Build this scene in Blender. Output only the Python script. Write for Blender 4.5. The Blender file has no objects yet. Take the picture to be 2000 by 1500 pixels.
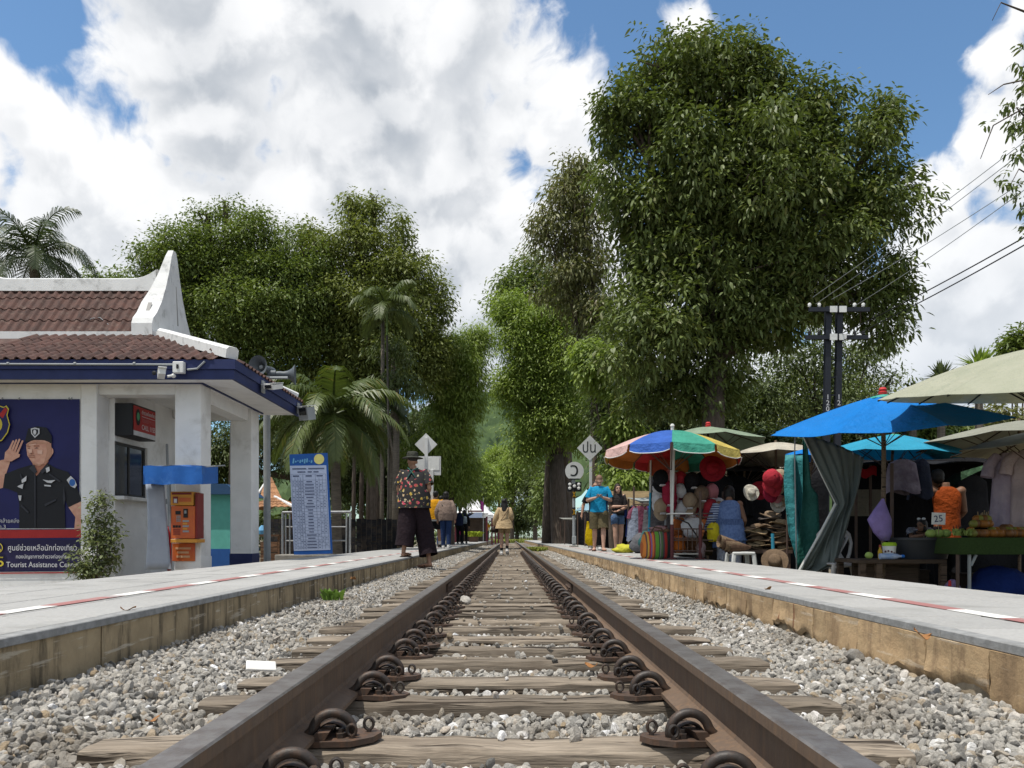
import bpy, bmesh, math, random
import numpy as np
from mathutils import Vector, Matrix, Euler

S = bpy.context.scene
COL = S.collection
R = math.radians

# ------------------------------------------------------------------ camera
CZ = 0.32                      # camera height above the platform top (z = 0)
F = 1500.0                     # focal length in photo pixels (2000 wide)
cam_d = bpy.data.cameras.new('camera')
cam = bpy.data.objects.new('camera', cam_d)
COL.objects.link(cam)
cam.location = (0, 0, CZ)
cam.rotation_euler = (R(90), 0, 0)
cam_d.sensor_width = 36
cam_d.lens = 36 * F / 2000
cam_d.shift_x = 5 / 2000
cam_d.shift_y = 299 / 2000
cam_d.clip_start = 0.05
cam_d.clip_end = 5000
S.camera = cam

def P(px, py, d):
    """point at depth d seen at photo pixel (px, py)"""
    return Vector(((px - 995) / F * d, d, CZ + (1049 - py) / F * d))
def X(px, d): return (px - 995) / F * d
def Z(py, d): return CZ + (1049 - py) / F * d

# ------------------------------------------------------------------ light
SUN_EL, SUN_AZ = 71, 236       # azimuth clockwise from +Y: behind the camera, to the left
sd = Vector((math.sin(R(SUN_AZ)) * math.cos(R(SUN_EL)), math.cos(R(SUN_AZ)) * math.cos(R(SUN_EL)), math.sin(R(SUN_EL))))
sun_d = bpy.data.lights.new('sun', 'SUN')
sun_d.energy = 4.2
sun_d.angle = R(0.5)
sun_d.color = (1.0, 0.955, 0.87)
sun = bpy.data.objects.new('sun', sun_d)
COL.objects.link(sun)
sun.rotation_euler = sd.to_track_quat('Z', 'Y').to_euler()
S.view_settings.view_transform = 'Standard'
S.view_settings.look = 'None'
S.view_settings.gamma = 1
S.view_settings.exposure = 0.16
S.view_settings.use_curve_mapping = False

class NT:
    """small node-tree writer"""
    def __init__(s, tree): s.t = tree; s.n = tree.nodes; s.l = tree.links
    def new(s, typ, **kw):
        n = s.n.new(typ)
        for k, v in kw.items(): setattr(n, k, v)
        return n
    def put(s, sock, v):
        if hasattr(v, 'links'): s.l.new(v, sock)
        elif v is not None:
            try: sock.default_value = v
            except Exception: sock.default_value = tuple(v) + (1,)
    def math(s, op, a, b=None, c=None, clamp=False):
        n = s.new('ShaderNodeMath', operation=op, use_clamp=clamp)
        for i, v in enumerate((a, b, c)):
            if v is not None: s.put(n.inputs[i], v)
        return n.outputs[0]
    def vec(s, op, a, b=None):
        n = s.new('ShaderNodeVectorMath', operation=op)
        s.put(n.inputs[0], a)
        if b is not None:
            if op == 'SCALE': s.put(n.inputs['Scale'], b)
            else: s.put(n.inputs[1], b)
        return n.outputs['Value'] if op in ('DISTANCE', 'LENGTH', 'DOT_PRODUCT') else n.outputs[0]
    def noise(s, v, scale, detail=4, rough=0.55, dist=0.0, out=0):
        n = s.new('ShaderNodeTexNoise')
        if v is not None: s.put(n.inputs['Vector'], v)
        s.put(n.inputs['Scale'], scale); s.put(n.inputs['Detail'], detail)
        s.put(n.inputs['Roughness'], rough); s.put(n.inputs['Distortion'], dist)
        return n.outputs[out]
    def maprange(s, v, a, b, c=0.0, d=1.0, smooth=True):
        n = s.new('ShaderNodeMapRange', interpolation_type='SMOOTHSTEP' if smooth else 'LINEAR')
        for i, x in enumerate((v, a, b, c, d)): s.put(n.inputs[i], x)
        return n.outputs[0]
    def mix(s, f, a, b, blend='MIX'):
        n = s.new('ShaderNodeMix', data_type='RGBA', blend_type=blend)
        s.put(n.inputs[0], f)
        for i, v in ((6, a), (7, b)):
            if hasattr(v, 'links'): s.l.new(v, n.inputs[i])
            else: n.inputs[i].default_value = tuple(v)[:3] + (1,)
        return n.outputs[2]

# ------------------------------------------------------------------ sky: Nishita blue with cumulus
world = bpy.data.worlds.new('World')
S.world = world
world.use_nodes = True
W = NT(world.node_tree)
W.n.clear()
SKY_STRENGTH = 0.1
def pdir(px, py):
    return Vector(((px - 995) / F, 1, (1049 - py) / F)).normalized()
CLOUDS = [  # photo pixel, radius in photo pixels
    (290,100,165),(200,70,80),(470,60,220),(700,40,260),(890,90,190),(980,120,115),(1010,40,58),(1060,170,80),
    (400,250,190),(650,290,230),(880,330,200),(1000,250,120),(960,215,70),(1080,270,120),(1140,230,62),(1000,420,140),
    (290,400,190),(100,400,190),(60,250,120),(10,170,85),(170,300,75),(850,480,190),(650,520,260),(400,520,260),
    (120,540,230),(560,400,200),(960,600,220),(1000,760,230),(1120,560,220),(1200,380,110),(770,200,200),
    (1960,150,100),(2010,40,62),(1905,215,58),(1960,330,170),(1860,400,110),(1830,560,160),(1960,560,220),
    (1790,720,220),(1700,600,150),(2000,800,260),(1320,72,62),(1290,105,46),(1360,110,50),(2080,250,190),(2150,90,140),
    (1800,340,50),(-150,330,240),(-130,620,260),(-60,120,70),(330,-120,260),(640,-190,300),(900,-120,220),(1400,800,260),(2200,600,300)]
def cloud_group():
    g = bpy.data.node_groups.new('cloud_field', 'ShaderNodeTree')
    g.interface.new_socket('Dir', in_out='INPUT', socket_type='NodeSocketVector')
    g.interface.new_socket('Field', in_out='OUTPUT', socket_type='NodeSocketFloat')
    G = NT(g)
    i = G.new('NodeGroupInput'); o = G.new('NodeGroupOutput')
    d0 = i.outputs[0]
    w1 = G.vec('SUBTRACT', G.noise(d0, 7.0, 3, 0.55, out=1), (0.5, 0.5, 0.5))
    d1 = G.vec('ADD', d0, G.vec('SCALE', w1, 0.085))
    cur = None
    for px, py, r in CLOUDS:
        c = pdir(px, py)
        rad = (pdir(px + r, py) - c).length * 0.5 + (pdir(px, py + r) - c).length * 0.5
        dist = G.vec('DISTANCE', d1, tuple(c))
        f = G.math('MULTIPLY_ADD', dist, -6.0, 6.0 * rad + max(0.0, 0.16 - rad * 1.6))
        cur = f if cur is None else G.math('SMOOTH_MAX', cur, f, 0.12)
    # the sky beyond the picture: the same scattered cumulus
    away = G.maprange(G.vec('DOT_PRODUCT', d0, tuple(pdir(1000, 560))), 0.72, 0.80, 1.0, 0.0)
    gen = G.math('MULTIPLY_ADD', G.noise(d1, 2.6, 3, 0.5), 3.4, -1.45)
    gen = G.math('MULTIPLY', gen, away)
    gen = G.math('SUBTRACT', gen, G.math('MULTIPLY', G.math('SUBTRACT', 1.0, away), 1.0))
    cur = G.math('MAXIMUM', cur, gen)
    fb = G.math('MULTIPLY_ADD', G.noise(d1, 11.0, 10, 0.54), 1.2, -0.57)
    cur = G.math('ADD', cur, fb)
    G.l.new(cur, o.inputs[0])
    return g
cg = cloud_group()
tc = W.new('ShaderNodeTexCoord')
wd = W.vec('NORMALIZE', tc.outputs['Generated'])
def field(v):
    n = W.new('ShaderNodeGroup'); n.node_tree = cg
    W.l.new(v, n.inputs[0]); return n.outputs[0]
f0 = field(wd)
lightdir = (sd + Vector((0, 0, 0.4))).normalized()
f1 = field(W.vec('NORMALIZE', W.vec('ADD', wd, tuple(lightdir * 0.035))))
f2 = field(W.vec('NORMALIZE', W.vec('ADD', wd, tuple(lightdir * 0.11))))
sep = W.new('ShaderNodeSeparateXYZ'); W.l.new(wd, sep.inputs[0])
alpha = W.maprange(f0, 0.08, 0.26)
thick = W.math('ADD', W.math('MULTIPLY', f1, 0.2), W.math('MULTIPLY', f2, 0.8))
sh = W.maprange(thick, 0.1, 1.25)
relief = W.maprange(W.math('SUBTRACT', f1, f0), -0.16, 0.16)
sh2 = W.math('MULTIPLY', W.math('MULTIPLY_ADD', relief, 0.42, W.math('MULTIPLY', sh, 0.8)), W.maprange(f0, 0.1, 0.5, 0.35, 1.0), None, True)
sky = W.new('ShaderNodeTexSky', sky_type='NISHITA', sun_disc=False, sun_elevation=R(SUN_EL), sun_rotation=R(SUN_AZ))
sky.air_density = 1.0; sky.dust_density = 0.6; sky.ozone_density = 2.0
K = 1.0 / SKY_STRENGTH
lit = (0.93 * K, 0.935 * K, 0.945 * K)
dark = (0.36 * K, 0.405 * K, 0.465 * K)
cl = W.mix(sh2, lit, dark)
# far low banks are veiled, soft blue-grey
veil = W.maprange(sep.outputs[2], 0.02, 0.42, 0.75, 0.0)
cl = W.mix(veil, cl, (0.56 * K, 0.63 * K, 0.72 * K))
blue = W.vec('MULTIPLY', sky.outputs[0], (1.12, 1.38, 1.46))
skyc = W.mix(alpha, blue, cl)
bg = W.new('ShaderNodeBackground'); bg.inputs[1].default_value = SKY_STRENGTH
W.l.new(skyc, bg.inputs[0])
wo = W.new('ShaderNodeOutputWorld'); W.l.new(bg.outputs[0], wo.inputs[0])
world.cycles.sampling_method = 'MANUAL'
world.cycles.sample_map_resolution = 512

# ------------------------------------------------------------------ materials
MATS = {}
def M(name, col, col2=None, scale=4.0, rough=0.8, bump=0.15, bscale=30.0, metal=0.0, spec=0.3, stretch=None, dirt=None, dscale=2.0, damt=0.5, vary=0.0, trans=0.0, detail=6):
    """procedural material: two-tone noise, optional stains with their own shape, bump, per-object variation"""
    if name in MATS: return MATS[name]
    m = bpy.data.materials.new(name); m.use_nodes = True
    T = NT(m.node_tree); b = T.n['Principled BSDF']; out = T.n['Material Output']
    co = T.new('ShaderNodeTexCoord').outputs['Object']
    oi = T.new('ShaderNodeObjectInfo').outputs['Random']
    off = T.math('MULTIPLY', oi, 37.0)
    v = T.vec('ADD', co, off)
    if stretch: v = T.vec('MULTIPLY', v, stretch)
    col2 = col2 or tuple(c * 0.72 for c in col)
    f = T.maprange(T.noise(v, scale, detail, 0.6), 0.32, 0.68)
    c = T.mix(f, col, col2)
    if dirt:
        g = T.maprange(T.noise(v, dscale, 7, 0.65, 0.4), 0.52, 0.68, 0.0, damt)
        c = T.mix(g, c, dirt)
    if vary:
        k = T.math('MULTIPLY_ADD', oi, vary * 2, 1 - vary)
        c = T.vec('SCALE', c, k)
    T.put(b.inputs['Base Color'], c)
    b.inputs['Roughness'].default_value = rough
    b.inputs['Metallic'].default_value = metal
    b.inputs['Specular IOR Level'].default_value = spec
    if bump:
        bn = T.new('ShaderNodeBump'); bn.inputs['Strength'].default_value = min(1, bump); bn.inputs['Distance'].default_value = 0.02
        T.put(bn.inputs['Height'], T.noise(v, bscale, 5, 0.6))
        T.l.new(bn.outputs[0], b.inputs['Normal'])
    if trans:
        tr = T.new('ShaderNodeBsdfTranslucent'); T.put(tr.inputs[0], c)
        mx = T.new('ShaderNodeMixShader'); mx.inputs[0].default_value = trans
        T.l.new(b.outputs[0], mx.inputs[1]); T.l.new(tr.outputs[0], mx.inputs[2]); T.l.new(mx.outputs[0], out.inputs[0])
    MATS[name] = m
    return m
def cloth(name, col, rough=0.9, trans=0.0, col2=None, **k):
    m = M(name, col, col2 or tuple(c * 0.78 for c in col), 4, rough, 0.75, 11, spec=0.15, trans=trans, **k)
    for n in m.node_tree.nodes:
        if n.type == 'BUMP': n.inputs['Distance'].default_value = .05
    return m
def flat(name, col, rough=0.6):
    return M(name, col, tuple(c * 0.88 for c in col), 8, rough, 0.05, 80)

# ------------------------------------------------------------------ mesh writer (world coordinates)
class MB:
    def __init__(s): s.v = []; s.f = []; s.mi = []; s.cur = 0
    def add(s, vs, fs):
        o = len(s.v); s.v += [tuple(p) for p in vs]
        for f in fs: s.f.append(tuple(i + o for i in f)); s.mi.append(s.cur)
        return s
    def box(s, a, b, bev=0.0):
        x0, y0, z0 = a; x1, y1, z1 = b
        if bev <= 0:
            vs = [(x, y, z) for z in (z0, z1) for y in (y0, y1) for x in (x0, x1)]
            return s.add(vs, [(0,2,3,1),(4,5,7,6),(0,1,5,4),(2,6,7,3),(0,4,6,2),(1,3,7,5)])
        c = [(x0+bev,y0),(x1-bev,y0),(x1,y0+bev),(x1,y1-bev),(x1-bev,y1),(x0+bev,y1),(x0,y1-bev),(x0,y0+bev)]
        ci = [(x0+bev,y0+bev),(x1-bev,y0+bev),(x1-bev,y0+bev),(x1-bev,y1-bev),(x1-bev,y1-bev),(x0+bev,y1-bev),(x0+bev,y1-bev),(x0+bev,y0+bev)]
        vs = [(x,y,z0) for x,y in ci]+[(x,y,z0+bev) for x,y in c]+[(x,y,z1-bev) for x,y in c]+[(x,y,z1) for x,y in ci]
        fs = [tuple(range(7,-1,-1)), tuple(range(24,32))]
        for k in range(3):
            for i in range(8):
                j = (i+1) % 8; fs.append((k*8+i, k*8+j, k*8+8+j, k*8+8+i))
        return s.add(vs, fs)
    def obox(s, c, size, rot=(0,0,0)):
        """oriented box"""
        m = Euler(rot).to_matrix(); h = Vector(size) / 2; c = Vector(c)
        vs = [c + m @ Vector((x*h.x, y*h.y, z*h.z)) for z in (-1,1) for y in (-1,1) for x in (-1,1)]
        return s.add(vs, [(0,2,3,1),(4,5,7,6),(0,1,5,4),(2,6,7,3),(0,4,6,2),(1,3,7,5)])
    def tube(s, pts, r, seg=10, caps=True, flat=1.0):
        pts = [Vector(p) for p in pts]; n = len(pts)
        if not hasattr(r, '__len__'): r = [r] * n
        o = len(s.v); up = None
        for i, p in enumerate(pts):
            t = (pts[min(i+1, n-1)] - pts[max(i-1, 0)])
            t = t.normalized() if t.length > 1e-9 else Vector((0,0,1))
            if up is None:
                up = Vector((0,0,1)) if abs(t.z) < 0.9 else Vector((0,1,0))
            a = t.cross(up)
            if a.length < 1e-6: a = t.cross(Vector((1,0,0)))
            a.normalize(); b = a.cross(t).normalized(); up = b
            for k in range(seg):
                an = 2*math.pi*k/seg
                s.v.append(tuple(p + (a*math.cos(an) + b*math.sin(an)*flat) * r[i]))
        for i in range(n-1):
            for k in range(seg):
                j = (k+1) % seg
                s.f.append((o+i*seg+k, o+i*seg+j, o+(i+1)*seg+j, o+(i+1)*seg+k)); s.mi.append(s.cur)
        if caps:
            s.f.append(tuple(o+k for k in range(seg-1,-1,-1))); s.mi.append(s.cur)
            s.f.append(tuple(o+(n-1)*seg+k for k in range(seg))); s.mi.append(s.cur)
        return s
    def ell(s, c, r, seg=14, rings=9, rot=None):
        c = Vector(c); r = (r,r,r) if not hasattr(r,'__len__') else r
        vs = []; m = Euler(rot).to_matrix() if rot else None
        for i in range(1, rings):
            ph = math.pi*i/rings
            for k in range(seg):
                a = 2*math.pi*k/seg
                p = Vector((r[0]*math.sin(ph)*math.cos(a), r[1]*math.sin(ph)*math.sin(a), r[2]*math.cos(ph)))
                vs.append(c + (m @ p if m else p))
        t = Vector((0,0,r[2])); t = m @ t if m else t
        vs += [c + t, c - t]
        fs = []
        for i in range(rings-2):
            for k in range(seg):
                j = (k+1) % seg; fs.append((i*seg+k, (i+1)*seg+k, (i+1)*seg+j, i*seg+j))
        T_, B_ = len(vs)-2, len(vs)-1
        for k in range(seg):
            j = (k+1) % seg; fs.append((T_, k, j)); fs.append((B_, (rings-2)*seg+j, (rings-2)*seg+k))
        return s.add(vs, fs)
    def loft(s, rings, seg=18, cap0=False, cap1=False, wob=0.0, rnd=None):
        """rings: (cx, cy, z, rx, ry)"""
        o = len(s.v)
        for q, (cx, cy, z, rx, ry) in enumerate(rings):
            for k in range(seg):
                a = 2*math.pi*k/seg; w = 1 + (wob*math.sin(a*5 + q*0.9) if wob else 0)
                s.v.append((cx + rx*w*math.cos(a), cy + ry*w*math.sin(a), z))
        for i in range(len(rings)-1):
            for k in range(seg):
                j = (k+1) % seg
                s.f.append((o+i*seg+k, o+i*seg+j, o+(i+1)*seg+j, o+(i+1)*seg+k)); s.mi.append(s.cur)
        if cap0: s.f.append(tuple(o+k for k in range(seg-1,-1,-1))); s.mi.append(s.cur)
        if cap1: s.f.append(tuple(o+(len(rings)-1)*seg+k for k in range(seg))); s.mi.append(s.cur)
        return s
    def lathe(s, c, prof, seg=20, axis='z'):
        """prof: (r, h) along the axis, from c"""
        c = Vector(c); vs = []
        for r, h in prof:
            for k in range(seg):
                a = 2*math.pi*k/seg; u, w = r*math.cos(a), r*math.sin(a)
                vs.append(c + (Vector((u,w,h)) if axis=='z' else Vector((u,h,w)) if axis=='y' else Vector((h,u,w))))
        fs = []
        for i in range(len(prof)-1):
            for k in range(seg):
                j = (k+1) % seg; fs.append((i*seg+k, i*seg+j, (i+1)*seg+j, (i+1)*seg+k))
        if prof[0][0] > 1e-6: fs.append(tuple(range(seg-1,-1,-1)))
        if prof[-1][0] > 1e-6: fs.append(tuple((len(prof)-1)*seg+k for k in range(seg)))
        return s.add(vs, fs)
    def prism(s, poly, h, fn):
        """extrude a 2-D outline: fn(u, v, t) -> point, t in 0..h"""
        n = len(poly)
        vs = [fn(u, v, 0) for u, v in poly] + [fn(u, v, h) for u, v in poly]
        fs = [tuple(range(n-1,-1,-1)), tuple(range(n, 2*n))] + [(i, (i+1)%n, n+(i+1)%n, n+i) for i in range(n)]
        return s.add(vs, fs)
    def grid(s, fn, nu, nv):
        o = len(s.v)
        for j in range(nv+1):
            for i in range(nu+1): s.v.append(tuple(fn(i/nu, j/nv)))
        for j in range(nv):
            for i in range(nu):
                a = o + j*(nu+1) + i
                s.f.append((a, a+1, a+nu+2, a+nu+1)); s.mi.append(s.cur)
        return s
    def sheet(s, fn, nu, nv, th=0.004):
        """a cloth with two sides: fn(u,v)->Vector, thickened along its normal"""
        pts = [[Vector(fn(i/nu, j/nv)) for i in range(nu+1)] for j in range(nv+1)]
        o = len(s.v); n1 = (nu+1)*(nv+1)
        nor = []
        for j in range(nv+1):
            for i in range(nu+1):
                du = pts[j][min(i+1,nu)] - pts[j][max(i-1,0)]; dv = pts[min(j+1,nv)][i] - pts[max(j-1,0)][i]
                n = du.cross(dv); nor.append(n.normalized() if n.length > 1e-9 else Vector((0,0,1)))
        fl = [p for row in pts for p in row]
        s.v += [tuple(p + n*th/2) for p, n in zip(fl, nor)] + [tuple(p - n*th/2) for p, n in zip(fl, nor)]
        q = []
        for j in range(nv):
            for i in range(nu):
                a = j*(nu+1)+i; q.append((a, a+1, a+nu+2, a+nu+1)); q.append((n1+a, n1+a+nu+1, n1+a+nu+2, n1+a+1))
        edge = [i for i in range(nu)] ; w = nu+1
        for i in range(nu):
            q.append((i, n1+i, n1+i+1, i+1)); b = nv*w+i; q.append((b, b+1, n1+b+1, n1+b))
        for j in range(nv):
            a = j*w; q.append((a, a+w, n1+a+w, n1+a)); b = a+nu; q.append((b, n1+b, n1+b+w, b+w))
        for f in q: s.f.append(tuple(i+o for i in f)); s.mi.append(s.cur)
        return s
    def mesh(s, name, org=(0,0,0), smooth=False):
        me = bpy.data.meshes.new(name)
        org = Vector(org)
        me.from_pydata([tuple(Vector(p) - org) for p in s.v], [], s.f)
        if smooth is True: me.shade_smooth()
        elif smooth: 
            me.shade_smooth()
            try: me.set_sharp_from_angle(angle=R(smooth))
            except Exception: pass
        if any(s.mi): me.polygons.foreach_set('material_index', s.mi)
        me.validate()
        return me

def worldloc(o):
    p = Vector((0,0,0))
    while o is not None: p += o.location; o = o.parent
    return p
def obj(name, mb, mat, parent=None, org=None, smooth=False, **props):
    """link ONE mesh; vertices are given in world coordinates"""
    base = worldloc(parent) if parent is not None else Vector((0,0,0))
    o_ = Vector(org) if org is not None else base
    me = mb if isinstance(mb, bpy.types.Mesh) else mb.mesh(name, o_, smooth)
    for m in (mat if isinstance(mat, (list, tuple)) else [mat]):
        if m: me.materials.append(m)
    o = bpy.data.objects.new(name, me); COL.objects.link(o)
    o.location = o_ - base
    if parent is not None: o.parent = parent
    for k, v in props.items(): o[k] = v
    return o
def inst(name, me, loc, parent=None, rot=(0,0,0), scale=(1,1,1), **props):
    """another object on shared mesh data; loc in world coordinates"""
    o = bpy.data.objects.new(name, me); COL.objects.link(o)
    o.location = Vector(loc) - (worldloc(parent) if parent is not None else Vector((0,0,0)))
    o.rotation_euler = rot; o.scale = scale
    if parent is not None: o.parent = parent
    for k, v in props.items(): o[k] = v
    return o
def thing(name, label, cat, loc=(0,0,0), group=None):
    o = bpy.data.objects.new(name, None); COL.objects.link(o)
    o.empty_display_size = 0.2; o.location = loc
    o['label'] = label; o['category'] = cat
    if group: o['group'] = group
    return o
def tag(o, label, cat, group=None):
    o['label'] = label; o['category'] = cat
    if group: o['group'] = group
    return o
def holder(name, parent):
    o = bpy.data.objects.new(name, None); COL.objects.link(o); o.parent = parent; o.empty_display_size = 0.1
    return o
def text_mesh(body, size, mat, align='CENTER', ext=0.001, shear=0.0):
    cu = bpy.data.curves.new('lettering', 'FONT'); cu.body = body; cu.size = size; cu.align_x = align; cu.extrude = ext; cu.shear = shear
    cu.align_y = 'CENTER'; cu.resolution_u = 3
    t = bpy.data.objects.new('lettering', cu); COL.objects.link(t)
    dg = bpy.context.evaluated_depsgraph_get(); dg.update()
    me = bpy.data.meshes.new_from_object(t.evaluated_get(dg))
    bpy.data.objects.remove(t); bpy.data.curves.remove(cu)
    me.materials.clear(); me.materials.append(mat)
    return me
def lettering(body, size, loc, mat, parent, rot=(R(90),0,0), align='CENTER', width=None, ext=0.001, name='lettering'):
    me = text_mesh(body, size, mat, align, ext)
    sx = 1.0
    if width:
        xs = [v.co.x for v in me.vertices]
        if xs: sx = width / max(1e-6, max(xs) - min(xs))
    return inst(name, me, loc, parent, rot, (sx, 1, 1))

# ================================================================== SETTING
rng = random.Random(7)
nr = np.random.default_rng(11)
G0 = -0.45                      # ground behind the platforms
BAL = -0.240                    # ballast level
RT = -0.025                     # rail top
ST = -0.190                     # sleeper top
LX, RX = -1.6, 1.5              # platform edges
LB, RB = -3.2, 2.85             # platform backs
m_ground = M('packed_earth', (.20,.165,.12), (.13,.11,.075), 0.8, .95, .4, 12, dirt=(.10,.13,.04), dscale=.25, damt=.8)
def sheet_poly(pts, z):
    b = MB(); b.add([(x, y, z) for x, y in pts], [tuple(range(len(pts)))]); return b
g = MB()
g.grid(lambda u, v: (-1200 + 2400*u, -300 + 2300*v, G0 - 0.02 if True else 0), 8, 8)
obj('ground', g, m_ground, kind='structure')

# ballast bed under the stones
m_bed = M('ballast_dust', (.20,.185,.165), (.10,.092,.08), 30, .95, .8, 60)
b = MB()
b.grid(lambda u, v: (LX-.1 + (RX-LX+.2)*u, -2 + 96*v, BAL-0.012 + .012*math.sin(u*40)*math.sin(v*900)), 24, 200)
obj('track_bed', b, m_bed, kind='structure')

# ------------------------------------------------------------------ railway track
m_sl = None
def wood_mat(name, c1, c2, crack=(.03,.022,.016), vary=.25):
    m = bpy.data.materials.new(name); m.use_nodes = True
    T = NT(m.node_tree); b = T.n['Principled BSDF']
    co = T.new('ShaderNodeTexCoord').outputs['Object']
    oi = T.new('ShaderNodeObjectInfo').outputs['Random']
    v = T.vec('ADD', co, T.math('MULTIPLY', oi, 53.0))
    gr = T.noise(T.vec('MULTIPLY', v, (2.2, 46, 46)), 1.0, 9, 0.68, 0.8)
    fine = T.noise(T.vec('MULTIPLY', v, (6, 150, 150)), 1.0, 4, 0.6)
    c = T.mix(T.maprange(gr, .3, .7), c1, c2)
    c = T.mix(T.maprange(fine, .42, .66, 0, .6), c, tuple(x*.38 for x in c1))
    cr = T.maprange(T.noise(T.vec('MULTIPLY', v, (1.1, 26, 26)), 1.0, 4, .55, .8), .565, .62)
    c = T.mix(T.math('MULTIPLY', cr, .95), c, crack)
    big = T.maprange(T.noise(v, 3.0, 5, .6), .45, .7, 0, .45)
    c = T.mix(big, c, (.10,.075,.055))
    c = T.vec('SCALE', c, T.math('MULTIPLY_ADD', oi, vary*2, 1-vary))
    T.put(b.inputs['Base Color'], c); b.inputs['Roughness'].default_value = .85; b.inputs['Specular IOR Level'].default_value = .2
    h = T.math('SUBTRACT', T.math('ADD', gr, T.math('MULTIPLY', fine, .4)), T.math('MULTIPLY', cr, 1.2))
    bn = T.new('ShaderNodeBump'); bn.inputs['Strength'].default_value = .7; bn.inputs['Distance'].default_value = .008
    T.put(bn.inputs['Height'], h); T.l.new(bn.outputs[0], b.inputs['Normal'])
    return m
m_sl = wood_mat('weathered_sleeper_timber', (.30,.25,.195), (.175,.142,.108))
def steel_mat(name, c1, c2, rust, rough, metal, ramt, sc=14):
    m = bpy.data.materials.new(name); m.use_nodes = True
    T = NT(m.node_tree); b = T.n['Principled BSDF']
    co = T.new('ShaderNodeTexCoord').outputs['Object']
    f = T.noise(co, sc, 7, .65)
    st = T.noise(T.vec('MULTIPLY', co, (60, 60, 5)), 1.0, 5, .6)
    c = T.mix(T.maprange(f, .3, .7), c1, c2)
    k = T.maprange(T.math('ADD', T.math('MULTIPLY', st, .5), T.math('MULTIPLY', f, .5)), .45, .62, 0, ramt)
    c = T.mix(k, c, rust)
    T.put(b.inputs['Base Color'], c); b.inputs['Metallic'].default_value = metal
    T.put(b.inputs['Roughness'], T.math('MULTIPLY_ADD', f, .3, rough - .15))
    bn = T.new('ShaderNodeBump'); bn.inputs['Strength'].default_value = .3; bn.inputs['Distance'].default_value = .004
    T.put(bn.inputs['Height'], T.noise(co, 90, 6, .7)); T.l.new(bn.outputs[0], b.inputs['Normal'])
    return m
m_railside = steel_mat('rusty_rail_side', (.14,.092,.060), (.088,.060,.042), (.20,.118,.065), .7, .0, .6)
m_railtop = steel_mat('worn_rail_head', (.30,.28,.27), (.17,.155,.15), (.16,.11,.075), .36, .6, .3)
m_clip = steel_mat('oily_iron', (.045,.036,.031), (.028,.023,.020), (.11,.06,.035), .52, .15, .6, 40)
m_plate = steel_mat('rusty_plate', (.085,.055,.04), (.05,.036,.028), (.15,.075,.04), .6, .1, .6, 30)

track = thing('railway_track', 'rusty steel rails on weathered timber sleepers running away between two platforms', 'railway track', (0, 2, ST))
RP = [(-.060,-.176),(.060,-.176),(.060,-.165),(.012,-.148),(.0075,-.138),(.0075,-.068),(.014,-.060),(.032,-.053),
      (.032,-.030),(.028,-.026),(-.028,-.026),(-.032,-.030),(-.032,-.053),(-.014,-.060),(-.0075,-.068),(-.0075,-.138),(-.012,-.148),(-.060,-.165)]
def rail(cx, y0, y1):
    bb = MB(); n = len(RP)
    ys = [y0 + (y1-y0)*k for k in (0, .05, .15, .4, 1)] if y1-y0 > 20 else [y0, (y0+y1)/2, y1]
    for y in ys: bb.v += [(cx+x, y, z) for x, z in RP]
    for q in range(len(ys)-1):
        for i in range(n):
            j = (i+1) % n
            bb.f.append((q*n+i, q*n+j, (q+1)*n+j, (q+1)*n+i)); bb.mi.append(1 if i in (8,9,10) else 0)
    bb.f.append(tuple(range(n-1,-1,-1))); bb.mi.append(0)
    bb.f.append(tuple((len(ys)-1)*n+i for i in range(n))); bb.mi.append(0)
    return obj('rail', bb, [m_railside, m_railtop], track)
JY = 6.6
for sx in (-1, 1):
    rail(sx*.532, -2, JY-.006); rail(sx*.532, JY+.006, 92)
    fp = MB()
    fp.obox((sx*.532 - sx*.018, JY, -.104), (.014, .46, .062))
    for k in (-.17,-.06,.06,.17): fp.lathe((sx*.532 - sx*.026, JY+k, -.104), [(.014,-.012),(.014,.004)], 6, 'x')
    obj('fishplate', fp, m_plate, track)
# sleepers
def sleeper_mesh(seed):
    r = random.Random(seed); bb = MB(); L = 2.0; wdt = .125; h = .15; nx = 22
    e = [r.uniform(-.025,.025), r.uniform(-.025,.025)]
    secs = []
    for i in range(nx+1):
        t = i/nx; x = (-L/2+e[0]) + (L+e[1]-e[0])*t
        j = lambda a: r.uniform(-a, a)
        top = j(.004) - (.006 if i in (0, nx) else 0)
        f = -wdt/2 + j(.004); bk = wdt/2 + j(.004)
        pr = [(f, -h), (f+j(.003), -.05), (f+j(.003), -.014+j(.005)), (f+.012, top-.001), (f+.05, top+j(.003)), (bk-.05, top+j(.003)), (bk-.012, top-.001), (bk+j(.003), -.014+j(.005)), (bk, -h)]
        secs.append([(x, y, z) for y, z in pr])
    n = len(secs[0]); o = 0
    for sct in secs: bb.v += sct
    for i in range(nx):
        for k in range(n-1):
            bb.f.append((i*n+k, (i+1)*n+k, (i+1)*n+k+1, i*n+k+1)); bb.mi.append(0)
    bb.f.append(tuple(range(n))); bb.mi.append(0)
    bb.f.append(tuple(nx*n + k for k in range(n-1,-1,-1))); bb.mi.append(0)
    return bb.mesh('sleeper', smooth=40)
SLM = [sleeper_mesh(k) for k in range(7)]
for me in SLM: me.materials.append(m_sl)
fronts = [.35,.72,1.10,1.48,1.84,2.36,2.70,3.13,3.50,3.88,4.28,4.70,5.08,5.46]
while fronts[-1] < 60: fronts.append(fronts[-1] + rng.uniform(.37,.45))
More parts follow.
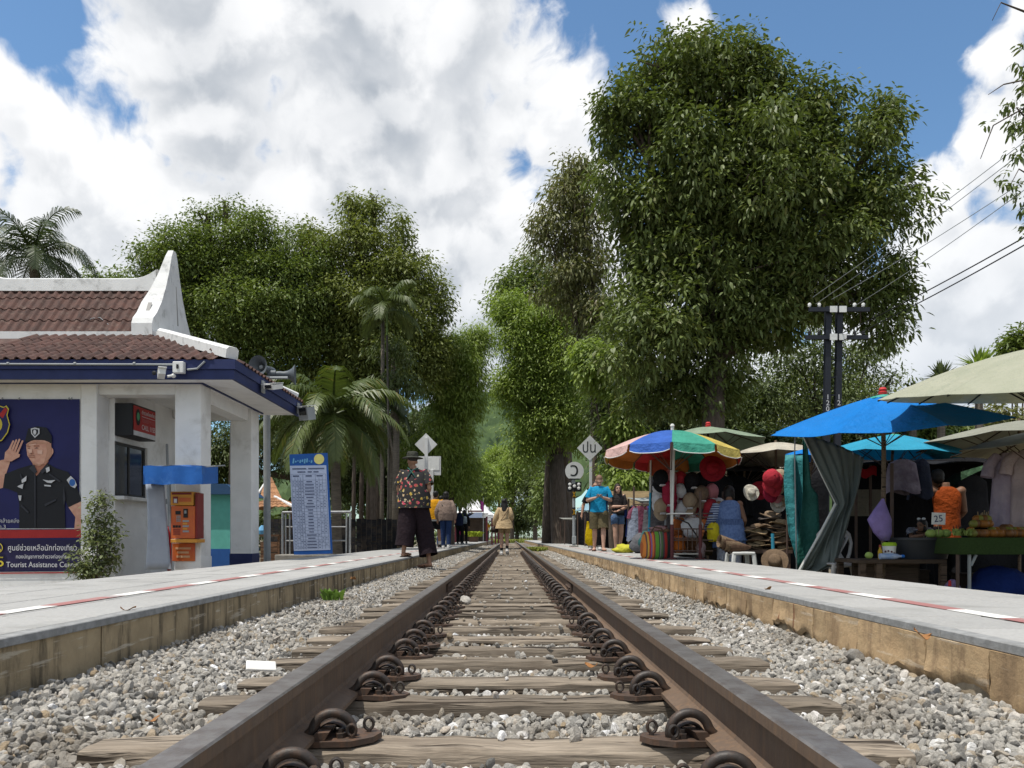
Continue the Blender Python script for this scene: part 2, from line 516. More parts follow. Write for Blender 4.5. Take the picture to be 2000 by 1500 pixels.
for i, y in enumerate(fronts):
    inst('sleeper', SLM[i % 7], (rng.uniform(-.03,.03), y + .07, ST + rng.uniform(-.006,.004)), track, (0, 0, rng.uniform(-.012,.012)), (rng.uniform(.96,1.05), rng.uniform(.9,1.12), 1))
# rail fastenings (base plate, arched spring, strap, two split pins), inside of each rail
def mir(bb, sx):
    if sx > 0: return bb
    bb.v = [(-x, y, z) for x, y, z in bb.v]; bb.f = [tuple(reversed(f)) for f in bb.f]; return bb
def arc(c, rx, rz, a0, a1, n, y0, y1):
    return [(c[0]+rx*math.cos(R(a0+(a1-a0)*k/n)), y0+(y1-y0)*k/n, c[1]+rz*math.sin(R(a0+(a1-a0)*k/n))) for k in range(n+1)]
FM = {}
for sx in (1, -1):
    pl = MB()
    pl.prism([(-.06,-.055),(.085,-.06),(.135,-.03),(.15,.01),(.125,.05),(-.06,.055)], .014, lambda u, v, t: (u, v, t))
    pl.prism([(-.012,-.05),(.02,-.05),(.02,.045),(-.012,.045)], .02, lambda u, v, t: (u + t*.6, v, .0142 + t))
    sp = MB()
    sp.tube([(-.030,-.035,.022),(-.016,-.034,.034)] + arc((.035,.030), .047, .046, 165, -20, 12, -.033, -.01) + [(.075,.006,.015),(.055,.022,.012),(.03,.03,.020)], [.0115]*2+[.0118]*13+[.0115]*3, 10)
    sp.ell((-.032,-.035,.021), .013, 8, 6)
    st = MB()
    st.tube([(-.05,.0,.016),(-.02,.0,.018)] + arc((.028,.018), .036, .030, 150, 10, 8, .0, .0), .014, 8, flat=.35)
    st.tube([(-.02,.03,.017)] + arc((.026,.017), .028, .022, 150, 10, 6, .03, .03), .011, 8, flat=.4)
    p1 = MB(); p2 = MB()
    def ring(bb, cx, cy, cz, r):
        bb.tube([(cx + r*math.sin(R(a))*.9, cy, cz + r - r*math.cos(R(a))*1.15) for a in range(15, 346, 30)], .0042, 6)
        bb.tube([(cx, cy, .0), (cx, cy, cz)], .0062, 6)
    ring(p1, .082, -.038, .022, .012); ring(p2, .118, .005, .022, .013)
    nt = MB(); nt.lathe((.055,-.022,.014), [(.014,0),(.014,.012),(.008,.013),(.008,.022)], 6)
    FM[sx] = []
    for nm, bb, mt, sm in (('base_plate', pl, m_plate, False), ('spring', sp, m_clip, 50), ('strap', st, m_clip, 50), ('split_pin', p1, m_clip, 50), ('split_pin', p2, m_clip, 50), ('bolt', nt, m_clip, 40)):
        me = mir(bb, sx).mesh(nm, smooth=sm); me.materials.append(mt); FM[sx].append((nm, me))
for y in fronts:
    if y > 24: break
    for sx in (1, -1):
        h = holder('rail_fastening', track)
        h.location = Vector((-sx*.468, y + .07 + rng.uniform(-.015,.015), ST + .003)) - worldloc(track)
        h.rotation_euler = (rng.uniform(-.05,.05), rng.uniform(-.05,.05), rng.uniform(-.2,.2))
        for nm, me in FM[sx]:
            c = bpy.data.objects.new(nm, me); COL.objects.link(c); c.parent = h
            if nm == 'split_pin': c.rotation_euler = (0, 0, rng.uniform(-.1,.1))

# ------------------------------------------------------------------ ballast stones (stuff)
def stone_mesh(seed, sub=2):
    bm = bmesh.new(); bmesh.ops.create_icosphere(bm, subdivisions=sub, radius=1.0)
    r = np.random.default_rng(seed)
    sq = r.uniform(.55, 1.0, 3); sq[0] = 1
    pl_n = r.normal(size=(11, 3)); pl_n /= np.linalg.norm(pl_n, axis=1)[:, None]; pl_d = r.uniform(.55, .86, 11)
    for v in bm.verts:
        p = np.array(v.co)
        for n, d in zip(pl_n, pl_d):
            k = p @ n - d
            if k > 0: p = p - n*k*.92
        v.co = Vector(p*sq*(1 + r.normal()*.02))
    me = bpy.data.meshes.new('ballast_stone'); bm.to_mesh(me); bm.free(); me.shade_smooth()
    try: me.set_sharp_from_angle(angle=R(28))
    except Exception: pass
    return me
def stone_mat():
    m = bpy.data.materials.new('crushed_limestone'); m.use_nodes = True
    T = NT(m.node_tree); b = T.n['Principled BSDF']
    co = T.new('ShaderNodeTexCoord').outputs['Object']; oi = T.new('ShaderNodeObjectInfo').outputs['Random']
    cr = T.new('ShaderNodeValToRGB'); T.l.new(oi, cr.inputs[0]); e = cr.color_ramp; e.interpolation = 'LINEAR'
    for p, c in ((.0,(.13,.125,.115)),(.12,(.31,.295,.27)),(.4,(.48,.455,.41)),(.6,(.57,.53,.47)),(.8,(.42,.40,.36)),(.9,(.43,.33,.215)),(1,(.64,.615,.57))):
        q = e.elements.new(p); q.color = c + (1,)
    e.elements.remove(e.elements[0])
    v = T.vec('ADD', co, T.math('MULTIPLY', oi, 91.0))
    f = T.maprange(T.noise(v, 2.6, 8, .7), .3, .7)
    c = T.mix(f, T.vec('SCALE', cr.outputs[0], .72), T.vec('SCALE', cr.outputs[0], 1.08))
    s2 = T.maprange(T.noise(v, 5, 5, .7), .58, .66, 0, .5)
    c = T.mix(s2, c, (.13,.125,.12))
    gp = T.new('ShaderNodeNewGeometry').outputs['Position']
    c = T.mix(T.maprange(T.noise(gp, 1.7, 5, .6), .48, .68, 0, .6), c, (.20,.165,.125))
    T.put(b.inputs['Base Color'], c); b.inputs['Roughness'].default_value = .85; b.inputs['Specular IOR Level'].default_value = .25
    bn = T.new('ShaderNodeBump'); bn.inputs['Strength'].default_value = .5; bn.inputs['Distance'].default_value = .08
    T.put(bn.inputs['Height'], T.noise(v, 6, 6, .7)); T.l.new(bn.outputs[0], b.inputs['Normal'])
    return m
m_stone = stone_mat()
def stones(name, pts, scl, kinds, sub, label=None):
    """stones of a gravel bed: points carrying size and turn, each shown with one of several stones"""
    n = len(pts); kind = nr.integers(0, kinds, n)
    me = bpy.data.meshes.new(name); me.vertices.add(n); me.vertices.foreach_set('co', pts.astype(np.float32).ravel())
    a = me.attributes.new('stone_rot', 'FLOAT_VECTOR', 'POINT'); a.data.foreach_set('vector', nr.uniform(0, 6.28, (n, 3)).astype(np.float32).ravel())
    a = me.attributes.new('stone_size', 'FLOAT', 'POINT'); a.data.foreach_set('value', scl.astype(np.float32))
    a = me.attributes.new('stone_kind', 'INT', 'POINT'); a.data.foreach_set('value', kind.astype(np.int32))
    o = bpy.data.objects.new(name, me); COL.objects.link(o); o['kind'] = 'stuff'
    ng = bpy.data.node_groups.new(name, 'GeometryNodeTree')
    ng.interface.new_socket('Geometry', in_out='INPUT', socket_type='NodeSocketGeometry')
    ng.interface.new_socket('Geometry', in_out='OUTPUT', socket_type='NodeSocketGeometry')
    gi = ng.nodes.new('NodeGroupInput'); go = ng.nodes.new('NodeGroupOutput'); jn = ng.nodes.new('GeometryNodeJoinGeometry')
    def attr(nm, t):
        q = ng.nodes.new('GeometryNodeInputNamedAttribute'); q.data_type = t; q.inputs[0].default_value = nm; return q.outputs[0]
    def source(seed):
        """the same stone, shaped by nodes: a faceted ico sphere squashed by a coarse noise"""
        ic = ng.nodes.new('GeometryNodeMeshIcoSphere'); ic.inputs['Radius'].default_value = 1; ic.inputs['Subdivisions'].default_value = sub
        sp_ = ng.nodes.new('GeometryNodeSetPosition'); ng.links.new(ic.outputs[0], sp_.inputs[0])
        pos = ng.nodes.new('GeometryNodeInputPosition').outputs[0]
        r = np.random.default_rng(seed); cur = pos
        def vm(op, a, b_=None, sc=None):
            q = ng.nodes.new('ShaderNodeVectorMath'); q.operation = op
            for i_, w in ((0, a), (1, b_)):
                if w is None: continue
                if hasattr(w, 'links'): ng.links.new(w, q.inputs[i_])
                else: q.inputs[i_].default_value = w
            if sc is not None:
                if hasattr(sc, 'links'): ng.links.new(sc, q.inputs['Scale'])
                else: q.inputs['Scale'].default_value = sc
            return q.outputs['Value'] if op == 'DOT_PRODUCT' else q.outputs[0]
        for _ in range(9):
            nn = r.normal(size=3); nn /= np.linalg.norm(nn); d_ = r.uniform(.5, .84)
            k = vm('DOT_PRODUCT', cur, tuple(nn))
            q = ng.nodes.new('ShaderNodeMath'); q.operation = 'SUBTRACT'; ng.links.new(k, q.inputs[0]); q.inputs[1].default_value = d_
            q2 = ng.nodes.new('ShaderNodeMath'); q2.operation = 'MAXIMUM'; ng.links.new(q.outputs[0], q2.inputs[0]); q2.inputs[1].default_value = 0
            cur = vm('SUBTRACT', cur, vm('SCALE', tuple(nn), None, q2.outputs[0]))
        cur = vm('MULTIPLY', cur, (1, r.uniform(.62, 1), r.uniform(.5, .8)))
        ng.links.new(cur, sp_.inputs['Position'])
        ss = ng.nodes.new('GeometryNodeSetShadeSmooth'); ng.links.new(sp_.outputs[0], ss.inputs[0]); ss.inputs['Shade Smooth'].default_value = False
        sm = ng.nodes.new('GeometryNodeSetMaterial'); sm.inputs['Material'].default_value = m_stone; ng.links.new(ss.outputs[0], sm.inputs[0])
        return sm.outputs[0]
    for k in range(kinds):
        ip = ng.nodes.new('GeometryNodeInstanceOnPoints')
        cmp_ = ng.nodes.new('FunctionNodeCompare'); cmp_.data_type = 'INT'; cmp_.operation = 'EQUAL'
        ints = [s for s in cmp_.inputs if s.type == 'INT']
        ng.links.new(attr('stone_kind', 'INT'), ints[0]); ints[1].default_value = k
        ng.links.new(gi.outputs[0], ip.inputs['Points']); ng.links.new(cmp_.outputs[0], ip.inputs['Selection'])
        ng.links.new(source(100 + k + sub*50), ip.inputs['Instance'])
        er = ng.nodes.new('FunctionNodeEulerToRotation'); ng.links.new(attr('stone_rot', 'FLOAT_VECTOR'), er.inputs[0])
        ng.links.new(er.outputs[0], ip.inputs['Rotation']); ng.links.new(attr('stone_size', 'FLOAT'), ip.inputs['Scale'])
        ng.links.new(ip.outputs[0], jn.inputs[0])
    ng.links.new(jn.outputs[0], go.inputs[0])
    md = o.modifiers.new('stones', 'NODES'); md.node_group = ng
    me.materials.append(m_stone)
    return o
def bed_points(y0, y1, per_m2, smin, smax, lift=0.0):
    n = int((RX-LX)*(y1-y0)*per_m2)
    x = nr.uniform(LX+.02, RX-.02, n); y = nr.uniform(y0, y1, n)
    s = smin + (smax-smin)*nr.random(n)**2.2
    fr = np.array(fronts); ix = np.clip(np.searchsorted(fr, y) - 1, 0, len(fr)-1)
    dy = y - fr[ix]
    on = (dy > -.005 + 0*s) & (dy < .145) & (np.abs(x) < 1.03) & (y > 0)
    keep = ~on | ((nr.random(n) < .012) & (np.abs(x) < .4))
    ar = np.abs(np.abs(x) - .532)
    keep &= ~(ar < .045 + s*.6)                          # under the rails
    clip = (np.abs(np.abs(x) - .42) < .11) & (dy > -.03) & (dy < .19)
    keep &= ~clip
    z = BAL + nr.normal(0, .008, n) + np.where(np.abs(x) > 1.05, np.minimum(.035, (np.abs(x)-1.05)*.1), 0) - s*.1
    z = np.where(on, ST + s*.4, z)
    near_face = np.minimum(x - LX, RX - x)
    z += np.where(near_face < .12, (.12-near_face)*.12, 0)
    # between close sleepers the gap is filled lower
    k = keep
    return np.stack([x, y, z], 1)[k], s[k]
p, s = bed_points(.9, 4.8, 5600, .009, .027)
stones('ballast_stones', p, s, 9, 2)
p, s = bed_points(4.8, 13, 3300, .011, .026)
stones('ballast_stones', p, s, 6, 1)
p, s = bed_points(13, 45, 1200, .017, .033)
stones('ballast_stones', p, s, 5, 1)
# larger loose stones named one by one
big = stone_mesh(5, 3); big.materials.append(m_stone)
for lab, loc, sz in (('angular grey stone leaning at the foot of the cracked platform face', P(1670,1283,3.15), .045),
                     ('chunky pale stone lying on the sleepers beside the rail clips', P(908,1173,5.9), .05)):
    tag(inst('stone', big, loc, None, (.4, .2, rng.uniform(0,6)), (sz, sz, sz*.9)), lab, 'stone')
pt = MB(); pt.box((-.055,-.04,-.004), (.055,.04,.006), .003)
pt_o = inst('tile_shard', pt.mesh('tile_shard'), P(510,1301,2.93), None, (.25,.1,.35)); pt_o.data.materials.append(flat('white_tile', (.72,.70,.66)))
tag(pt_o, 'flat white piece of broken tile lying on the gravel', 'tile shard')

# ------------------------------------------------------------------ platforms
m_pave = M('granite_paving', (.37,.362,.345), (.31,.303,.29), 60, .75, .12, 300, dirt=(.235,.23,.215), dscale=1.3, damt=.75, vary=.06)
m_paveline = M('paving_joint', (.20,.20,.19), None, 10, .9)
m_red = M('worn_red_paint', (.35,.15,.14), (.30,.14,.13), 12, .7, .05, 90, dirt=(.34,.32,.31), dscale=5, damt=.95)
m_white = M('worn_white_paint', (.74,.72,.68), (.66,.64,.60), 12, .7, .05, 90, dirt=(.42,.41,.395), dscale=5, damt=.9)
m_edge = M('platform_edge_stone', (.30,.30,.295), (.21,.21,.205), 20, .85, .2, 80)
def face_mat(name, c1, c2, stain, wash):
    m = bpy.data.materials.new(name); m.use_nodes = True
    T = NT(m.node_tree); b = T.n['Principled BSDF']
    co = T.new('ShaderNodeTexCoord').outputs['Object']; oi = T.new('ShaderNodeObjectInfo').outputs['Random']
    v = T.vec('ADD', co, T.math('MULTIPLY', oi, 17.0))
    c = T.mix(T.maprange(T.noise(v, 5, 8, .65), .3, .7), c1, c2)
    c = T.mix(T.maprange(T.noise(T.vec('MULTIPLY', v, (9, 9, 1.4)), 1.0, 7, .68), .46, .64, 0, .85), c, stain)
    c = T.mix(T.maprange(T.noise(T.vec('MULTIPLY', v, (3, 3, 30)), 1.0, 6, .65), .58, .66, 0, .6), c, wash)
    rust = T.maprange(T.noise(T.vec('MULTIPLY', v, (12, 12, .9)), 1.0, 3, .5), .70, .76, 0, .8)
    c = T.mix(rust, c, (.20,.085,.045))
    c = T.vec('SCALE', c, T.math('MULTIPLY_ADD', oi, .3, .85))
    T.put(b.inputs['Base Color'], c); b.inputs['Roughness'].default_value = .9; b.inputs['Specular IOR Level'].default_value = .15
    bn = T.new('ShaderNodeBump'); bn.inputs['Strength'].default_value = .6; bn.inputs['Distance'].default_value = .015
    T.put(bn.inputs['Height'], T.noise(v, 18, 8, .7)); T.l.new(bn.outputs[0], b.inputs['Normal'])
    return m
m_faceL = face_mat('platform_face_mossy', (.44,.345,.215), (.32,.25,.155), (.085,.07,.05), (.58,.52,.42))
m_faceR = face_mat('platform_face_plaster', (.50,.36,.21), (.42,.29,.165), (.27,.185,.11), (.56,.46,.34))
m_under = face_mat('platform_face_core', (.50,.40,.275), (.40,.32,.22), (.25,.20,.14), (.52,.46,.37))
PY0, PY1 = -.5, 78
def platform(side):
    xe, xb = (LX, LB) if side < 0 else (RX, RB)
    pl = bpy.data.objects.new('station_platform', None); COL.objects.link(pl); pl['kind'] = 'structure'
    pl.location = ((xe+xb)/2, 0, 0)
    core = MB(); xi = xe + side*.022
    core.box((min(xi, xb), PY0, G0-.1), (max(xi, xb), PY1, -.031))
    obj('platform_core', core, m_under, pl)
    # paving: single slabs near by, one sheet beyond
    YN = 10.4; sw = .40; xs = xe + side*.06
    cols = 4 if side < 0 else 3
    wcol = (abs(xb - xs)) / cols
    sl = MB(); sl.box((-wcol/2+.005, -sw/2+.005, -.03), (wcol/2-.005, sw/2-.005, 0), .004)
    sm = sl.mesh('paving_slab'); sm.materials.append(m_pave)
    bedm = MB(); bedm.box((min(xs,xb), PY0, -.030), (max(xs,xb), YN, -.007)); obj('paving_bed', bedm, m_paveline, pl)
    y = PY0 + sw/2
    while y < YN:
        for c in range(cols):
            inst('paving_slab', sm, (xs + side*(c+.5)*wcol, y, rng.uniform(-.0012,.0012)), pl, (rng.uniform(-.001,.001), rng.uniform(-.001,.001), 0))
        y += sw
    far = MB(); far.box((min(xs,xb), y - sw/2, -.03), (max(xs,xb), PY1, -.0005)); obj('paving', far, m_pave, pl)
    # edge course
    y = PY0
    k = 0
    while y < 20:
        L = rng.uniform(.9, 1.3); e = MB()
        e.box((min(xe-side*.004, xs-side*.003), y+.002, -.030), (max(xe-side*.004, xs-side*.003), y+L-.002, .001), .003)
        obj('edge_stone', e, m_edge, pl, org=(xe, y+L/2, 0)); y += L
    e = MB(); e.box((min(xe-side*.004, xs-side*.003), y, -.030), (max(xe-side*.004, xs-side*.003), PY1, .001)); obj('edge_course', e, m_edge, pl)
    # face panels
    y = PY0; zb = BAL - .04
    while y < 34:
        L = (rng.uniform(.35,.75) if y < 5 else rng.uniform(.26,.42)); th = .020 + rng.uniform(0,.004)
        f = MB()
        if side < 0:
            n = 8; lo = lambda: zb
            f.grid(lambda u, v: (xe - .012 + .006*math.sin(u*9+y)*v - 0.0, y+.004 + (L-.008)*u, -.031 + (zb+.031)*v), 6, 4)
            f.box((xe-.03, y+.004, zb), (xe-.014, y+L-.004, -.0315))
        else:
            n = max(8, int(L/.03)); rr = random.Random(int(y*100)); base = -.195 + rr.uniform(-.03,.02)
            pts = []
            low = [base]
            for i in range(n): low.append(min(-.13, max(-.25, low[-1] + rr.gauss(0,.011) + (base-low[-1])*.12)))
            def fn(u, v):
                i = min(n, int(round(u*n))); b_ = low[i]
                bulge = .003*math.sin(u*5+y*5+v*4) + .003*rr.uniform(-1,1)*(0 < v < 1)
                return (xe - .004 + (.010 if v > .99 else 0) - bulge - .004*(v > .6)*(v < .99), y+.003 + (L-.006)*u, -.031 + (b_+.031)*v)
            f.sheet(fn, n, 6, .007)
        obj('face_panel', f, m_faceL if side < 0 else m_faceR, pl, org=(xe, y+L/2, 0), smooth=30)
        if side > 0 and rng.random() < .9:
            f2 = MB(); w0 = xe + .006
            f2.grid(lambda u, v: (w0 - .004*math.sin(v*3)*rng.random(), y + .003 + (L-.006)*u, -.06 + (zb-.02+.06)*v), 8, 5)
            obj('face_panel', f2, m_under, pl, org=(xe, y+L/2, -.1), smooth=30)
        y += L
    f = MB(); f.box((min(xe+side*.004, xe+side*.02), 34, zb), (max(xe+side*.004, xe+side*.02), PY1, -.0315)); obj('face_wall', f, m_faceL if side < 0 else m_faceR, pl)
    # painted safety line, red and white
    lx = -2.12 if side < 0 else 1.95
    y = .6 if side < 0 else .42
    red = True
    while y < 30:
        L = .62 if red else .36
        st = MB(); st.box((lx-.043, y, .0028), (lx+.043, y+L-.01, .0045))
        obj('painted_stripe', st, m_red if red else m_white, pl, org=(lx, y+L/2, 0)); y += L; red = not red
    return pl
platform(-1); platform(1)

# small plants on the ballast
m_weed = M('weed_leaf', (.16,.26,.035), (.10,.18,.03), 8, .6, 0, trans=.35)
def weed(name, label, cat, c, r, n, h, mat, kind=None, seed=1):
    q = np.random.default_rng(seed); bb = MB()
    for _ in range(n):
        a = q.uniform(0, 6.28); rr = r*math.sqrt(q.random()); bx, by = c[0]+rr*math.cos(a)*1.0, c[1]+rr*math.sin(a)*(1 if kind is None else 4)
        L = h*q.uniform(.5,1.1); ta = q.uniform(0, 6.28); tl = q.uniform(.2,.9); w = L*.16
        dx, dy = math.cos(ta), math.sin(ta)
        p0 = Vector((bx,by,c[2])); p1 = p0 + Vector((dx*tl*L*.5, dy*tl*L*.5, L*.6)); p2 = p0 + Vector((dx*tl*L, dy*tl*L, L*.85)); sd_ = Vector((-dy,dx,0))*w
        bb.add([p0-sd_*.4, p0+sd_*.4, p1-sd_, p1+sd_, p2], [(0,1,3,2),(2,3,4)])
    o = obj(name, bb, mat, None, org=c)
    if kind: o['kind'] = kind
    else: tag(o, label, cat)
    return o
weed('weed_plant', 'small bright green weed growing from gravel against the mossy platform face', 'weed', P(651,1172,4.75), .06, 46, .09, m_weed, seed=3)
weed('grass', '', '', (1.05, 30, BAL), .42, 2600, .20, M('verge_grass', (.24,.27,.05), (.17,.19,.04), 6, .7, 0, trans=.3), 'stuff', 5)
weed('grass', '', '', (-.2, 84, BAL-.1), 2.6, 2200, .5, M('verge_grass', (.2,.2,.05)), 'stuff', 6)
hill_m = M('wooded_hill', (.075,.115,.040), (.036,.062,.026), .08, .95, 0)
hb = MB()
hn = np.random.default_rng(3)
def hillz(x, y):
    r = math.hypot((x-30)/330, (y-900)/380)
    return max(0, 175*math.exp(-r*r*1.3)) + 6*math.sin(x*.09+y*.05)*math.sin(x*.05-y*.07)
hb.grid(lambda u, v: (-500+1000*u + hn.uniform(-3,3), 480+640*v, hillz(-500+1000*u, 480+640*v) + hn.uniform(-5,7) - 8), 160, 90)
hill = obj('hill', hb, hill_m, kind='structure')

# ================================================================== POLICE KIOSK
m_wall = M('white_wall_paint', (.80,.80,.79), (.73,.73,.72), 3, .8, .08, 60, dirt=(.48,.465,.43), dscale=1.6, damt=.5)
m_trim = M('white_roof_plaster', (.72,.72,.71), (.64,.64,.63), 4, .75, .12, 40, dirt=(.22,.22,.21), dscale=5, damt=.45)
m_navy = M('navy_fascia_paint', (.022,.032,.11), (.016,.024,.085), 4, .6, .05, 40)
m_tile = M('brown_roof_tile', (.092,.044,.034), (.055,.030,.025), 9, .8, .3, 60, dirt=(.15,.105,.085), dscale=7, damt=.5, vary=.25)
m_black = flat('black_plastic', (.015,.015,.017), .5)
m_glass = M('dark_window_glass', (.012,.014,.014), (.02,.02,.02), 3, .08, 0, spec=.6)
m_grey = flat('grey_metal', (.30,.32,.33), .5)
m_alu = M('brushed_steel', (.55,.55,.55), None, 30, .35, 0, metal=.8)
m_whitep = flat('white_plastic', (.72,.72,.70), .45)
KD = 10.7
kx = lambda px: X(px, KD)
kiosk = thing('police_kiosk', 'white kiosk with brown tiled roof, navy fascia and tall curved gable, beside the platform', 'kiosk', (-6.2, 11.5, G0))
SOF = 2.46                     # underside of the eaves
XE, YE, YF = -3.70, 10.28, 13.5 # eaves corner: side line, front line, rear line
XI, YI = -5.31, 11.89          # inner edge of the skirt roof
ZE, ZI = 2.66, 3.40
XLFT = -9.6
b = MB(); b.box((XLFT, KD, G0-.1), (-5.97, KD+.2, SOF)); obj('front_wall', b, m_wall, kiosk)
b = MB(); b.box((kx(160), KD-.03, G0-.1), (kx(191), KD+.3, SOF), .008); obj('pilaster', b, m_wall, kiosk)
b = MB()
b.box((-5.85, KD+.31, G0-.1), (-5.655, 12.75, Z(970,11.3))); b.box((-5.85, KD+.31, Z(857,10.8)), (-5.655, 12.75, SOF))
b.box((-5.85, 12.0, Z(970,11.3)+.001), (-5.656, 12.75, Z(857,10.8)-.001)); b.box((-5.85, KD+.31, Z(970,11.3)+.001), (-5.656, 10.99, Z(857,10.8)-.001))
obj('side_wall', b, m_wall, kiosk)
wf = MB(); z0, z1 = Z(970,11.3), Z(857,10.8)
win = obj('window', (lambda q: (q.box((-5.72, 11.0, z0), (-5.69, 11.04, z1)), q.box((-5.72, 11.955, z0), (-5.69, 11.995, z1)), q.box((-5.72, 11.04, z0), (-5.69, 11.955, z0+.04)), q.box((-5.72, 11.04, z1-.04), (-5.69, 11.955, z1)), q.box((-5.72, 11.48, z0+.04), (-5.69, 11.51, z1-.04)), q)[-1])(MB()), flat('dark_frame', (.06,.06,.06)), kiosk)
for a, c in ((11.04, 11.48), (11.51, 11.955)):
    obj('pane', MB().box((-5.712, a, z0+.04), (-5.704, c, z1-.04)), m_glass, win)
obj('window_sill', MB().box((-5.70, 10.96, z0-.06), (-5.50, 12.05, z0-.005), .008), m_trim, kiosk)
b = MB(); b.box((-9, 13.6, G0-.1), (-5.8, 13.75, SOF)); b.box((-5.86, 12.76, G0-.1), (-5.66, 13.2, SOF)); obj('rear_wall', b, m_wall, kiosk)
def column(x0, x1, y0, y1):
    b = MB(); b.box((x0, y0, G0-.1), (x1, y1, SOF), .012); c = obj('column', b, m_wall, kiosk)
    b = MB(); b.box((x0-.006, y0-.006, G0-.1), (x1+.006, y1+.006, .045)); obj('painted_base', b, m_navy if y0 > 12 else m_wall, c)
column(-4.665, -4.30, KD, KD+.37)
column(-4.665, -4.30, 12.82, 13.19)
b = MB()
b.box((kx(191)+.002, KD+.02, SOF-.15), (-4.667, KD+.3, SOF)); b.box((-4.62, KD+.372, SOF-.2), (-4.36, 12.818, SOF)); b.box((-5.65, 12.9, SOF-.15), (-4.667, 13.15, SOF))
obj('beam', b, m_wall, kiosk)
# soffit, dark navy moulding and fascia
obj('soffit', MB().box((XLFT, YE+.02, SOF+.001), (XE-.02, YF-.02, SOF+.04)), m_wall, kiosk)
mo = MB(); mo.box((XLFT, KD-.055, SOF-.014), (-4.25, KD-.032, SOF)); mo.box((-4.27, KD-.03, SOF-.02), (-4.245, 13.25, SOF))
obj('moulding', mo, m_navy, kiosk)
fa = MB()
fa.box((XLFT, YE-.02, SOF-.03), (XE+.02, YE+.018, SOF+.10)); fa.box((XLFT, YE-.045, SOF+.102), (XE+.045, YE+.018, SOF+.23))
fa.box((XE-.018, YE+.019, SOF-.03), (XE+.02, YF, SOF+.10)); fa.box((XE-.018, YE+.019, SOF+.102), (XE+.045, YF+.02, SOF+.23))
obj('fascia', fa, m_navy, kiosk)
# ---- tiles: one rolled tile, repeated
TW = .147
def tile_mesh(L, name='roof_tile'):
    bb = MB(); n = 8
    def prof(u):  # roll on one side, shallow pan beside it
        return .034*max(0, math.cos((u-.28)*math.pi*1.55))**1.3 + .004*math.sin(u*9)
    for k in range(2):
        pass
    bb.sheet(lambda u, v: (TW*(1.04*u-.02), L*v, prof(u) + .014*(1-v)), n, 1, .012)
    me = bb.mesh(name, smooth=50); me.materials.append(m_tile); return me
SK_L = math.hypot(YI-YE+.06, ZI-ZE); SK_A = math.atan2(ZI-ZE, YI-YE)
lower = obj('lower_roof', (lambda q: (q.add([(XLFT,YE-.03,ZE),(XE+.03,YE-.03,ZE),(XI,YI,ZI),(XLFT,YI,ZI)], [(0,1,2,3)]), q.add([(XE+.03,YE-.03,ZE),(XE+.03,YF+.03,ZE),(XI,YF-1.4,ZI),(XI,YI,ZI)], [(0,1,2,3)]), q.add([(XE+.03,YF+.03,ZE),(XLFT,YF+.03,ZE),(XLFT,YF-1.4,ZI),(XI,YF-1.4,ZI)], [(0,1,2,3)]), q)[-1])(MB()), m_tile, kiosk)
NR = 4; TLs = SK_L/NR
tm1 = tile_mesh(TLs*1.12)
for r_ in range(NR):
    t = r_/NR
    y = YE-.05 + (YI-YE+.02)*t; z = ZE + .012 + (ZI-ZE)*t
    x = XE - .02
    lim = XE - (YI-YE)*(t+.12)
    k = 0
    while True:
        x = XE - .10 - k*TW; k += 1
        if x < -7.4: break
        if x + TW > lim: continue
        inst('roof_tile', tm1, (x, y, z), lower, (SK_A, 0, rng.uniform(-.012,.012)))
    ys = YE + .05
    k = 0
    while True:                                           # side slope, seen edge-on
        yy = YE + .10 + k*TW; k += 1
        if yy > YF + .02: break
        if yy < YE + (YI-YE)*(t+.10) or r_ > 1: continue
        inst('roof_tile', tm1, (XE + .05 - (XE-XI)*t, yy, z), lower, (SK_A, 0, R(90)))
def beam_path(mb, p0, p1, w, h, up=(0,0,1)):
    p0, p1 = Vector(p0), Vector(p1); t = (p1-p0).normalized(); s_ = t.cross(Vector(up)).normalized(); u = s_.cross(t)
    prof = [(-w/2,-h*.3),(w/2,-h*.3),(w/2,h*.45),(w*.3,h*.66),(-w*.3,h*.66),(-w/2,h*.45)]
    vs = [p + s_*a + u*c for p in (p0, p1) for a, c in prof]; n = len(prof)
    mb.add(vs, [tuple(range(n)), tuple(range(2*n-1, n-1, -1))] + [(i, n+i, n+(i+1)%n, (i+1)%n) for i in range(n)])
b = MB(); beam_path(b, (XI-.05, YI-.03, ZI+.03), (XE-.02, YE+.02, ZE+.10), .17, .16); obj('hip_cap', b, m_trim, kiosk)
b = MB(); beam_path(b, (XI, YF-1.5, ZI-.02), (XE-.05, YF-.02, ZE+.10), .15, .14); obj('hip_cap', b, m_trim, kiosk)
obj('upper_wall', MB().box((XLFT, YI-.04, ZI-.25), (XI+.02, 13.3, ZI+.095)), m_trim, kiosk)
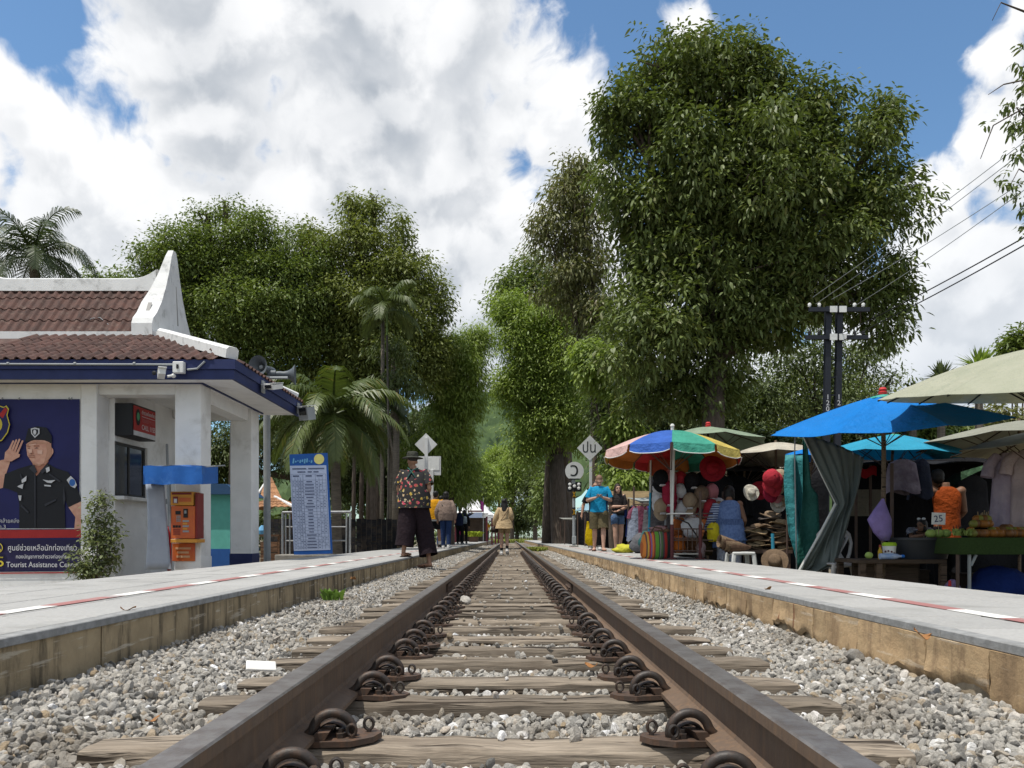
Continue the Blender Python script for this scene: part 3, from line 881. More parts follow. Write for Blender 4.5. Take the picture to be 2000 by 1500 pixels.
# ---- steep upper roof with swept white gable
GX0, GX1, GY0, GY1 = -5.82, -5.50, 11.86, 13.42
RY = 12.62; RZ = 4.40
upper = obj('upper_roof', (lambda q: (q.add([(-8.6,GY0+.12,ZI+.05),(GX0+.02,GY0+.12,ZI+.05),(GX0+.02,RY,RZ+.05),(-8.6,RY,RZ+.05)], [(0,1,2,3)]), q.add([(-8.6,GY1-.12,ZI+.05),(-8.6,RY,RZ+.05),(GX0+.02,RY,RZ+.05),(GX0+.02,GY1-.12,ZI+.05)], [(0,1,2,3)]), q)[-1])(MB()), m_tile, kiosk)
uy0, uz0 = GY0+.07, ZI+.085
UL = math.hypot(RY-uy0, RZ-uz0); UA = math.atan2(RZ-uz0, RY-uy0)
tm2 = tile_mesh(UL/4*1.12)
for r_ in range(4):
    for k in range(18):
        x = GX0 - TW*(k+1) + .015
        inst('roof_tile', tm2, (x, uy0 + (RY-uy0)*r_/4, uz0 + (RZ-uz0)*r_/4), upper, (UA, 0, rng.uniform(-.008,.008)))
rb = MB(); NX = 26
secs = []
for i in range(NX+1):
    x = -8.6 + (GX0+.06+8.6)*i/NX
    e = min(x+8.6, GX0+.06-x); up = .15*max(0, 1-e/.42)**2
    secs.append([(x, RY-.12, RZ-.07), (x, RY+.12, RZ-.07), (x, RY+.11, RZ+.125+up), (x, RY+.05, RZ+.155+up), (x, RY-.05, RZ+.155+up), (x, RY-.11, RZ+.125+up)])
for s_ in secs: rb.v += s_
for i in range(NX):
    for k in range(6): j = (k+1)%6; rb.f.append((i*6+k, i*6+j, (i+1)*6+j, (i+1)*6+k)); rb.mi.append(0)
rb.f.append((0,1,2,3,4,5)); rb.mi.append(0)
obj('ridge', rb, m_trim, kiosk)
def gable(x0, x1):
    half = [(-.80,0.0),(-.80,.20),(-.76,.30),(-.63,.43),(-.47,.66),(-.33,.94),(-.21,1.25),(-.11,1.58),(-.05,1.70)]
    half = [(u, v*.93) for u, v in half]
    poly = [(RY+u, ZI+.03+v) for u, v in half] + [(RY-u*(.95), ZI+.03+v) for u, v in reversed(half)]
    def gx(v):
        k = (v - ZI - .03)/1.58; w = .32 if k < .42 else .32 - .235*((k-.42)/.58)**.75
        return x1 - w
    q = MB(); q.prism(poly, 1, lambda u, v, t: (x1 if t else gx(v), u, v)); return q
obj('gable', gable(GX0, GX1), m_trim, kiosk)
obj('gable', gable(-8.9, -8.6), m_trim, kiosk)
for s_ in (-1, 1):
    sl = MB(); sl.prism([(RY+.10*s_, ZI+.42),(RY+.13*s_, ZI+.42),(RY+.045*s_, ZI+1.05)] if s_ > 0 else [(RY-.62,ZI+.40),(RY-.57,ZI+.40),(RY-.50,ZI+.62)], .02, (lambda u, v, t: (GX1-.012+t, u, v)) if s_ > 0 else (lambda u, v, t: (GX0+.13+t*3, u-.02, v)))
    obj('groove', sl, flat('grey_line', (.30,.29,.28)), kiosk)
cab = MB(); cab.tube([P(215,663,11.85), P(245,655,11.9), P(255,650,11.9)], .006, 6); cab.tube([P(170,633,12.1), P(178,622,12.1), P(195,620,12.1), P(212,634,12.05), P(216,648,12), P(210,660,11.87)], .006, 6)
tag(obj('cable', cab, m_grey, None, org=P(200,650,12)), 'loose white cable looped over the brown upper roof tiles', 'cable')
# conduit, junction box, CCTV cameras and floodlights on the fascia
cd = MB(); cd.tube([(XLFT, YE-.06, Z(712,YE)), (X(345,YE), YE-.06, Z(714,YE))], .014, 8); cd.tube([P(366,722,YE-.06), P(385,720,YE-.06), P(400,706,YE-.06)], .014, 8)
for px in (20, 150, 265): cd.tube([(X(px,YE), YE-.062, Z(712,YE)), (X(px+4,YE), YE-.062, Z(712,YE))], .02, 8)
obj('conduit', cd, m_grey, kiosk)
jb = thing('junction_box', 'pale square junction box with conduit on the navy fascia', 'junction box', P(355,730,YE-.06))
obj('box', MB().box((X(345,YE), YE-.13, Z(732,YE)), (X(366,YE), YE-.046, Z(710,YE)), .008), m_whitep, jb)
obj('latch', MB().box((X(353,YE), YE-.142, Z(724,YE)), (X(357,YE), YE-.1305, Z(716,YE))), m_black, jb)
def cctv(name, label, px, py, d, dirx, cat='security camera'):
    t = thing(name, label, cat, P(px, py, d))
    c = P(px, py, d)
    q = MB(); q.obox(c + Vector((-.04, -.10, 0)), (.085, .22, .075), (R(-8), 0, R(28))); obj('housing', q, m_whitep, t)
    q = MB(); q.obox(c + Vector((-.035,-.10,.045)), (.10, .27, .012), (R(-8), 0, R(28))); obj('sunshield', q, m_whitep, t)
    q = MB(); q.ell(c + Vector((-.09,-.20,-.012)), (.03,.012,.03), 10, 6); obj('lens', q, m_black, t)
    q = MB(); q.tube([c + Vector((.0,-.02,-.02)), c + Vector((.05,.02,0)), c + Vector((.07,.06,0))], .016, 8); q.ell(c + Vector((.06,.03,0)), .03, 10, 7); obj('bracket', q, m_whitep, t)
    return t
cctv('security_camera', 'white bullet security camera beside the pale junction box', 328, 733, YE-.12, 1)
def flood(label, d, big):
    x = XE + .1; z = SOF+.05
    t = thing('floodlight', label, 'floodlight', (x, d, z))
    q = MB(); q.box((XE+.046, d-.06, z-.06), (XE+.075, d+.06, z+.12), .006); obj('mount', q, m_grey, t)
    q = MB(); q.tube([(XE+.07, d, z+.04), (XE+.2, d-.05, z+.04)], .015, 8); q.ell((XE+.2,d-.05,z+.04), .03, 8, 6); obj('bracket', q, m_whitep, t)
    q = MB()
    if big: q.obox((XE+.22, d-.06, z-.07), (.20,.20,.22), (R(12),0,R(-25)))
    else: q.obox((XE+.24, d-.1, z+.02), (.16,.24,.07), (R(15),R(10),R(-20)))
    obj('housing', q, m_grey if big else m_whitep, t)
    q = MB(); q.obox((XE+.22, d-.08, z+.06 if big else z+.062), (.22,.24,.012), (R(12),0,R(-25))); obj('sunshield', q, m_whitep, t)
    q = MB(); q.obox((XE+.22-.045, d-.06-.096, z-.05) if big else (XE+.20, d-.215, z-.012), (.15,.012,.12) if big else (.11,.012,.05), (R(12),0,R(-25))); obj('lens', q, m_glass, t)
flood('small white floodlight on the side fascia, nearer the roof hip', 11.35, False)
flood('boxy grey camera housing at the far end of the navy fascia', 13.25, True)

# grey pole with two horn loudspeakers
pole = thing('steel_pole', 'slim grey steel pole rising behind the kiosk eaves', 'pole', (X(522,13.9), 13.9, G0))
obj('post', MB().tube([(X(522,13.9), 13.9, G0), (X(521,13.9), 13.9, Z(735,13.9))], .062, 14), m_grey, pole)
obj('arm', MB().tube([(X(518,13.9), 13.9, Z(738,13.9)), (X(562,13.9), 13.9, Z(738,13.9))], .025, 8), m_grey, pole)
m_horn = flat('grey_horn', (.10,.115,.13), .5)
def horn(label, c, yaw):
    t = thing('horn_loudspeaker', label, 'loudspeaker', c)
    q = MB(); q.lathe((0,0,0), [(.05,-.02),(.06,.05),(.055,.12),(.075,.2),(.12,.27),(.185,.32),(.19,.325),(.18,.322),(.11,.26),(.065,.2),(.04,.13)], 22, 'y')
    m = Matrix.Rotation(yaw, 3, 'Z'); cv = Vector(c); q.v = [tuple(cv + m @ Vector(p)) for p in q.v]
    obj('horn', q, m_horn, t, smooth=40)
    q = MB(); q.lathe((0,0,0), [(.02,.1),(.045,.16),(.04,.22),(.001,.25)], 14, 'y'); q.v = [tuple(cv + m @ Vector(p)) for p in q.v]; obj('throat', q, m_grey, t, smooth=40)
    q = MB(); q.lathe((0,0,0), [(.07,-.16),(.075,-.02),(.03,-.019)], 14, 'y'); q.v = [tuple(cv + m @ Vector(p)) for p in q.v]; obj('driver', q, m_horn, t, smooth=40)
horn('grey horn loudspeaker facing the track, mounted behind the roof edge', tuple(P(523,722,14.1)), R(165))
horn('grey horn loudspeaker turned away, beside the one facing the track', tuple(P(541,731,14.15)), R(-80))

# ---- tourist police banner
m_ban = M('banner_navy', (.016,.017,.105), (.012,.012,.075), 1.2, .55, .06, 6)
m_banlow = flat('banner_dark_navy', (.018,.014,.06), .55)
m_banred = flat('banner_red', (.42,.025,.025), .55)
m_print = flat('print_white', (.62,.62,.64), .55)
m_yel = flat('print_yellow', (.62,.50,.05), .55)
BD = KD - .012
banner = thing('banner', 'navy tourist assistance banner with saluting officer, hung on the kiosk front wall', 'banner', P(60,950,BD))
def bx(px, py, off): v = P(px, py, KD); return (v.x, BD - off, v.z)
def flatpoly(pts, off): q = MB(); q.prism(pts, .002, lambda u, v, t: (X(u,KD), BD - off + t, Z(v,KD))); return q
obj('cloth', flatpoly([(-110,1118),(155,1115),(157,780),(-110,780)], .004), m_ban, banner)
obj('print_band', flatpoly([(-110,1052),(160,1050),(160,1034),(-110,1036)], .008), m_banred, banner)
obj('print_band', flatpoly([(-110,1034.5),(160,1033),(160,1031.5),(-110,1033)], .008), m_print, banner)
obj('print_panel', flatpoly([(-110,1116),(157,1113),(158,1054),(-110,1054)], .008), m_banlow, banner)
obj('print_band', flatpoly([(-110,1121.5),(150,1119),(150,1117),(-110,1119.5)], .008), m_banred, banner)
m_skin_p = M('print_skin', (.66,.38,.27), (.56,.28,.20), 14, .55, 0)
m_skin_s = flat('print_skin_dark', (.40,.17,.11), .55)
m_uni = flat('print_black', (.012,.012,.016), .55)
off = [.008]
def pr(pts, mat, name='printed_figure', step=.0022):
    off[0] += step; obj(name, flatpoly(pts, off[0]), mat, banner)
def cpx(cx, cy, rx, ry, n=20, a0=0, a1=360): return [(cx+rx*math.cos(R(a0+(a1-a0)*k/n)), cy-ry*math.sin(R(a0+(a1-a0)*k/n))) for k in range(n)]
# saluting arm, torso, other arm
pr([(-20,930),(0,900),(22,895),(21,905),(14,925),(10,935),(18,950),(0,955),(-20,952)], m_skin_p)
pr([(135,990),(160,980),(164,1000),(163,1031),(147,1034),(149,1010)], m_skin_p)
pr([(8,953),(12,926),(40,915),(64,908),(70,920),(95,905),(112,915),(135,922),(150,945),(162,978),(136,991),(128,975),(130,1032),(40,1032),(40,985),(36,962),(18,955)], m_uni)
pr([(66,906),(65,895),(95,888),(97,902),(86,915),(74,930),(70,925)], m_skin_s)
pr([(54,873),(56,866),(70,858),(98,862),(104,876),(104,890),(98,898),(92,906),(78,910),(64,902),(56,890)], m_skin_p)
pr(cpx(103,882,4,7), m_skin_p)
pr([(52,862),(58,838),(76,833),(94,836),(104,852),(104,866),(88,860),(70,860),(54,864)], m_uni)
for q_ in ([(56,874),(62,873),(62,871),(56,871.5)], [(69,873),(80,873),(79,870),(70,870.5)], [(58,894),(72,895),(71,893),(59,892.5)]): pr(q_, m_skin_s, 'printed_feature', .0004)
for q_ in ([(56,876),(61,876.5),(61,875)], [(70,876.5),(78,876),(75,874.5)], [(62,886),(66,887.5),(68,885)]): pr(q_, m_uni, 'printed_feature', .0002)
# modelling of the printed face and uniform
m_skin_m = flat('print_skin_mid', (.52,.27,.18), .55); m_skin_l = flat('print_skin_light', (.74,.47,.36), .55)
for q_ in ([(92,868),(103,866),(104,890),(97,899),(88,907),(93,892),(95,880)], [(54,868),(70,862),(96,865),(96,868),(70,866),(55,871)], [(64,901),(78,908),(90,905),(80,911),(68,907)]): pr(q_, m_skin_m, 'printed_feature', .0003)
for q_ in ([(58,878),(66,879),(68,884),(60,886)], [(76,880),(86,880),(86,888),(77,887)], [(60,869),(74,867),(74,869),(60,871)], [(63,877),(65.5,877),(66.5,884),(64,884)]): pr(q_, m_skin_l, 'printed_feature', .0003)
for q_ in ([(66,880),(69,886),(66,888),(62,887.5),(66,886)], [(57,890),(60,889),(70,889.5),(73,892),(66,890.5)]): pr(q_, m_skin_s, 'printed_feature', .0003)
m_fold = flat('print_charcoal', (.035,.036,.046), .55)
for q_ in ([(70,922),(73,930),(73,1031),(71,1031)], [(100,925),(122,940),(119,942),(99,928)], [(128,950),(131,975),(128,990),(126,970)], [(44,925),(52,945),(49,947),(42,928)], [(45,985),(60,1000),(58,1003),(44,989)], [(90,985),(112,975),(113,978),(92,989)], [(60,915),(70,908),(76,922),(72,926)], [(82,920),(96,908),(100,914),(86,926)]): pr(q_, m_fold, 'printed_feature', .0003)
# saluting hand with fingers
pr([(12,900),(14,884),(22,876),(34,884),(43,888),(42,893),(36,896),(26,902)], m_skin_p)
for a, c in (((22,880),(30,862)), ((27,882),(36,860)), ((32,884),(42,859)), ((37,887),(48,862))):
    dx, dy = c[0]-a[0], c[1]-a[1]; l = math.hypot(dx, dy); nx_, ny_ = -dy/l*2.3, dx/l*2.3
    pr([(a[0]+nx_,a[1]+ny_),(c[0]+nx_*.7,c[1]+ny_*.7),(c[0]+dx/l*1.5,c[1]+dy/l*1.5),(c[0]-nx_*.7,c[1]-ny_*.7),(a[0]-nx_,a[1]-ny_)], m_skin_p, step=.0003)
# insignia
for q_ in ([(64,838),(72,836),(81,838),(81,848),(72,856),(65,848)], [(87,937),(98,939),(112,938),(104,944),(96,943)], [(90,947),(103,948),(103,951),(91,950)], [(93,915),(100,912),(101,920),(95,924)], [(46,938),(56,930),(55,940),(47,944)], [(38,950),(50,945),(48,955),(40,952)], [(40,968),(46,968),(45,978),(42,978)]):
    pr(q_, m_print, 'printed_badge', .0003)
pr([(66.5,840),(72,838.5),(78.5,840),(78.5,847),(72,853),(67,847)], m_uni, 'printed_badge', .0003)
pr(cpx(72,845,3,5), m_print, 'printed_badge', .0003)
pr([(134,938),(142,930),(150,938),(154,948),(150,954),(142,950)], m_print, 'printed_badge', .0003)
pr(cpx(145,943,6,7), flat('print_blue', (.04,.14,.42)), 'printed_badge', .0003)
# shield emblem at the frame edge
pr([(-40,792),(0,792),(12,796),(17,793),(22,800),(19,812),(24,830),(20,846),(8,862),(-40,872)], m_yel, 'printed_emblem', .0004)
pr([(-40,794),(0,794),(11,798),(16,796),(20,801),(17,812),(22,830),(18,845),(7,860),(-40,868)], m_ban, 'printed_emblem', .0004)
pr([(2,812),(14,797),(20,801),(10,818)], m_banred, 'printed_emblem', .0003)
pr(cpx(-6,830,15,17), m_yel, 'printed_emblem', .0003); pr(cpx(-6,830,10,12), flat('print_green', (.10,.32,.16)), 'printed_emblem', .0003)
def btext(s_, px, py, h, w, mat=None, off_=.02):
    p_ = P(px, py, KD); lettering(s_, h*KD/F, (p_.x, BD - off_, p_.z), mat or m_print, banner, width=w*KD/F)
btext('ศูนย์ช่วยเหลือนักท่องเที่ยว', 85.5, 1070.5, 15, 134)
btext('กองบัญชาการตำรวจท่องเที่ยว', 86, 1087.5, 10, 104)
btext('Tourist Assistance Center', 86, 1103, 15, 142)
btext('คล้ายคลึง', 21, 1018, 11, 38); btext('ท.3', 7, 1029, 10, 14)
btext('5', 3, 1098, 28, 15, m_yel)
btext('OLICE', 8, 845, 6, 20, None, .024)
pr(cpx(0,1070,10,10), m_yel, 'printed_emblem', .0004); pr(cpx(0,1070,8.6,8.6), m_banlow, 'printed_emblem', .0004)
pr([(-2,1064),(0,1067),(-1,1071),(3,1073),(6,1072),(6,1076),(0,1076),(-5,1068)], m_yel, 'printed_emblem', .0004)
for px in (5, 38, 135, 140): obj('grommet', MB().tube([bx(px,781,.006), bx(px+2,777,.01)], .008, 6), m_grey, banner)

# red light box "CALL 1155"
sb = thing('lightbox_sign', 'black box sign with red CALL 1155 face above the kiosk window', 'sign', (-5.53, 11.35, 2.0))
obj('cabinet', MB().box((-5.655, 11.0, 1.775), (-5.40, 11.72, 2.24), .006), m_black, sb)
m_sred = flat('sign_red', (.40,.03,.03), .4)
obj('face', MB().box((-5.399, 11.03, 1.86), (-5.392, 11.70, 2.215)), m_sred, sb)
obj('face_strip', MB().box((-5.399, 11.03, 1.79), (-5.392, 11.70, 1.858)), m_print, sb)
e_ = MB(); e_.prism([(.085*math.cos(R(a)), .12*math.sin(R(a))) for a in range(0,360,20)], .002, lambda u, v, t: (-5.391+t, 11.15+u*.8, 2.06+v)); obj('emblem', e_, m_black, sb)
e_ = MB(); e_.prism([(.05*math.cos(R(a)), .06*math.sin(R(a))) for a in range(0,360,30)], .002, lambda u, v, t: (-5.3885+t, 11.15+u*.8, 2.07+v)); obj('emblem', e_, flat('print_green', (.1,.3,.15)), sb)
rz = (R(90), 0, R(90))
lettering('CALL 1155', .105, (-5.390, 11.475, 1.93), m_print, sb, rz, width=.42)
lettering('TOURIST POLICE', .075, (-5.390, 11.475, 2.03), flat('sign_pale_red', (.5,.18,.17)), sb, rz, width=.42)
lettering('ตำรวจท่องเที่ยว', .075, (-5.390, 11.475, 2.145), m_print, sb, rz, width=.42)
obj('rule', MB().box((-5.391, 11.27, 2.085), (-5.389, 11.69, 2.091)), m_print, sb)

# blue canvas awning with plastic side sheet, over the orange machine
m_blue = M('blue_canvas', (.018,.12,.42), (.012,.09,.34), 3, .45, .12, 14, dirt=(.10,.25,.52), dscale=3, damt=.35)
aw = thing('awning', 'blue canvas box awning fixed to the nearer porch column', 'awning', P(355,920,10.4))
ad = 9.95; x0, x1 = X(280,ad), X(394,ad); ae = 10.5
q = MB(); q.grid(lambda u, v: (x0+(x1-x0)*u, ad + (ae-ad)*v, Z(910,ad) + (.055)*v - .01*math.sin(u*9)), 10, 4); obj('awning_top', q, m_blue, aw)
q = MB(); q.sheet(lambda u, v: (x0+(x1-x0)*u + (.015 if v < .5 else 0), ad - .012*math.sin(u*17)*(1-v), Z(946,ad)+.006*math.sin(u*14) + (Z(910,ad)-Z(946,ad))*v), 16, 3, .004); obj('valance', q, m_blue, aw)
q = MB()
for xx in (x0, x1): q.sheet(lambda u, v: (xx, ad + (ae-ad)*u, Z(946,ad) + .03*u + (Z(910,ad)-Z(946,ad))*v + .02*u), 6, 3, .004)
obj('side_flap', q, m_blue, aw)
q = MB()
for xx in (x0+.01, x1-.01): q.tube([(xx, ad+.01, Z(912,ad)), (xx+.03, KD, Z(906,ad)+.05)], .01, 6)
obj('frame', q, m_grey, aw)
m_sheet = M('milky_plastic_sheet', (.50,.55,.63), (.42,.47,.56), 5, .3, .1, 12, trans=.3)
q = MB(); q.sheet(lambda u, v: (X(284+34*u - 14*v*(u) , 10.1) + .03*math.sin(v*3)*(1-u), 10.1 + .25*u, Z(1113,10.1) + (Z(944,10.1)-Z(1113,10.1))*v), 8, 12, .003)
tag(obj('plastic_sheet', q, m_sheet, None, org=P(300,1110,10.1), smooth=True), 'milky pale blue plastic sheet hanging below the blue awning', 'plastic sheet')
# orange top-up machine
mo_ = M('orange_panel', (.55,.14,.03), (.50,.10,.035), 5, .45, .03, 30)
m_or2 = flat('orange_light', (.62,.28,.04), .45)
pm = thing('payment_machine', 'orange coin payment machine on the column below the blue awning', 'payment machine', P(360,1100,10.5))
pd = 10.44
def pb(a, c, d0, d1): return ((X(a[0],d0), d0, Z(c[1],d0)), (X(c[0],d0), d1, Z(a[1],d0)))
q = MB(); q.box(*pb((334,988),(380,1052), pd, KD-.01), .006); obj('cabinet', q, mo_, pm)
q = MB(); q.box(*pb((333,960),(377,987), pd, KD-.01), .006); obj('header', q, m_or2, pm)
q = MB(); q.box(*pb((336,1061),(380,1096), KD-.03, KD-.004), .004); obj('lower_panel', q, mo_, pm)
q = MB(); q.box(*pb((333,1053),(385,1060), pd-.02, KD-.01), .004); obj('tray', q, m_or2, pm)
def sq(px0, py0, px1, py1, mat, nm, dd=.006, base=pd):
    q = MB(); q.box((X(px0,base), base-dd, Z(py1,base)), (X(px1,base), base-.0005, Z(py0,base))); obj(nm, q, mat, pm)
m_mar = flat('maroon_print', (.20,.02,.02), .45)
sq(343,998,353,1005, m_black, 'screen'); sq(359,994,367,1011, m_black, 'coin_slot', .015); sq(361,997,365,1003, m_grey, 'slot_plate', .018)
sq(338,970,348,983, m_mar, 'sticker'); sq(340,974,346,982, m_print, 'sticker', .008); sq(350,972,373,980, mo_, 'sticker'); sq(336,962,374,966, m_mar, 'sticker')
for j in range(4):
    for i in range(3): sq(345+2.9*i, 1007+3.2*j, 347+2.9*i, 1009.2+3.2*j, m_grey, 'key', .008)
for i in range(3): sq(338+5.4*i, 1026, 342+5.4*i, 1030.5, m_black, 'button', .01)
for j in range(5):
    sq(357,1016+5*j,369-(j%2)*3,1019.5+5*j, m_grey if j % 2 == 0 else m_or2, 'sticker', .004)
for j in range(3): sq(338,1034+4*j,352,1036+4*j, m_mar, 'printed_line', .003)
for j, w in enumerate((30,22,26)): sq(358-w/2,1069+8*j,358+w/2,1073+8*j, flat('pale_orange_print', (.62,.38,.22)), 'printed_line', .006, KD-.03)
q = MB(); q.box((X(380,pd)+.002, pd+.02, Z(1052,pd)), (X(380,pd)+.03, KD-.02, Z(962,pd))); obj('side_panel', q, m_mar, pm)
# red curved strip
m_redp = M('glossy_red_plastic', (.33,.012,.02), (.22,.01,.015), 5, .35, .05, 20)
q = MB(); q.sheet(lambda u, v: (X(323.5 + 9*u*(.35+.65*v) + 7*(1-v)**1.0 + 3*math.sin(v*3.0) - 10*max(0,v-.8), 10.55), 10.5 + .06*math.sin(u*3.14), Z(1115 - 90*v + 5*u*(v>.9), 10.55)), 5, 14, .012)
tag(obj('red_panel', q, m_redp, None, org=P(330,1115,10.55), smooth=True), 'narrow curved red plastic panel standing beside the orange machine', 'panel')
q = MB(); q.tube([P(334.5,1115,10.6), P(332,945,10.6)], .012, 8); q.tube([P(334,1115,10.62), P(326,868,11.6)], .018, 8); q.box((X(318,11), 10.9, Z(985,11)), (X(331,11), 10.93, Z(975,11)))
tag(obj('awning_pole', q, m_grey, None, org=P(334,1115,10.6)), 'thin grey support pole standing behind the red curved panel', 'pole')
# turquoise hut behind the porch
hut = thing('turquoise_hut', 'small turquoise painted hut with blue base seen between the porch columns', 'hut', (X(432,17), 17.5, G0))
q = MB(); q.box((X(395,17), 17, Z(1090,17)), (X(462,17), 18.5, Z(966,17))); obj('wall', q, flat('turquoise_paint', (.12,.42,.36), .7), hut)
q = MB(); q.box((X(395,17)-.01, 16.99, G0), (X(462,17)+.01, 18.51, Z(1072,17)-.001)); obj('painted_base', q, flat('blue_paint', (.02,.09,.30), .7), hut)
q = MB(); q.prism([(X(388,17),Z(966,17)),(X(470,17),Z(966,17)),(X(446,17),Z(946,17)),(X(400,17),Z(946,17))], 1.9, lambda u, v, t: (u, 16.85+t, v)); obj('roof', q, flat('dark_blue_roof', (.03,.08,.17), .6), hut)

# ================================================================== LEFT SIDE: timetable, railings, huts, signs
m_sblue = M('sign_blue', (.012,.085,.33), (.01,.07,.28), 4, .5, .03, 20)
TD = 15.2
tt = thing('timetable_board', 'tall blue timetable board leaning on the railing beside the platform', 'timetable board', P(607,1083,TD))
def tb(px, py, off=0): return P(px, py, TD) + Vector((0, -off, 0))
q = MB(); q.prism([(566,888),(640,885),(650,1081),(575,1084)], .03, lambda u, v, t: tuple(tb(u, v, .03 - t))); obj('board', q, m_sblue, tt)
m_tpaper = M('pale_blue_print', (.36,.43,.60), (.33,.40,.57), 5, .55, 0)
q = MB(); q.prism([(567,910),(638,909),(646,1074),(575,1076)], .002, lambda u, v, t: tuple(tb(u, v, .033 - t))); obj('printed_sheet', q, m_tpaper, tt)
m_tl = flat('table_ink', (.07,.09,.17), .6)
def quadpx(x0, y0, x1, y1, x2, y2, x3, y3, off, mat, nm):
    q = MB(); q.add([tb(x0,y0,off), tb(x1,y1,off), tb(x2,y2,off), tb(x3,y3,off)], [(0,1,2,3)]); return q
gl = MB()
def tl(u0, v0, u1, v1):
    def m_(u, v): return tb(567 + 71*u + 8*v, 910 - u + (166 - 1*u)*v, .0355)
    gl.add([m_(u0,v1), m_(u1,v1), m_(u1,v0), m_(u0,v0)], [(0,1,2,3)])
for k in range(22): v = .17 + k*.037; tl(.03, v, .97, v+.0022)
for u in (.03,.12,.2,.27,.34,.68,.78,.87,.97): tl(u, .10 if u in (.03,.34,.68,.97) else .14, u+.006, .985)
tl(.03,.10,.97,.102)
qr = random.Random(4)
for k in range(22): 
    v = .178 + k*.037; w = qr.uniform(.12,.28); tl(.51-w/2, v+.006, .51+w/2, v+.016)
    for u in (.05,.145,.22,.29,.70,.8,.89):
        if qr.random() < .7: tl(u, v+.008, u+.045, v+.015)
tl(.06,.03,.45,.042); tl(.5,.03,.94,.042); tl(.2,.068,.42,.08); tl(.48,.068,.6,.08); tl(.64,.068,.78,.08)
for u in (.07,.42,.72): tl(u, .115, u+.17, .128)
obj('printed_grid', gl, m_tl, tt)
q = MB(); q.prism(cpx(624,897,10,10), .001, lambda u, v, t: tuple(tb(u, v, .033 - t))); obj('printed_disc', q, flat('print_pale_yellow', (.62,.58,.2)), tt)
q = MB()
for k in range(9):
    q.add([tb(572+k*4.4,905-((k*7)%5),.0335), tb(575+k*4.4,906-((k*7)%5),.0335), tb(576+k*4.4,896+((k*5)%6),.0335), tb(573.5+k*4.4,895+((k*5)%6),.0335)], [(0,1,2,3)])
obj('printed_title', q, flat('print_sky', (.12,.33,.55)), tt)
q = MB(); q.tube([tb(578,1080,-.03), tb(572,895,-.03)], .015, 6); q.tube([tb(645,1078,-.03), tb(636,890,-.03)], .015, 6); obj('frame', q, m_grey, tt)
m_conc = M('concrete', (.30,.28,.25), (.22,.205,.18), 6, .9, .3, 40, dirt=(.12,.11,.09), dscale=2, damt=.5)
q = MB(); q.box((X(540,TD), TD-.12, G0), (X(690,TD)-.02, TD+.6, Z(1083,TD)-.004), .01); tag(obj('kerb_wall', q, m_conc, None, org=P(615,1100,TD)), 'low concrete kerb wall under the timetable and steel railing', 'low wall')
rl = thing('steel_railing', 'shiny tubular steel railing standing behind the blue timetable', 'railing', P(618,1083,15.5))
rd = 15.5
for pxs in ((552,1000),(558,1004),(566,1004),(677,1004),(684,1000)):
    q = MB(); q.tube([P(pxs[0]-(1 if pxs[0] > 600 else 0), 1082, rd), P(pxs[0], pxs[1], rd)], .022 if pxs[1] == 1000 else .016, 10); obj('post', q, m_alu, rl)
q = MB(); q.tube([P(552,1001,rd), P(684,1000,rd)], .026, 10); obj('top_rail', q, m_alu, rl)
for py in (1029, 1056): q = MB(); q.tube([P(558,py,rd), P(677,py,rd)], .014, 8); obj('rail', q, m_alu, rl)
# dark plank fence
m_fence = wood_mat('black_stained_timber', (.022,.022,.026), (.014,.014,.017), vary=.3)
fd = 22
fn_ = thing('plank_fence', 'dark stained plank fence behind the steel railing', 'fence', (X(660,fd), fd, G0))
pm_ = MB(); pm_.box((-.068,-.012,0), (.068,.012,1.28)); pme = pm_.mesh('plank'); pme.materials.append(m_fence)
x = X(520,fd)
while x < X(775,fd):
    inst('plank', pme, (x, fd, G0 + rng.uniform(0,.02)), fn_, (0,0,0), (1,1,rng.uniform(.985,1.01))); x += .147
obj('rail', MB().box((X(520,fd), fd+.013, .1), (X(776,fd), fd+.06, .18)), m_fence, fn_)
# small bench/crate in orange-brown wood
m_rw = wood_mat('reddish_timber', (.22,.12,.07), (.15,.08,.045))
bn_ = thing('wooden_counter', 'brown wooden counter with blue bags beside the grey pole', 'counter', P(528,1090,15.6))
obj('top', MB().box((X(508,15.6), 15.6, Z(1048,15.6)), (X(545,15.6), 16.1, Z(1044,15.6))), m_rw, bn_)
for k in range(4): obj('plank', MB().box((X(508,15.6), 15.62, G0 + .17*k + .004), (X(541,15.6), 15.65, G0 + .17*(k+1)-.004)), m_rw, bn_)
for k in (0,1): obj('leg', MB().box((X(541,15.6)+.005, 15.62+k*.4, G0), (X(545,15.6), 15.66+k*.4, Z(1048,15.6))), m_rw, bn_)
q = MB(); q.loft([(X(511,15.9),15.9,Z(1043.5,15.9),.09,.07),(X(511,15.9),15.9,Z(1036,15.9),.1,.08),(X(513,15.9),15.9,Z(1026,15.9),.03,.03)], 12, True, True); tag(obj('blue_bag', q, flat('pale_blue_bag', (.14,.38,.62)), None, org=P(511,1043,15.9)), 'pale blue bag on the brown wooden counter by the grey pole', 'bag')
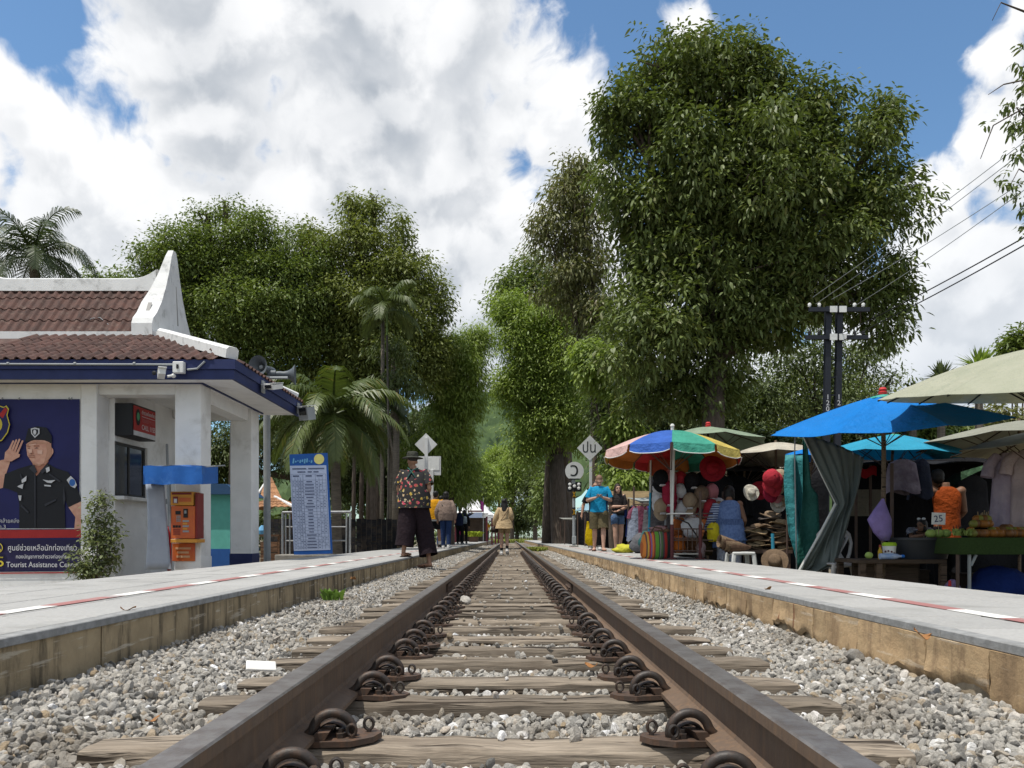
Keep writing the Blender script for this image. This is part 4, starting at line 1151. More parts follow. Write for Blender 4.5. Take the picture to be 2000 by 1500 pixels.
# tiled sala behind
sala = thing('tiled_pavilion', 'small pavilion with orange-brown tiled hip roof behind the grey pole', 'pavilion', (X(530,26), 27, G0))
m_ot = M('orange_roof_tile', (.36,.185,.09), (.26,.13,.07), 7, .8, .3, 40, vary=.15)
for c in ((480,26.4),(565,26.4)): obj('post', MB().box((X(c[0],26)-.07, c[1]-.07, G0), (X(c[0],26)+.07, c[1]+.07, Z(992,26))), m_rw, sala)
xa, xb_, ya, yb_, za, zb_ = X(470,25.4), X(572,25.4), 25.4, 28.4, Z(992,25.4), Z(972,26.4)
for row in range(4):
    t0, t1 = row/4, (row+1)/4+.03
    q = MB()
    q.sheet(lambda u, v: ((xa + .9*(t0+(t1-t0)*v)) + (xb_-xa-1.8*(t0+(t1-t0)*v))*u, ya + 1.0*(t0+(t1-t0)*v), za + (zb_-za)*(t0+(t1-t0)*v) + .03*abs(math.sin(u*26)) + .02*(1-v)), 52, 1, .02)
    obj('tile_course', q, m_ot, sala)
q = MB(); q.add([(xb_,ya,za),(xb_,yb_,za),(xb_-.9,yb_-1,zb_),(xb_-.9,ya+1,zb_)], [(0,1,2,3)]); q.add([(xa,yb_,za),(xa,ya,za),(xa+.9,ya+1,zb_),(xa+.9,yb_-1,zb_)], [(0,1,2,3)]); obj('side_roof', q, m_ot, sala)
ga, gb = X(490,26.5), X(553,26.5)
for row in range(4):
    q = MB(); t0, t1 = row/4, (row+1)/4+.04; gz0, gz1 = Z(975,26.5), Z(934,27)
    q.sheet(lambda u, v: (ga + .3 + (gb - ga - .35 - .55*(t0+(t1-t0)*v))*u, 26.5 + .7*(t0+(t1-t0)*v), gz0 + (gz1-gz0)*(t0+(t1-t0)*v) + .02*abs(math.sin(u*20)) + .02*(1-v)), 40, 1, .02); obj('tile_course', q, m_ot, sala)
q = MB(); beam_path(q, (xb_-.9,ya+1,zb_+.02), (xb_,ya,za+.05), .09, .08); beam_path(q, (ga+.1,26.6,Z(975,26.5)), (X(533,27)-.2,27.2,Z(933,27)), .08, .08); obj('hip_cap', q, m_trim, sala)

# ---- railway signs
m_sw = M('sign_white', (.62,.625,.62), (.56,.56,.555), 3, .6, .04, 30, dirt=(.4,.4,.39), dscale=2, damt=.3)
def diamond(label, px, py, half, d, pxpost, back, txt=None):
    t = thing('diamond_sign', label, 'railway sign', (X(pxpost,d), d, -.0 if px > 995 else G0))
    c = P(px, py, d); h = half*d/F
    q = MB(); q.prism([(0,-h),(h,0),(0,h),(-h,0)], .006, lambda u, v, tt_: (c.x+u, c.y - .003 + tt_, c.z+v)); obj('plate', q, m_sw, t)
    q = MB(); yy = d + (-.045 if back else .045); ptop = c.z + h*.62
    q.box((X(pxpost,d)-.045, yy-.035, G0 if px < 995 else 0), (X(pxpost,d)+.045, yy+.035, ptop), .006); obj('post', q, m_sw, t)
    if txt: lettering(txt, h*1.15, (c.x - .02, c.y-.006, c.z), m_black, t, width=h*1.0)
    return t
diamond('white diamond railway sign seen from behind, by the straw-hatted pedestrian', 832, 868, 22, 21, 833, True)
diamond('white diamond sign with black Thai letters, partly hidden by leaves', 1152, 875, 25, 25.5, 1154, False, 'ปน')
ns = thing('notice_board', 'white rectangular notice sign on a post, behind the straw-hatted walker', 'notice board', (X(844,23), 23, G0))
q = MB(); q.box((X(809,23), 23, Z(928,23)), (X(861,23), 23.02, Z(891,23))); obj('panel', q, m_sw, ns)
q = MB(); q.box((X(837,23), 22.988, Z(918,23)), (X(858,23), 22.998, Z(894,23))); obj('inner_panel', q, m_whitep, ns)
q = MB(); q.box((X(841,23), 22.93, G0), (X(847,23), 22.985, Z(918,23)), .005); obj('post', q, m_sw, ns)

# round signal board on the right platform
sg = thing('signal_sign', 'round white signal board with black Thai letter above five white lamps', 'railway signal', (X(1121,25), 25, 0))
sdp = 25; sc = P(1122, 920, sdp); sr = 18.2*sdp/F
q = MB(); q.prism([(sr*math.cos(R(a)), sr*math.sin(R(a))) for a in range(-62, 243, 8)], .02, lambda u, v, t: (sc.x+u, sc.y+t, sc.z+v)); obj('disc', q, m_sw, sg)
q = MB(); q.box((sc.x-sr*.55, sc.y-.004, sc.z-sr*.93), (sc.x+sr*.55, sc.y+.024, sc.z-sr*.80)); obj('band', q, m_black, sg)
lettering('ว', sr*2.1, (sc.x, sc.y-.004, sc.z+.03), m_black, sg)
q = MB(); q.box((sc.x-.09, sc.y+.02, sc.z-sr*1.35), (sc.x+.03, sc.y+.06, sc.z-sr*.85)); obj('neck', q, m_grey, sg)
q = MB(); lp = [(1113,946),(1113,953.5),(1122,949.5),(1130.5,946),(1130.5,953.5)]
q.box((X(1108,sdp), sdp+.03, Z(960,sdp)), (X(1136,sdp), sdp+.06, Z(941,sdp))); obj('lamp_plate', q, m_black, sg)
for px, py in lp: q = MB(); q.lathe(P(px,py,sdp) + Vector((0,-.02,0)), [(.052,.05),(.052,0),(.03,-.012),(.0005,-.014)], 14, 'y'); obj('lamp', q, m_whitep, sg)
xs_ = X(1121,sdp)
q = MB(); q.tube([(xs_, sdp+.02, .05), (xs_, sdp+.02, Z(958,sdp))], .05, 12); obj('post', q, m_grey, sg)
for py in (966, 1000):
    q = MB(); q.tube([(xs_, sdp+.02, Z(py+7,sdp)), (xs_, sdp+.02, Z(py-9,sdp))], .057, 12); s_ = obj('black_band', q, m_black, sg)
    q = MB()
    for a in (-1, 1): q.obox((xs_, sdp-.045, Z(py,sdp)), (.018,.012,.20), (0, R(24*a), 0))
    obj('yellow_cross', q, flat('signal_yellow', (.62,.33,.01)), sg)
q = MB(); q.box((xs_-.06, sdp-.04, .1), (xs_+.07, sdp+.08, .35), .01); obj('relay_box', q, m_grey, sg)
q = MB(); q.box((xs_-.14, sdp-.1, 0.001), (xs_+.14, sdp+.14, .05), .01); obj('base', q, m_conc, sg)

# ---- stall pavilions with white tent roofs far along the left platform
m_tent = cloth('white_tent_canvas', (.70,.70,.70), .7)
m_mar2 = flat('maroon_paint', (.10,.018,.03), .6)
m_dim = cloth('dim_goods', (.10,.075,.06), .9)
for i, (d, px, w) in enumerate(((56,931,2.4),(60,941,2.5),(64,949,2.5),(68,955,2.6),(72,960,2.6))):
    t = thing('market_tent', ['front white peaked tent with maroon posts and shop board beside the far platform','second white peaked tent behind the one with the shop board','third white peaked tent in the far row','fourth white peaked tent in the far row','last white peaked tent of the far row'][i], 'tent', (X(px,d)-.4, d, -.0), 'white tents along the far platform')
    cx = X(px, d) - .35; ez = Z(1003, 56) ; pz = Z(974, 56) - .02*i
    q = MB(); hw = w/2
    q.add([(cx-hw,d-hw,ez),(cx+hw,d-hw,ez),(cx+hw,d+hw,ez),(cx-hw,d+hw,ez),(cx-hw*.3,d-hw*.3,ez+(pz-ez)*.55),(cx+hw*.3,d-hw*.3,ez+(pz-ez)*.55),(cx+hw*.3,d+hw*.3,ez+(pz-ez)*.55),(cx-hw*.3,d+hw*.3,ez+(pz-ez)*.55),(cx,d,pz+.15)], [(0,1,5,4),(1,2,6,5),(2,3,7,6),(3,0,4,7),(4,5,8),(5,6,8),(6,7,8),(7,4,8)]); obj('canopy', q, m_tent, t)
    q = MB(); q.box((cx-hw,d-hw-.01,ez-.25),(cx+hw,d-hw+.01,ez-.002)); obj('valance', q, m_tent, t)
    for sx in (-1, 1):
        q = MB(); q.box((cx+sx*(hw-.08)-.06,d-hw+.02,-.4),(cx+sx*(hw-.08)+.06,d-hw+.14,ez-.01)); obj('post', q, m_mar2, t)
    if i == 0:
        q = MB(); q.box((X(916,d), d-hw-.06, Z(1012,d)), (X(943,d), d-hw-.03, Z(1002,d))); obj('shop_board', q, m_tpaper, t)
        q = MB(); q.box((X(915,d), d-hw-.055, Z(1001,d)), (X(946,d), d-hw-.03, Z(998,d))); obj('crossbeam', q, m_mar2, t)
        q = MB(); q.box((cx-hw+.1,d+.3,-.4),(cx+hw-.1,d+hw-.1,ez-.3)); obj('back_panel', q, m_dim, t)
flg = thing('flag', 'small purple and red flag on a pole by the white tents', 'flag', (X(943,53), 53, 0))
q = MB(); q.tube([(X(944,53),53,0),(X(944,53),53,Z(972,53))], .02, 6); obj('pole', q, m_grey, flg)
q = MB(); q.sheet(lambda u, v: (X(938,53)+.25*u, 53+.04*math.sin(u*6), Z(994,53)+.62*v-.2*u), 6, 4, .004); obj('cloth', q, cloth('purple_flag', (.20,.03,.16)), flg)
flg = thing('flag', 'thin yellow pennant flag on a dark pole near the tents', 'flag', (X(905,40), 40, 0))
q = MB(); q.tube([(X(911,40),40,-.4),(X(911,40),40,Z(945,40))], .025, 6); obj('pole', q, m_grey, flg)
q = MB(); q.sheet(lambda u, v: (X(903,40)+.08*u*(1-v*.6), 40+.02*math.sin(v*6), Z(984,40)+.5*v), 3, 5, .004); obj('cloth', q, cloth('yellow_flag', (.55,.42,.03)), flg)

# ================================================================== RIGHT SIDE: market stalls
m_wpole = flat('white_pole_paint', (.60,.60,.57), .5)
m_wood = wood_mat('umbrella_pole_wood', (.26,.19,.13), (.17,.12,.08))
m_rpost = flat('dark_red_paint', (.10,.025,.025), .6)
m_rust = steel_mat('brown_steel', (.09,.055,.042), (.06,.04,.032), (.13,.07,.04), .65, .1, .5)
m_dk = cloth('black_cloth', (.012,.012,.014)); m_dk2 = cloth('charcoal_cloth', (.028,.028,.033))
def umbrella(name, label, apex, r, drop, n, mats, tilt=(0,0), zfoot=None, valance=0.0, sag=.16, scal=.05, cap=None, pole=None, group='market umbrellas over the stalls', ribmat=None, collar=None, pole_r=.02, seed=1, split=False, swell=0.0, turn=0.0):
    """canopy of gores on ribs; apex in world, tilt about x and y"""
    t = thing(name, label, 'umbrella', (apex[0], apex[1], zfoot if zfoot is not None else G0), group)
    A = Vector(apex); m = Euler((R(tilt[0]), R(tilt[1]), 0)).to_matrix() @ Matrix.Rotation(R(turn), 3, 'Z'); q_ = random.Random(seed)
    def pt(a, k, zoff=0):
        g = (a/(2*math.pi)*n) % 1.0; ed = math.sin(g*math.pi)
        rr = r*k*(math.cos(math.pi/n)/math.cos((g-.5)*2*math.pi/n) if True else 1)*(1 - scal*ed*k)
        z = -drop*(k**(1.25)) + swell*math.sin(k*math.pi) - sag*.22*ed*k*(1-k*.4)*r + scal*.5*ed*k*k*r*.4
        return A + m @ Vector((rr*math.cos(a), rr*math.sin(a), z + zoff))
    whole = MB(); per = 8
    for gi in range(n):
        bb = MB() if split else whole
        a0 = 2*math.pi*gi/n
        bb.sheet(lambda u, v: pt(a0 + 2*math.pi/n*(u*.9998+.0001), max(.015, v)), per, 7, .004)
        if valance:
            bb.sheet(lambda u, v: pt(a0 + 2*math.pi/n*(.03+u*.94), 1.0) + m @ Vector((math.cos(a0+math.pi/n)*.02*v, math.sin(a0+math.pi/n)*.02*v, -valance*(1 - .25*abs(2*u-1)**4)*v + .004)), per, 2, .003)
        if split: obj('canopy_panel', bb, mats[gi % len(mats)], t, smooth=25)
    if not split: obj('canopy', whole, mats[0], t, smooth=25)
    if split and valance:
        bd = MB()
        for gi in range(n):
            a0 = 2*math.pi*gi/n
            bd.tube([pt(a0 + 2*math.pi/n*(.03+u/8*.94), 1.0) + m @ Vector((math.cos(a0+math.pi/n)*.022, math.sin(a0+math.pi/n)*.022, -valance*(1 - .25*abs(2*u/8-1)**4))) for u in range(9)], .006, 5)
        obj('binding', bd, m_wpole, t)
    rb = MB()
    for gi in range(n):
        a0 = 2*math.pi*gi/n
        rb.tube([pt(a0, k/5, -.012) for k in range(6)], .008, 5)
        rb.tube([pt(a0, .55, -.014), A + m @ Vector((0,0,-drop - .25))], .006, 4)
    obj('rib', rb, ribmat or m_rust, t)
    po = MB(); po.tube([A + m @ Vector((0,0,.03)), A + m @ Vector((0,0,-drop-.3)), Vector((apex[0] + (m @ Vector((0,0,-1))).x*.3, apex[1] + (m @ Vector((0,0,-1))).y*.3, zfoot if zfoot is not None else G0))], pole_r, 10); obj('pole', po, pole or m_wood, t)
    if collar: q = MB(); q.lathe(A + Vector((0,0,-.012)), [(.15,-.035),(.14,-.015),(.02,.015)], 10); obj('collar', q, collar, t)
    if cap: q = MB(); q.lathe(A + Vector((0,0,.0)), [(.045,0),(.05,.03),(.03,.045),(.045,.06),(.03,.085),(.002,.09)], 12); obj('finial', q, cap, t)
    return t
c_green = cloth('olive_green_canvas', (.50,.50,.39), .7, .35, (.45,.46,.35), dirt=(.32,.35,.26), dscale=1.5, damt=.4)
c_green2 = cloth('sage_green_canvas', (.28,.35,.25), .7, .2)
c_beige = cloth('beige_canvas', (.54,.50,.41), .75, .2, (.40,.36,.29), dirt=(.33,.29,.23), dscale=2, damt=.5)
c_beige2 = cloth('pale_beige_canvas', (.52,.49,.41), .75, .3)
c_gg = cloth('grey_green_canvas', (.34,.34,.28), .75, .25, (.30,.30,.24), dirt=(.25,.25,.2), dscale=2, damt=.4)
c_cream = cloth('cream_canvas', (.47,.44,.33), .75, .25)
c_blue = cloth('bright_blue_canvas', (.008,.185,.56), .6, .15, (.007,.165,.50))
c_cyan = cloth('cyan_canvas', (.045,.38,.56), .6, .3, (.04,.33,.49), dirt=(.03,.25,.38), dscale=1.5, damt=.4)
c_red = flat('red_finial', (.50,.03,.03)); c_teal = flat('teal_collar', (.05,.35,.27))
rb_mats = [cloth('umbrella_green', (.07,.36,.26), .7, .2), cloth('umbrella_yellow', (.68,.54,.14), .7, .25), cloth('umbrella_red', (.50,.05,.05), .7, .25), cloth('umbrella_orange', (.55,.22,.05), .7, .25),
           cloth('umbrella_yellow_pale', (.62,.47,.10), .7, .25), cloth('umbrella_pink', (.72,.49,.45), .7, .25), cloth('umbrella_blue', (.05,.14,.50), .7, .2), ]
# rainbow umbrella, facets ordered so that pink, blue and green face the track side and camera
order = [rb_mats[k] for k in (3, 0, 2, 3, 4, 5, 6, 0, 1, 2)]
ux, uy = X(1319,11), 11.2
t = umbrella('market_umbrella', 'rainbow parasol with pink, blue, green and yellow panels at the hat stall', (ux, uy, 1.87), .98, .34, 10, order, tilt=(-3,2), zfoot=0.02, valance=.13, sag=.06, scal=.0, pole=m_wpole, split=True, swell=.03, turn=6)
ob_ = [c for c in t.children if c.name.startswith('pole')]
q = MB(); q.lathe((ux,uy,1.88), [(.025,0),(.025,.05),(.035,.06),(.02,.09),(.002,.095)], 10); obj('finial', q, m_wpole, t)
# ---- hat stall on the platform edge
hd = 11.0
fr = thing('display_rack', 'brown steel display rack with shelves of bags under the rainbow parasol', 'display rack', (X(1345,hd), hd+.3, 0))
for px, d, py, mt in ((1312.5,hd,838,m_wpole),(1368,hd,930,m_rust),(1300,hd+.8,900,m_grey),(1412,hd+.8,930,m_rust)):
    q = MB(); q.tube([(X(px,d),d,.0),(X(px,d),d,.5)], .026, 8); obj('post_sleeve', q, m_rpost, fr)
    q = MB(); q.tube([(X(px,d),d,.5),(X(px+ (4 if px<1320 else 0),d),d,Z(py+30,d))], .018, 8); obj('post', q, mt, fr)
q = MB(); q.tube([(X(1312,hd),hd,0.004),(X(1312,hd),hd,.02)], .07, 8); q.tube([(X(1368,hd),hd,0.004),(X(1368,hd),hd,.02)], .07, 8); obj('foot', q, m_rpost, fr)
for py in (1003, 1010, 1033, 1055, 1076):
    for d in (hd, hd+.8): q = MB(); q.tube([(X(1312,d)+.01,d,Z(py,hd)),(X(1372,hd)+.4*(d>hd)+.15,d,Z(py,hd))], .010, 6); obj('rail', q, m_rust, fr)
for k in range(5): q = MB(); q.tube([(X(1325+9*k,hd),hd,Z(1033,hd)),(X(1325+9*k,hd),hd,Z(1076,hd))], .006, 6); obj('bar', q, m_rust, fr)
q = MB(); q.tube([(X(1322,hd),hd+.02,Z(1012,hd)),(X(1345,hd),hd+.02,Z(1022,hd)),(X(1364,hd),hd+.02,Z(1050,hd))], .012, 6); obj('brace', q, m_black, fr)
q = MB(); q.box((X(1308,hd),hd-.05,Z(1004,hd)),(X(1352,hd),hd+.25,Z(1002,hd))); obj('shelf', q, m_whitep, fr)
q = MB(); q.box((X(1316,hd),hd,.07),(X(1364,hd),hd+.75,.09)); obj('shelf', q, flat('pale_board', (.4,.37,.32)), fr)
q = MB(); q.box((X(1316,hd),hd+.02,Z(1052,hd)),(X(1364,hd),hd+.75,Z(1050,hd))); obj('shelf', q, m_rust, fr)
# loose bags of goods on the rack
def lump(name, label, cat, c, r, mat, seed, group=None, wob=.12, seg=14):
    q = np.random.default_rng(seed); mb_ = MB(); mb_.ell((0,0,0), r, seg, 10)
    ph = q.uniform(0, 6, 6)
    mb_.v = [(x*(1+wob*math.sin(5*z/r[2]+ph[0]+3*x/r[0])), y*(1+wob*math.sin(4*x/r[0]+ph[1])), max(-r[2]*.9, z*(1+wob*math.sin(6*x/r[0]+ph[2]+4*y/r[1])))) for x, y, z in mb_.v]
    c = Vector(c); mb_.v = [tuple(Vector(v)+c) for v in mb_.v]
    return tag(obj(name, mb_, mat, None, org=(c.x,c.y,c.z-r[2]*.9), smooth=True), label, cat, group)
lump('goods_bag', 'white plastic bag of goods on the upper rack shelf', 'bag', (X(1352,hd+.3), hd+.3, Z(1052,hd)+.155), (.16,.14,.17), cloth('white_bag', (.62,.62,.64), .5), 1)
lump('goods_bag', 'bright yellow bag hanging on the rack beside the blue knitted poncho', 'bag', (X(1393,hd+.2), hd+.2, Z(1040,hd)), (.10,.08,.15), cloth('yellow_bag', (.62,.52,.02), .5), 2)
lump('goods_bag', 'orange bag on the bottom rack shelf', 'bag', (X(1325,hd+.25), hd+.25, .21), (.10,.12,.14), cloth('orange_bag', (.52,.14,.02), .5), 3)
lump('goods_bag', 'brown orange cloth bundle in the middle of the rack', 'bag', (X(1328,hd+.5), hd+.5, Z(1052,hd)+.15), (.12,.12,.16), cloth('rust_cloth', (.30,.09,.025)), 4)
lump('goods_bag', 'dark orange cloth bundle beside the white bag on the bottom shelf', 'bag', (X(1352,hd+.45), hd+.4, .21), (.12,.14,.13), cloth('brown_cloth', (.16,.075,.035)), 5)
lump('folded_cloth', 'grey pink cloth bundle at the foot of the second red post', 'cloth', (X(1374,hd-.1), hd+.05, .13), (.07,.07,.14), cloth('grey_pink', (.26,.19,.19)), 6)
def garment(name, label, cat, px, py0, py1, d, w0, w1, mat, group=None, seed=0, sleeves=False, hem=.03, neck=True, parent_mat=None):
    """a hanging garment: front and back cloth, folds, shoulders, optional sleeves, on a hanger"""
    q = random.Random(seed); top, bot = Z(py0,d), Z(py1,d); cx = X(px,d)
    t = thing(name, label, cat, (cx, d, top), group)
    bb = MB(); ph = q.uniform(0,6); seg = 28; rg = []
    nrow = 9
    o = 0
    for j in range(nrow+1):
        k = j/nrow; w = (w0 + (w1-w0)*k)/2; 
        if k < .12: w *= .45 + .55*(k/.12)**.6
        row = []
        for i in range(seg):
            a = 2*math.pi*i/seg; f = 1 + .10*k*math.sin(a*7+ph) + .05*k*math.sin(a*11+ph*2)
            row.append((cx + w*math.cos(a)*f, d + (.05+.05*k)*math.sin(a)*f*1.4, top + (bot-top)*k + (hem*math.sin(a*3+ph) if k == 1 else 0)))
        bb.v += row
    for j in range(nrow):
        for i in range(seg): bb.f.append((j*seg+i, (j+1)*seg+i, (j+1)*seg+(i+1)%seg, j*seg+(i+1)%seg)); bb.mi.append(0)
    obj('body', bb, mat, t, smooth=True)
    if sleeves:
        q2 = MB(); sl = min(.28, (top-bot)*.4)
        for s_ in (-1,1): q2.tube([(cx+s_*w0*.38, d, top-.04),(cx+s_*(w0*.5+.06), d, top-sl*.5),(cx+s_*(w0*.5+.09), d, top-sl)], [.06,.065,.07], 10, caps=False)
        obj('sleeve', q2, mat, t, smooth=True)
    q3 = MB(); q3.tube([(cx-w0*.3,d,top-.02),(cx,d,top+.03),(cx+w0*.3,d,top-.02)], .005, 5); q3.tube([(cx,d,top+.03),(cx,d,top+.07),(cx+.02,d,top+.09),(cx+.035,d,top+.07)], .004, 5); obj('hanger', q3, m_black, t)
    return t
# ---- caps hanging in rows
CAPM = {'white': cloth('cap_white', (.60,.60,.62)), 'pink': cloth('cap_pink', (.52,.20,.22)), 'red': cloth('cap_red', (.40,.03,.045)), 'black': m_dk, 'brown': cloth('cap_brown', (.19,.13,.09)), 'grey': cloth('cap_grey', (.20,.20,.21)), 'tan': cloth('cap_tan', (.33,.25,.17)), 'crimson': cloth('cap_crimson', (.30,.02,.05))}
def cap_mesh():
    dm = MB(); dm.loft([(0,0,-.005,.082,.095),(0,0,.03,.082,.094),(0,0,.07,.073,.084),(0,0,.10,.05,.058),(0,0,.115,.02,.022)], 16, False, True); dm.ell((0,0,.117), .008, 8, 5)
    br = MB(); br.sheet(lambda u, v: (.082*math.sin((u-.5)*2.5)*(1), -.085*math.cos((u-.5)*2.5) - .075*v*math.cos((u-.5)*2.3), .004 - .03*v*v - .02*abs(u-.5)**2*4), 10, 4, .005)
    return dm.mesh('crown', smooth=40), br.mesh('brim', smooth=40)
CM, BM_ = cap_mesh()
cap_cache = {}
def cap(col, px, py, d, label, tiltx=70, s=1.35, rz=None, badge=True):
    t = thing('cap', label, 'cap', P(px, py, d), 'caps hanging in the hat stall')
    for src, nm in ((CM,'crown'),(BM_,'brim')):
        key = (nm, col)
        if key not in cap_cache: me = src.copy(); me.materials.clear(); me.materials.append(CAPM[col]); cap_cache[key] = me
        c = bpy.data.objects.new(nm, cap_cache[key]); COL.objects.link(c); c.parent = t
    if badge:
        if ('b', col) not in cap_cache:
            q = MB(); q.box((-.03,-.104,.028),(.03,-.094,.062)); me = q.mesh('badge'); me.materials.append(m_print if col != 'white' else m_mar2); cap_cache[('b',col)] = me
        c = bpy.data.objects.new('badge', cap_cache[('b',col)]); COL.objects.link(c); c.parent = t
    t.rotation_euler = (R(tiltx), 0, R(rng.uniform(-14,14)) if rz is None else rz); t.scale = (s, s, s)
capl = [('black',1289,935,'top row, black cap with white badge at the left end'),('pink',1308,935,'pink cap in the top row beside the white pole'),('red',1327,938,'red cap in the top row behind the white pole'),('black',1350,940,'black cap with red patch in the top row'),('black',1368,940,'black cap at the top of the brown post'),
        ('white',1288,955,'white printed cap below the black cap'),('crimson',1307,957,'crimson cap under the pink cap'),('white',1327,962,'white cap under the red cap'),('black',1348,962,'second row black cap beside the white one'),('brown',1368,966,'dark brown cap on the brown post'),('pink',1388,962,'dull pink cap right of the brown post'),
        ('white',1287,977,'lowest white cap at the left end of the rows'),('crimson',1308,974,'second crimson cap, lower of the two'),('tan',1291,990,'tan cap at the bottom of the left column'),('brown',1328,980,'brown cap in the third row'),('tan',1347,980,'tan cap in the third row'),('white',1332,994,'white cap low in the middle of the rows'),('red',1350,992,'bright red cap low beside the white cap'),('red',1387,992,'red cap low right of the brown post'),('white',1402,990,'white cap beside the lowest red cap'),('grey',1366,982,'grey cap on the brown post')]
for i, (c, px, py, lb) in enumerate(capl):
    cap(c, px, py, 11.55 + .1*(i % 3), lb)
# back wall of the hat stall: bags and cloths, the black standing in for its shade
for i, (px, w, py0, py1, d, mt, lb) in enumerate(((1300,.5,975,1060,12.6,m_dk2,'black bag cloth hanging behind the white cap column'),(1340,.6,925,1010,12.8,m_dk,'black cloth behind the cap rows'),(1395,.7,925,1050,12.9,m_dk,'black garment hanging right of the brown post'),(1360,.5,1000,1070,12.5,cloth('dark_orange_cloth', (.20,.065,.02)),'rust orange scarf cloth behind the rack'),(1333,.35,1005,1075,12.4,cloth('orange_scarf', (.34,.10,.02)),'orange scarf hanging in the rack'),(1436,.6,930,1010,13.2,m_dk,'black coat hanging behind the hat piles'),(1480,.8,940,1040,13.6,m_dk2,'charcoal cloth hanging at the back of the hat stall'),(1530,.8,930,1040,13.8,m_dk,'black cloth at the back by the teal tarp'))):
    garment('hanging_cloth', lb, 'garment', px, py0, py1, d, w*.9, w, mt, 'dark cloths at the back of the stalls', i)
# orange and red cloths just under the rainbow parasol
for px, py0, py1, w, mt, lb in ((1290,897,925,.36,cloth('coral_cloth', (.45,.10,.05), .8, .2),'coral cloth hanging under the rainbow parasol'),(1330,897,920,.22,cloth('orange_cloth', (.50,.20,.05), .8, .2),'small orange cloth beside the coral one')):
    garment('hanging_cloth', lb, 'garment', px, py0, py1, 11.9, w, w*1.05, mt, None, int(px))
def hat(name, label, c, r, mat, rot=(0,0,0), band=None, h=.6, group=None, cat='hat', scale=1.0, brim_wave=.1):
    t = thing(name, label, cat, c, group)
    k = r
    q = MB(); q.lathe((0,0,0), [(.52*k,0),(.51*k,.18*k),(.46*k,.40*k*h/.6),(.30*k,.5*k*h/.6),(.001,.47*k*h/.6)], 20); hm = q.mesh('crown', smooth=50); hm.materials.append(mat)
    q = MB(); q.sheet(lambda u, v: ((.5+.5*v)*k*math.cos(u*6.2832), (.5+.5*v)*k*math.sin(u*6.2832), .01 + brim_wave*k*v*v*math.cos(u*12.566)), 26, 3, .008); bm_ = q.mesh('brim', smooth=50); bm_.materials.append(mat)
    for me, nm in ((hm,'crown'),(bm_,'brim')): o = bpy.data.objects.new(nm, me); COL.objects.link(o); o.parent = t
    if band: q = MB(); q.lathe((0,0,.02*k), [(.53*k,0),(.525*k,.12*k)], 20); me = q.mesh('band'); me.materials.append(band); o = bpy.data.objects.new('band', me); COL.objects.link(o); o.parent = t
    t.rotation_euler = rot
    return t
m_hred = cloth('red_felt', (.28,.015,.025)); m_straw = M('straw', (.34,.25,.15), (.25,.18,.10), 40, .85, .4, 120, vary=.25); m_straw2 = M('dark_straw', (.21,.14,.085), (.14,.095,.06), 40, .85, .4, 120, vary=.3); m_hbrown = cloth('brown_felt', (.10,.06,.04))
hat('sun_hat', 'big round red sun hat hung at the corner of the rainbow parasol', P(1391,915,11.4), .20, m_hred, (R(78),0,R(4)))
hat('sun_hat', 'round dark red sun hat hanging in the middle of the hat stall', P(1484,958,12.2), .15, m_hred, (R(82),0,R(-10)))
for i, (px, py, c, lb) in enumerate(((1505,935,'red','red cap on the upper string beside the teal tarp'),(1513,940,'red','second red cap on the upper string, overlapping the first'),(1521,935,'tan','cream cap on the string beside the red ones'),(1530,938,'black','black cap at the end of the upper string'),(1506,952,'crimson','dull red cap hanging below the string of caps'),(1517,953,'pink','pinkish cap low on the string of caps'))):
    cap(c, px, py, 11.0+.05*i, lb, 75, 1.4, None, False)
for px, py, m_, lb in ((1527,972,m_straw,'straw sun hat with peach patch beside the teal tarp'),(1518,985,cloth('cream_cloth', (.55,.52,.44)),'cream cloth hat hanging low beside the teal tarp'),(1466,962,cloth('cream_cloth', (.55,.52,.44)),'cream scarf hat left of the round dark red hat')):
    hat('sun_hat', lb, P(px, py, 11.3), .125, m_, (R(75),0,R(12)))
# hat table with piles
ht = thing('hat_table', 'low dark table carrying the piles of brown hats', 'table', (X(1500,11.2), 11.3, G0))
q = MB(); q.box((X(1462,11),11.0,Z(1074,11)-.05),(X(1548,11),11.7,Z(1074,11))); obj('tabletop', q, m_rust, ht)
for a in (1465,1543):
    for d in (11.05,11.62): q = MB(); q.box((X(a,11)-.02,d-.02,G0),(X(a,11)+.02,d+.02,Z(1074,11)-.0505)); obj('leg', q, m_rust, ht)
q = MB(); q.box((X(1466,11)+.01,11.3,G0),(X(1543,11)-.01,11.32,Z(1074,11)-.052)); obj('side_cloth', q, m_dk2, ht)
hr = random.Random(9); mats_ = [m_straw2, m_hbrown, m_straw, cloth('grey_felt', (.15,.13,.12)), m_straw2, cloth('tan_felt', (.26,.19,.13))]
names = ['front', 'middle', 'back']
for col_, (px, d, n, z0) in enumerate(((1478,11.2,6,0),(1503,11.35,9,0),(1527,11.2,7,0))):
    for k in range(n):
        hat('brim_hat', f"{['tan brown','dark brown','pale straw','grey','straw','light tan'][(k*2+col_)%6]} hat in the {['pile nearest the blue poncho','tallest hat pile','pile by the teal post'][col_]}, {['bottom','second up','third up','fourth up','fifth up','sixth up','seventh up','eighth up','top'][k if k < n-1 else 8]}", (X(px,d)+hr.uniform(-.03,.03), d+hr.uniform(-.03,.03), Z(1074,11)+.004+.062*k), hr.uniform(.15,.18), mats_[(k*2+col_) % 6], (R(hr.uniform(-9,9)), R(hr.uniform(-9,9)), hr.uniform(0,6)), m_dk if k % 2 else None, .5, 'brown hats piled on the table', brim_wave=.16)
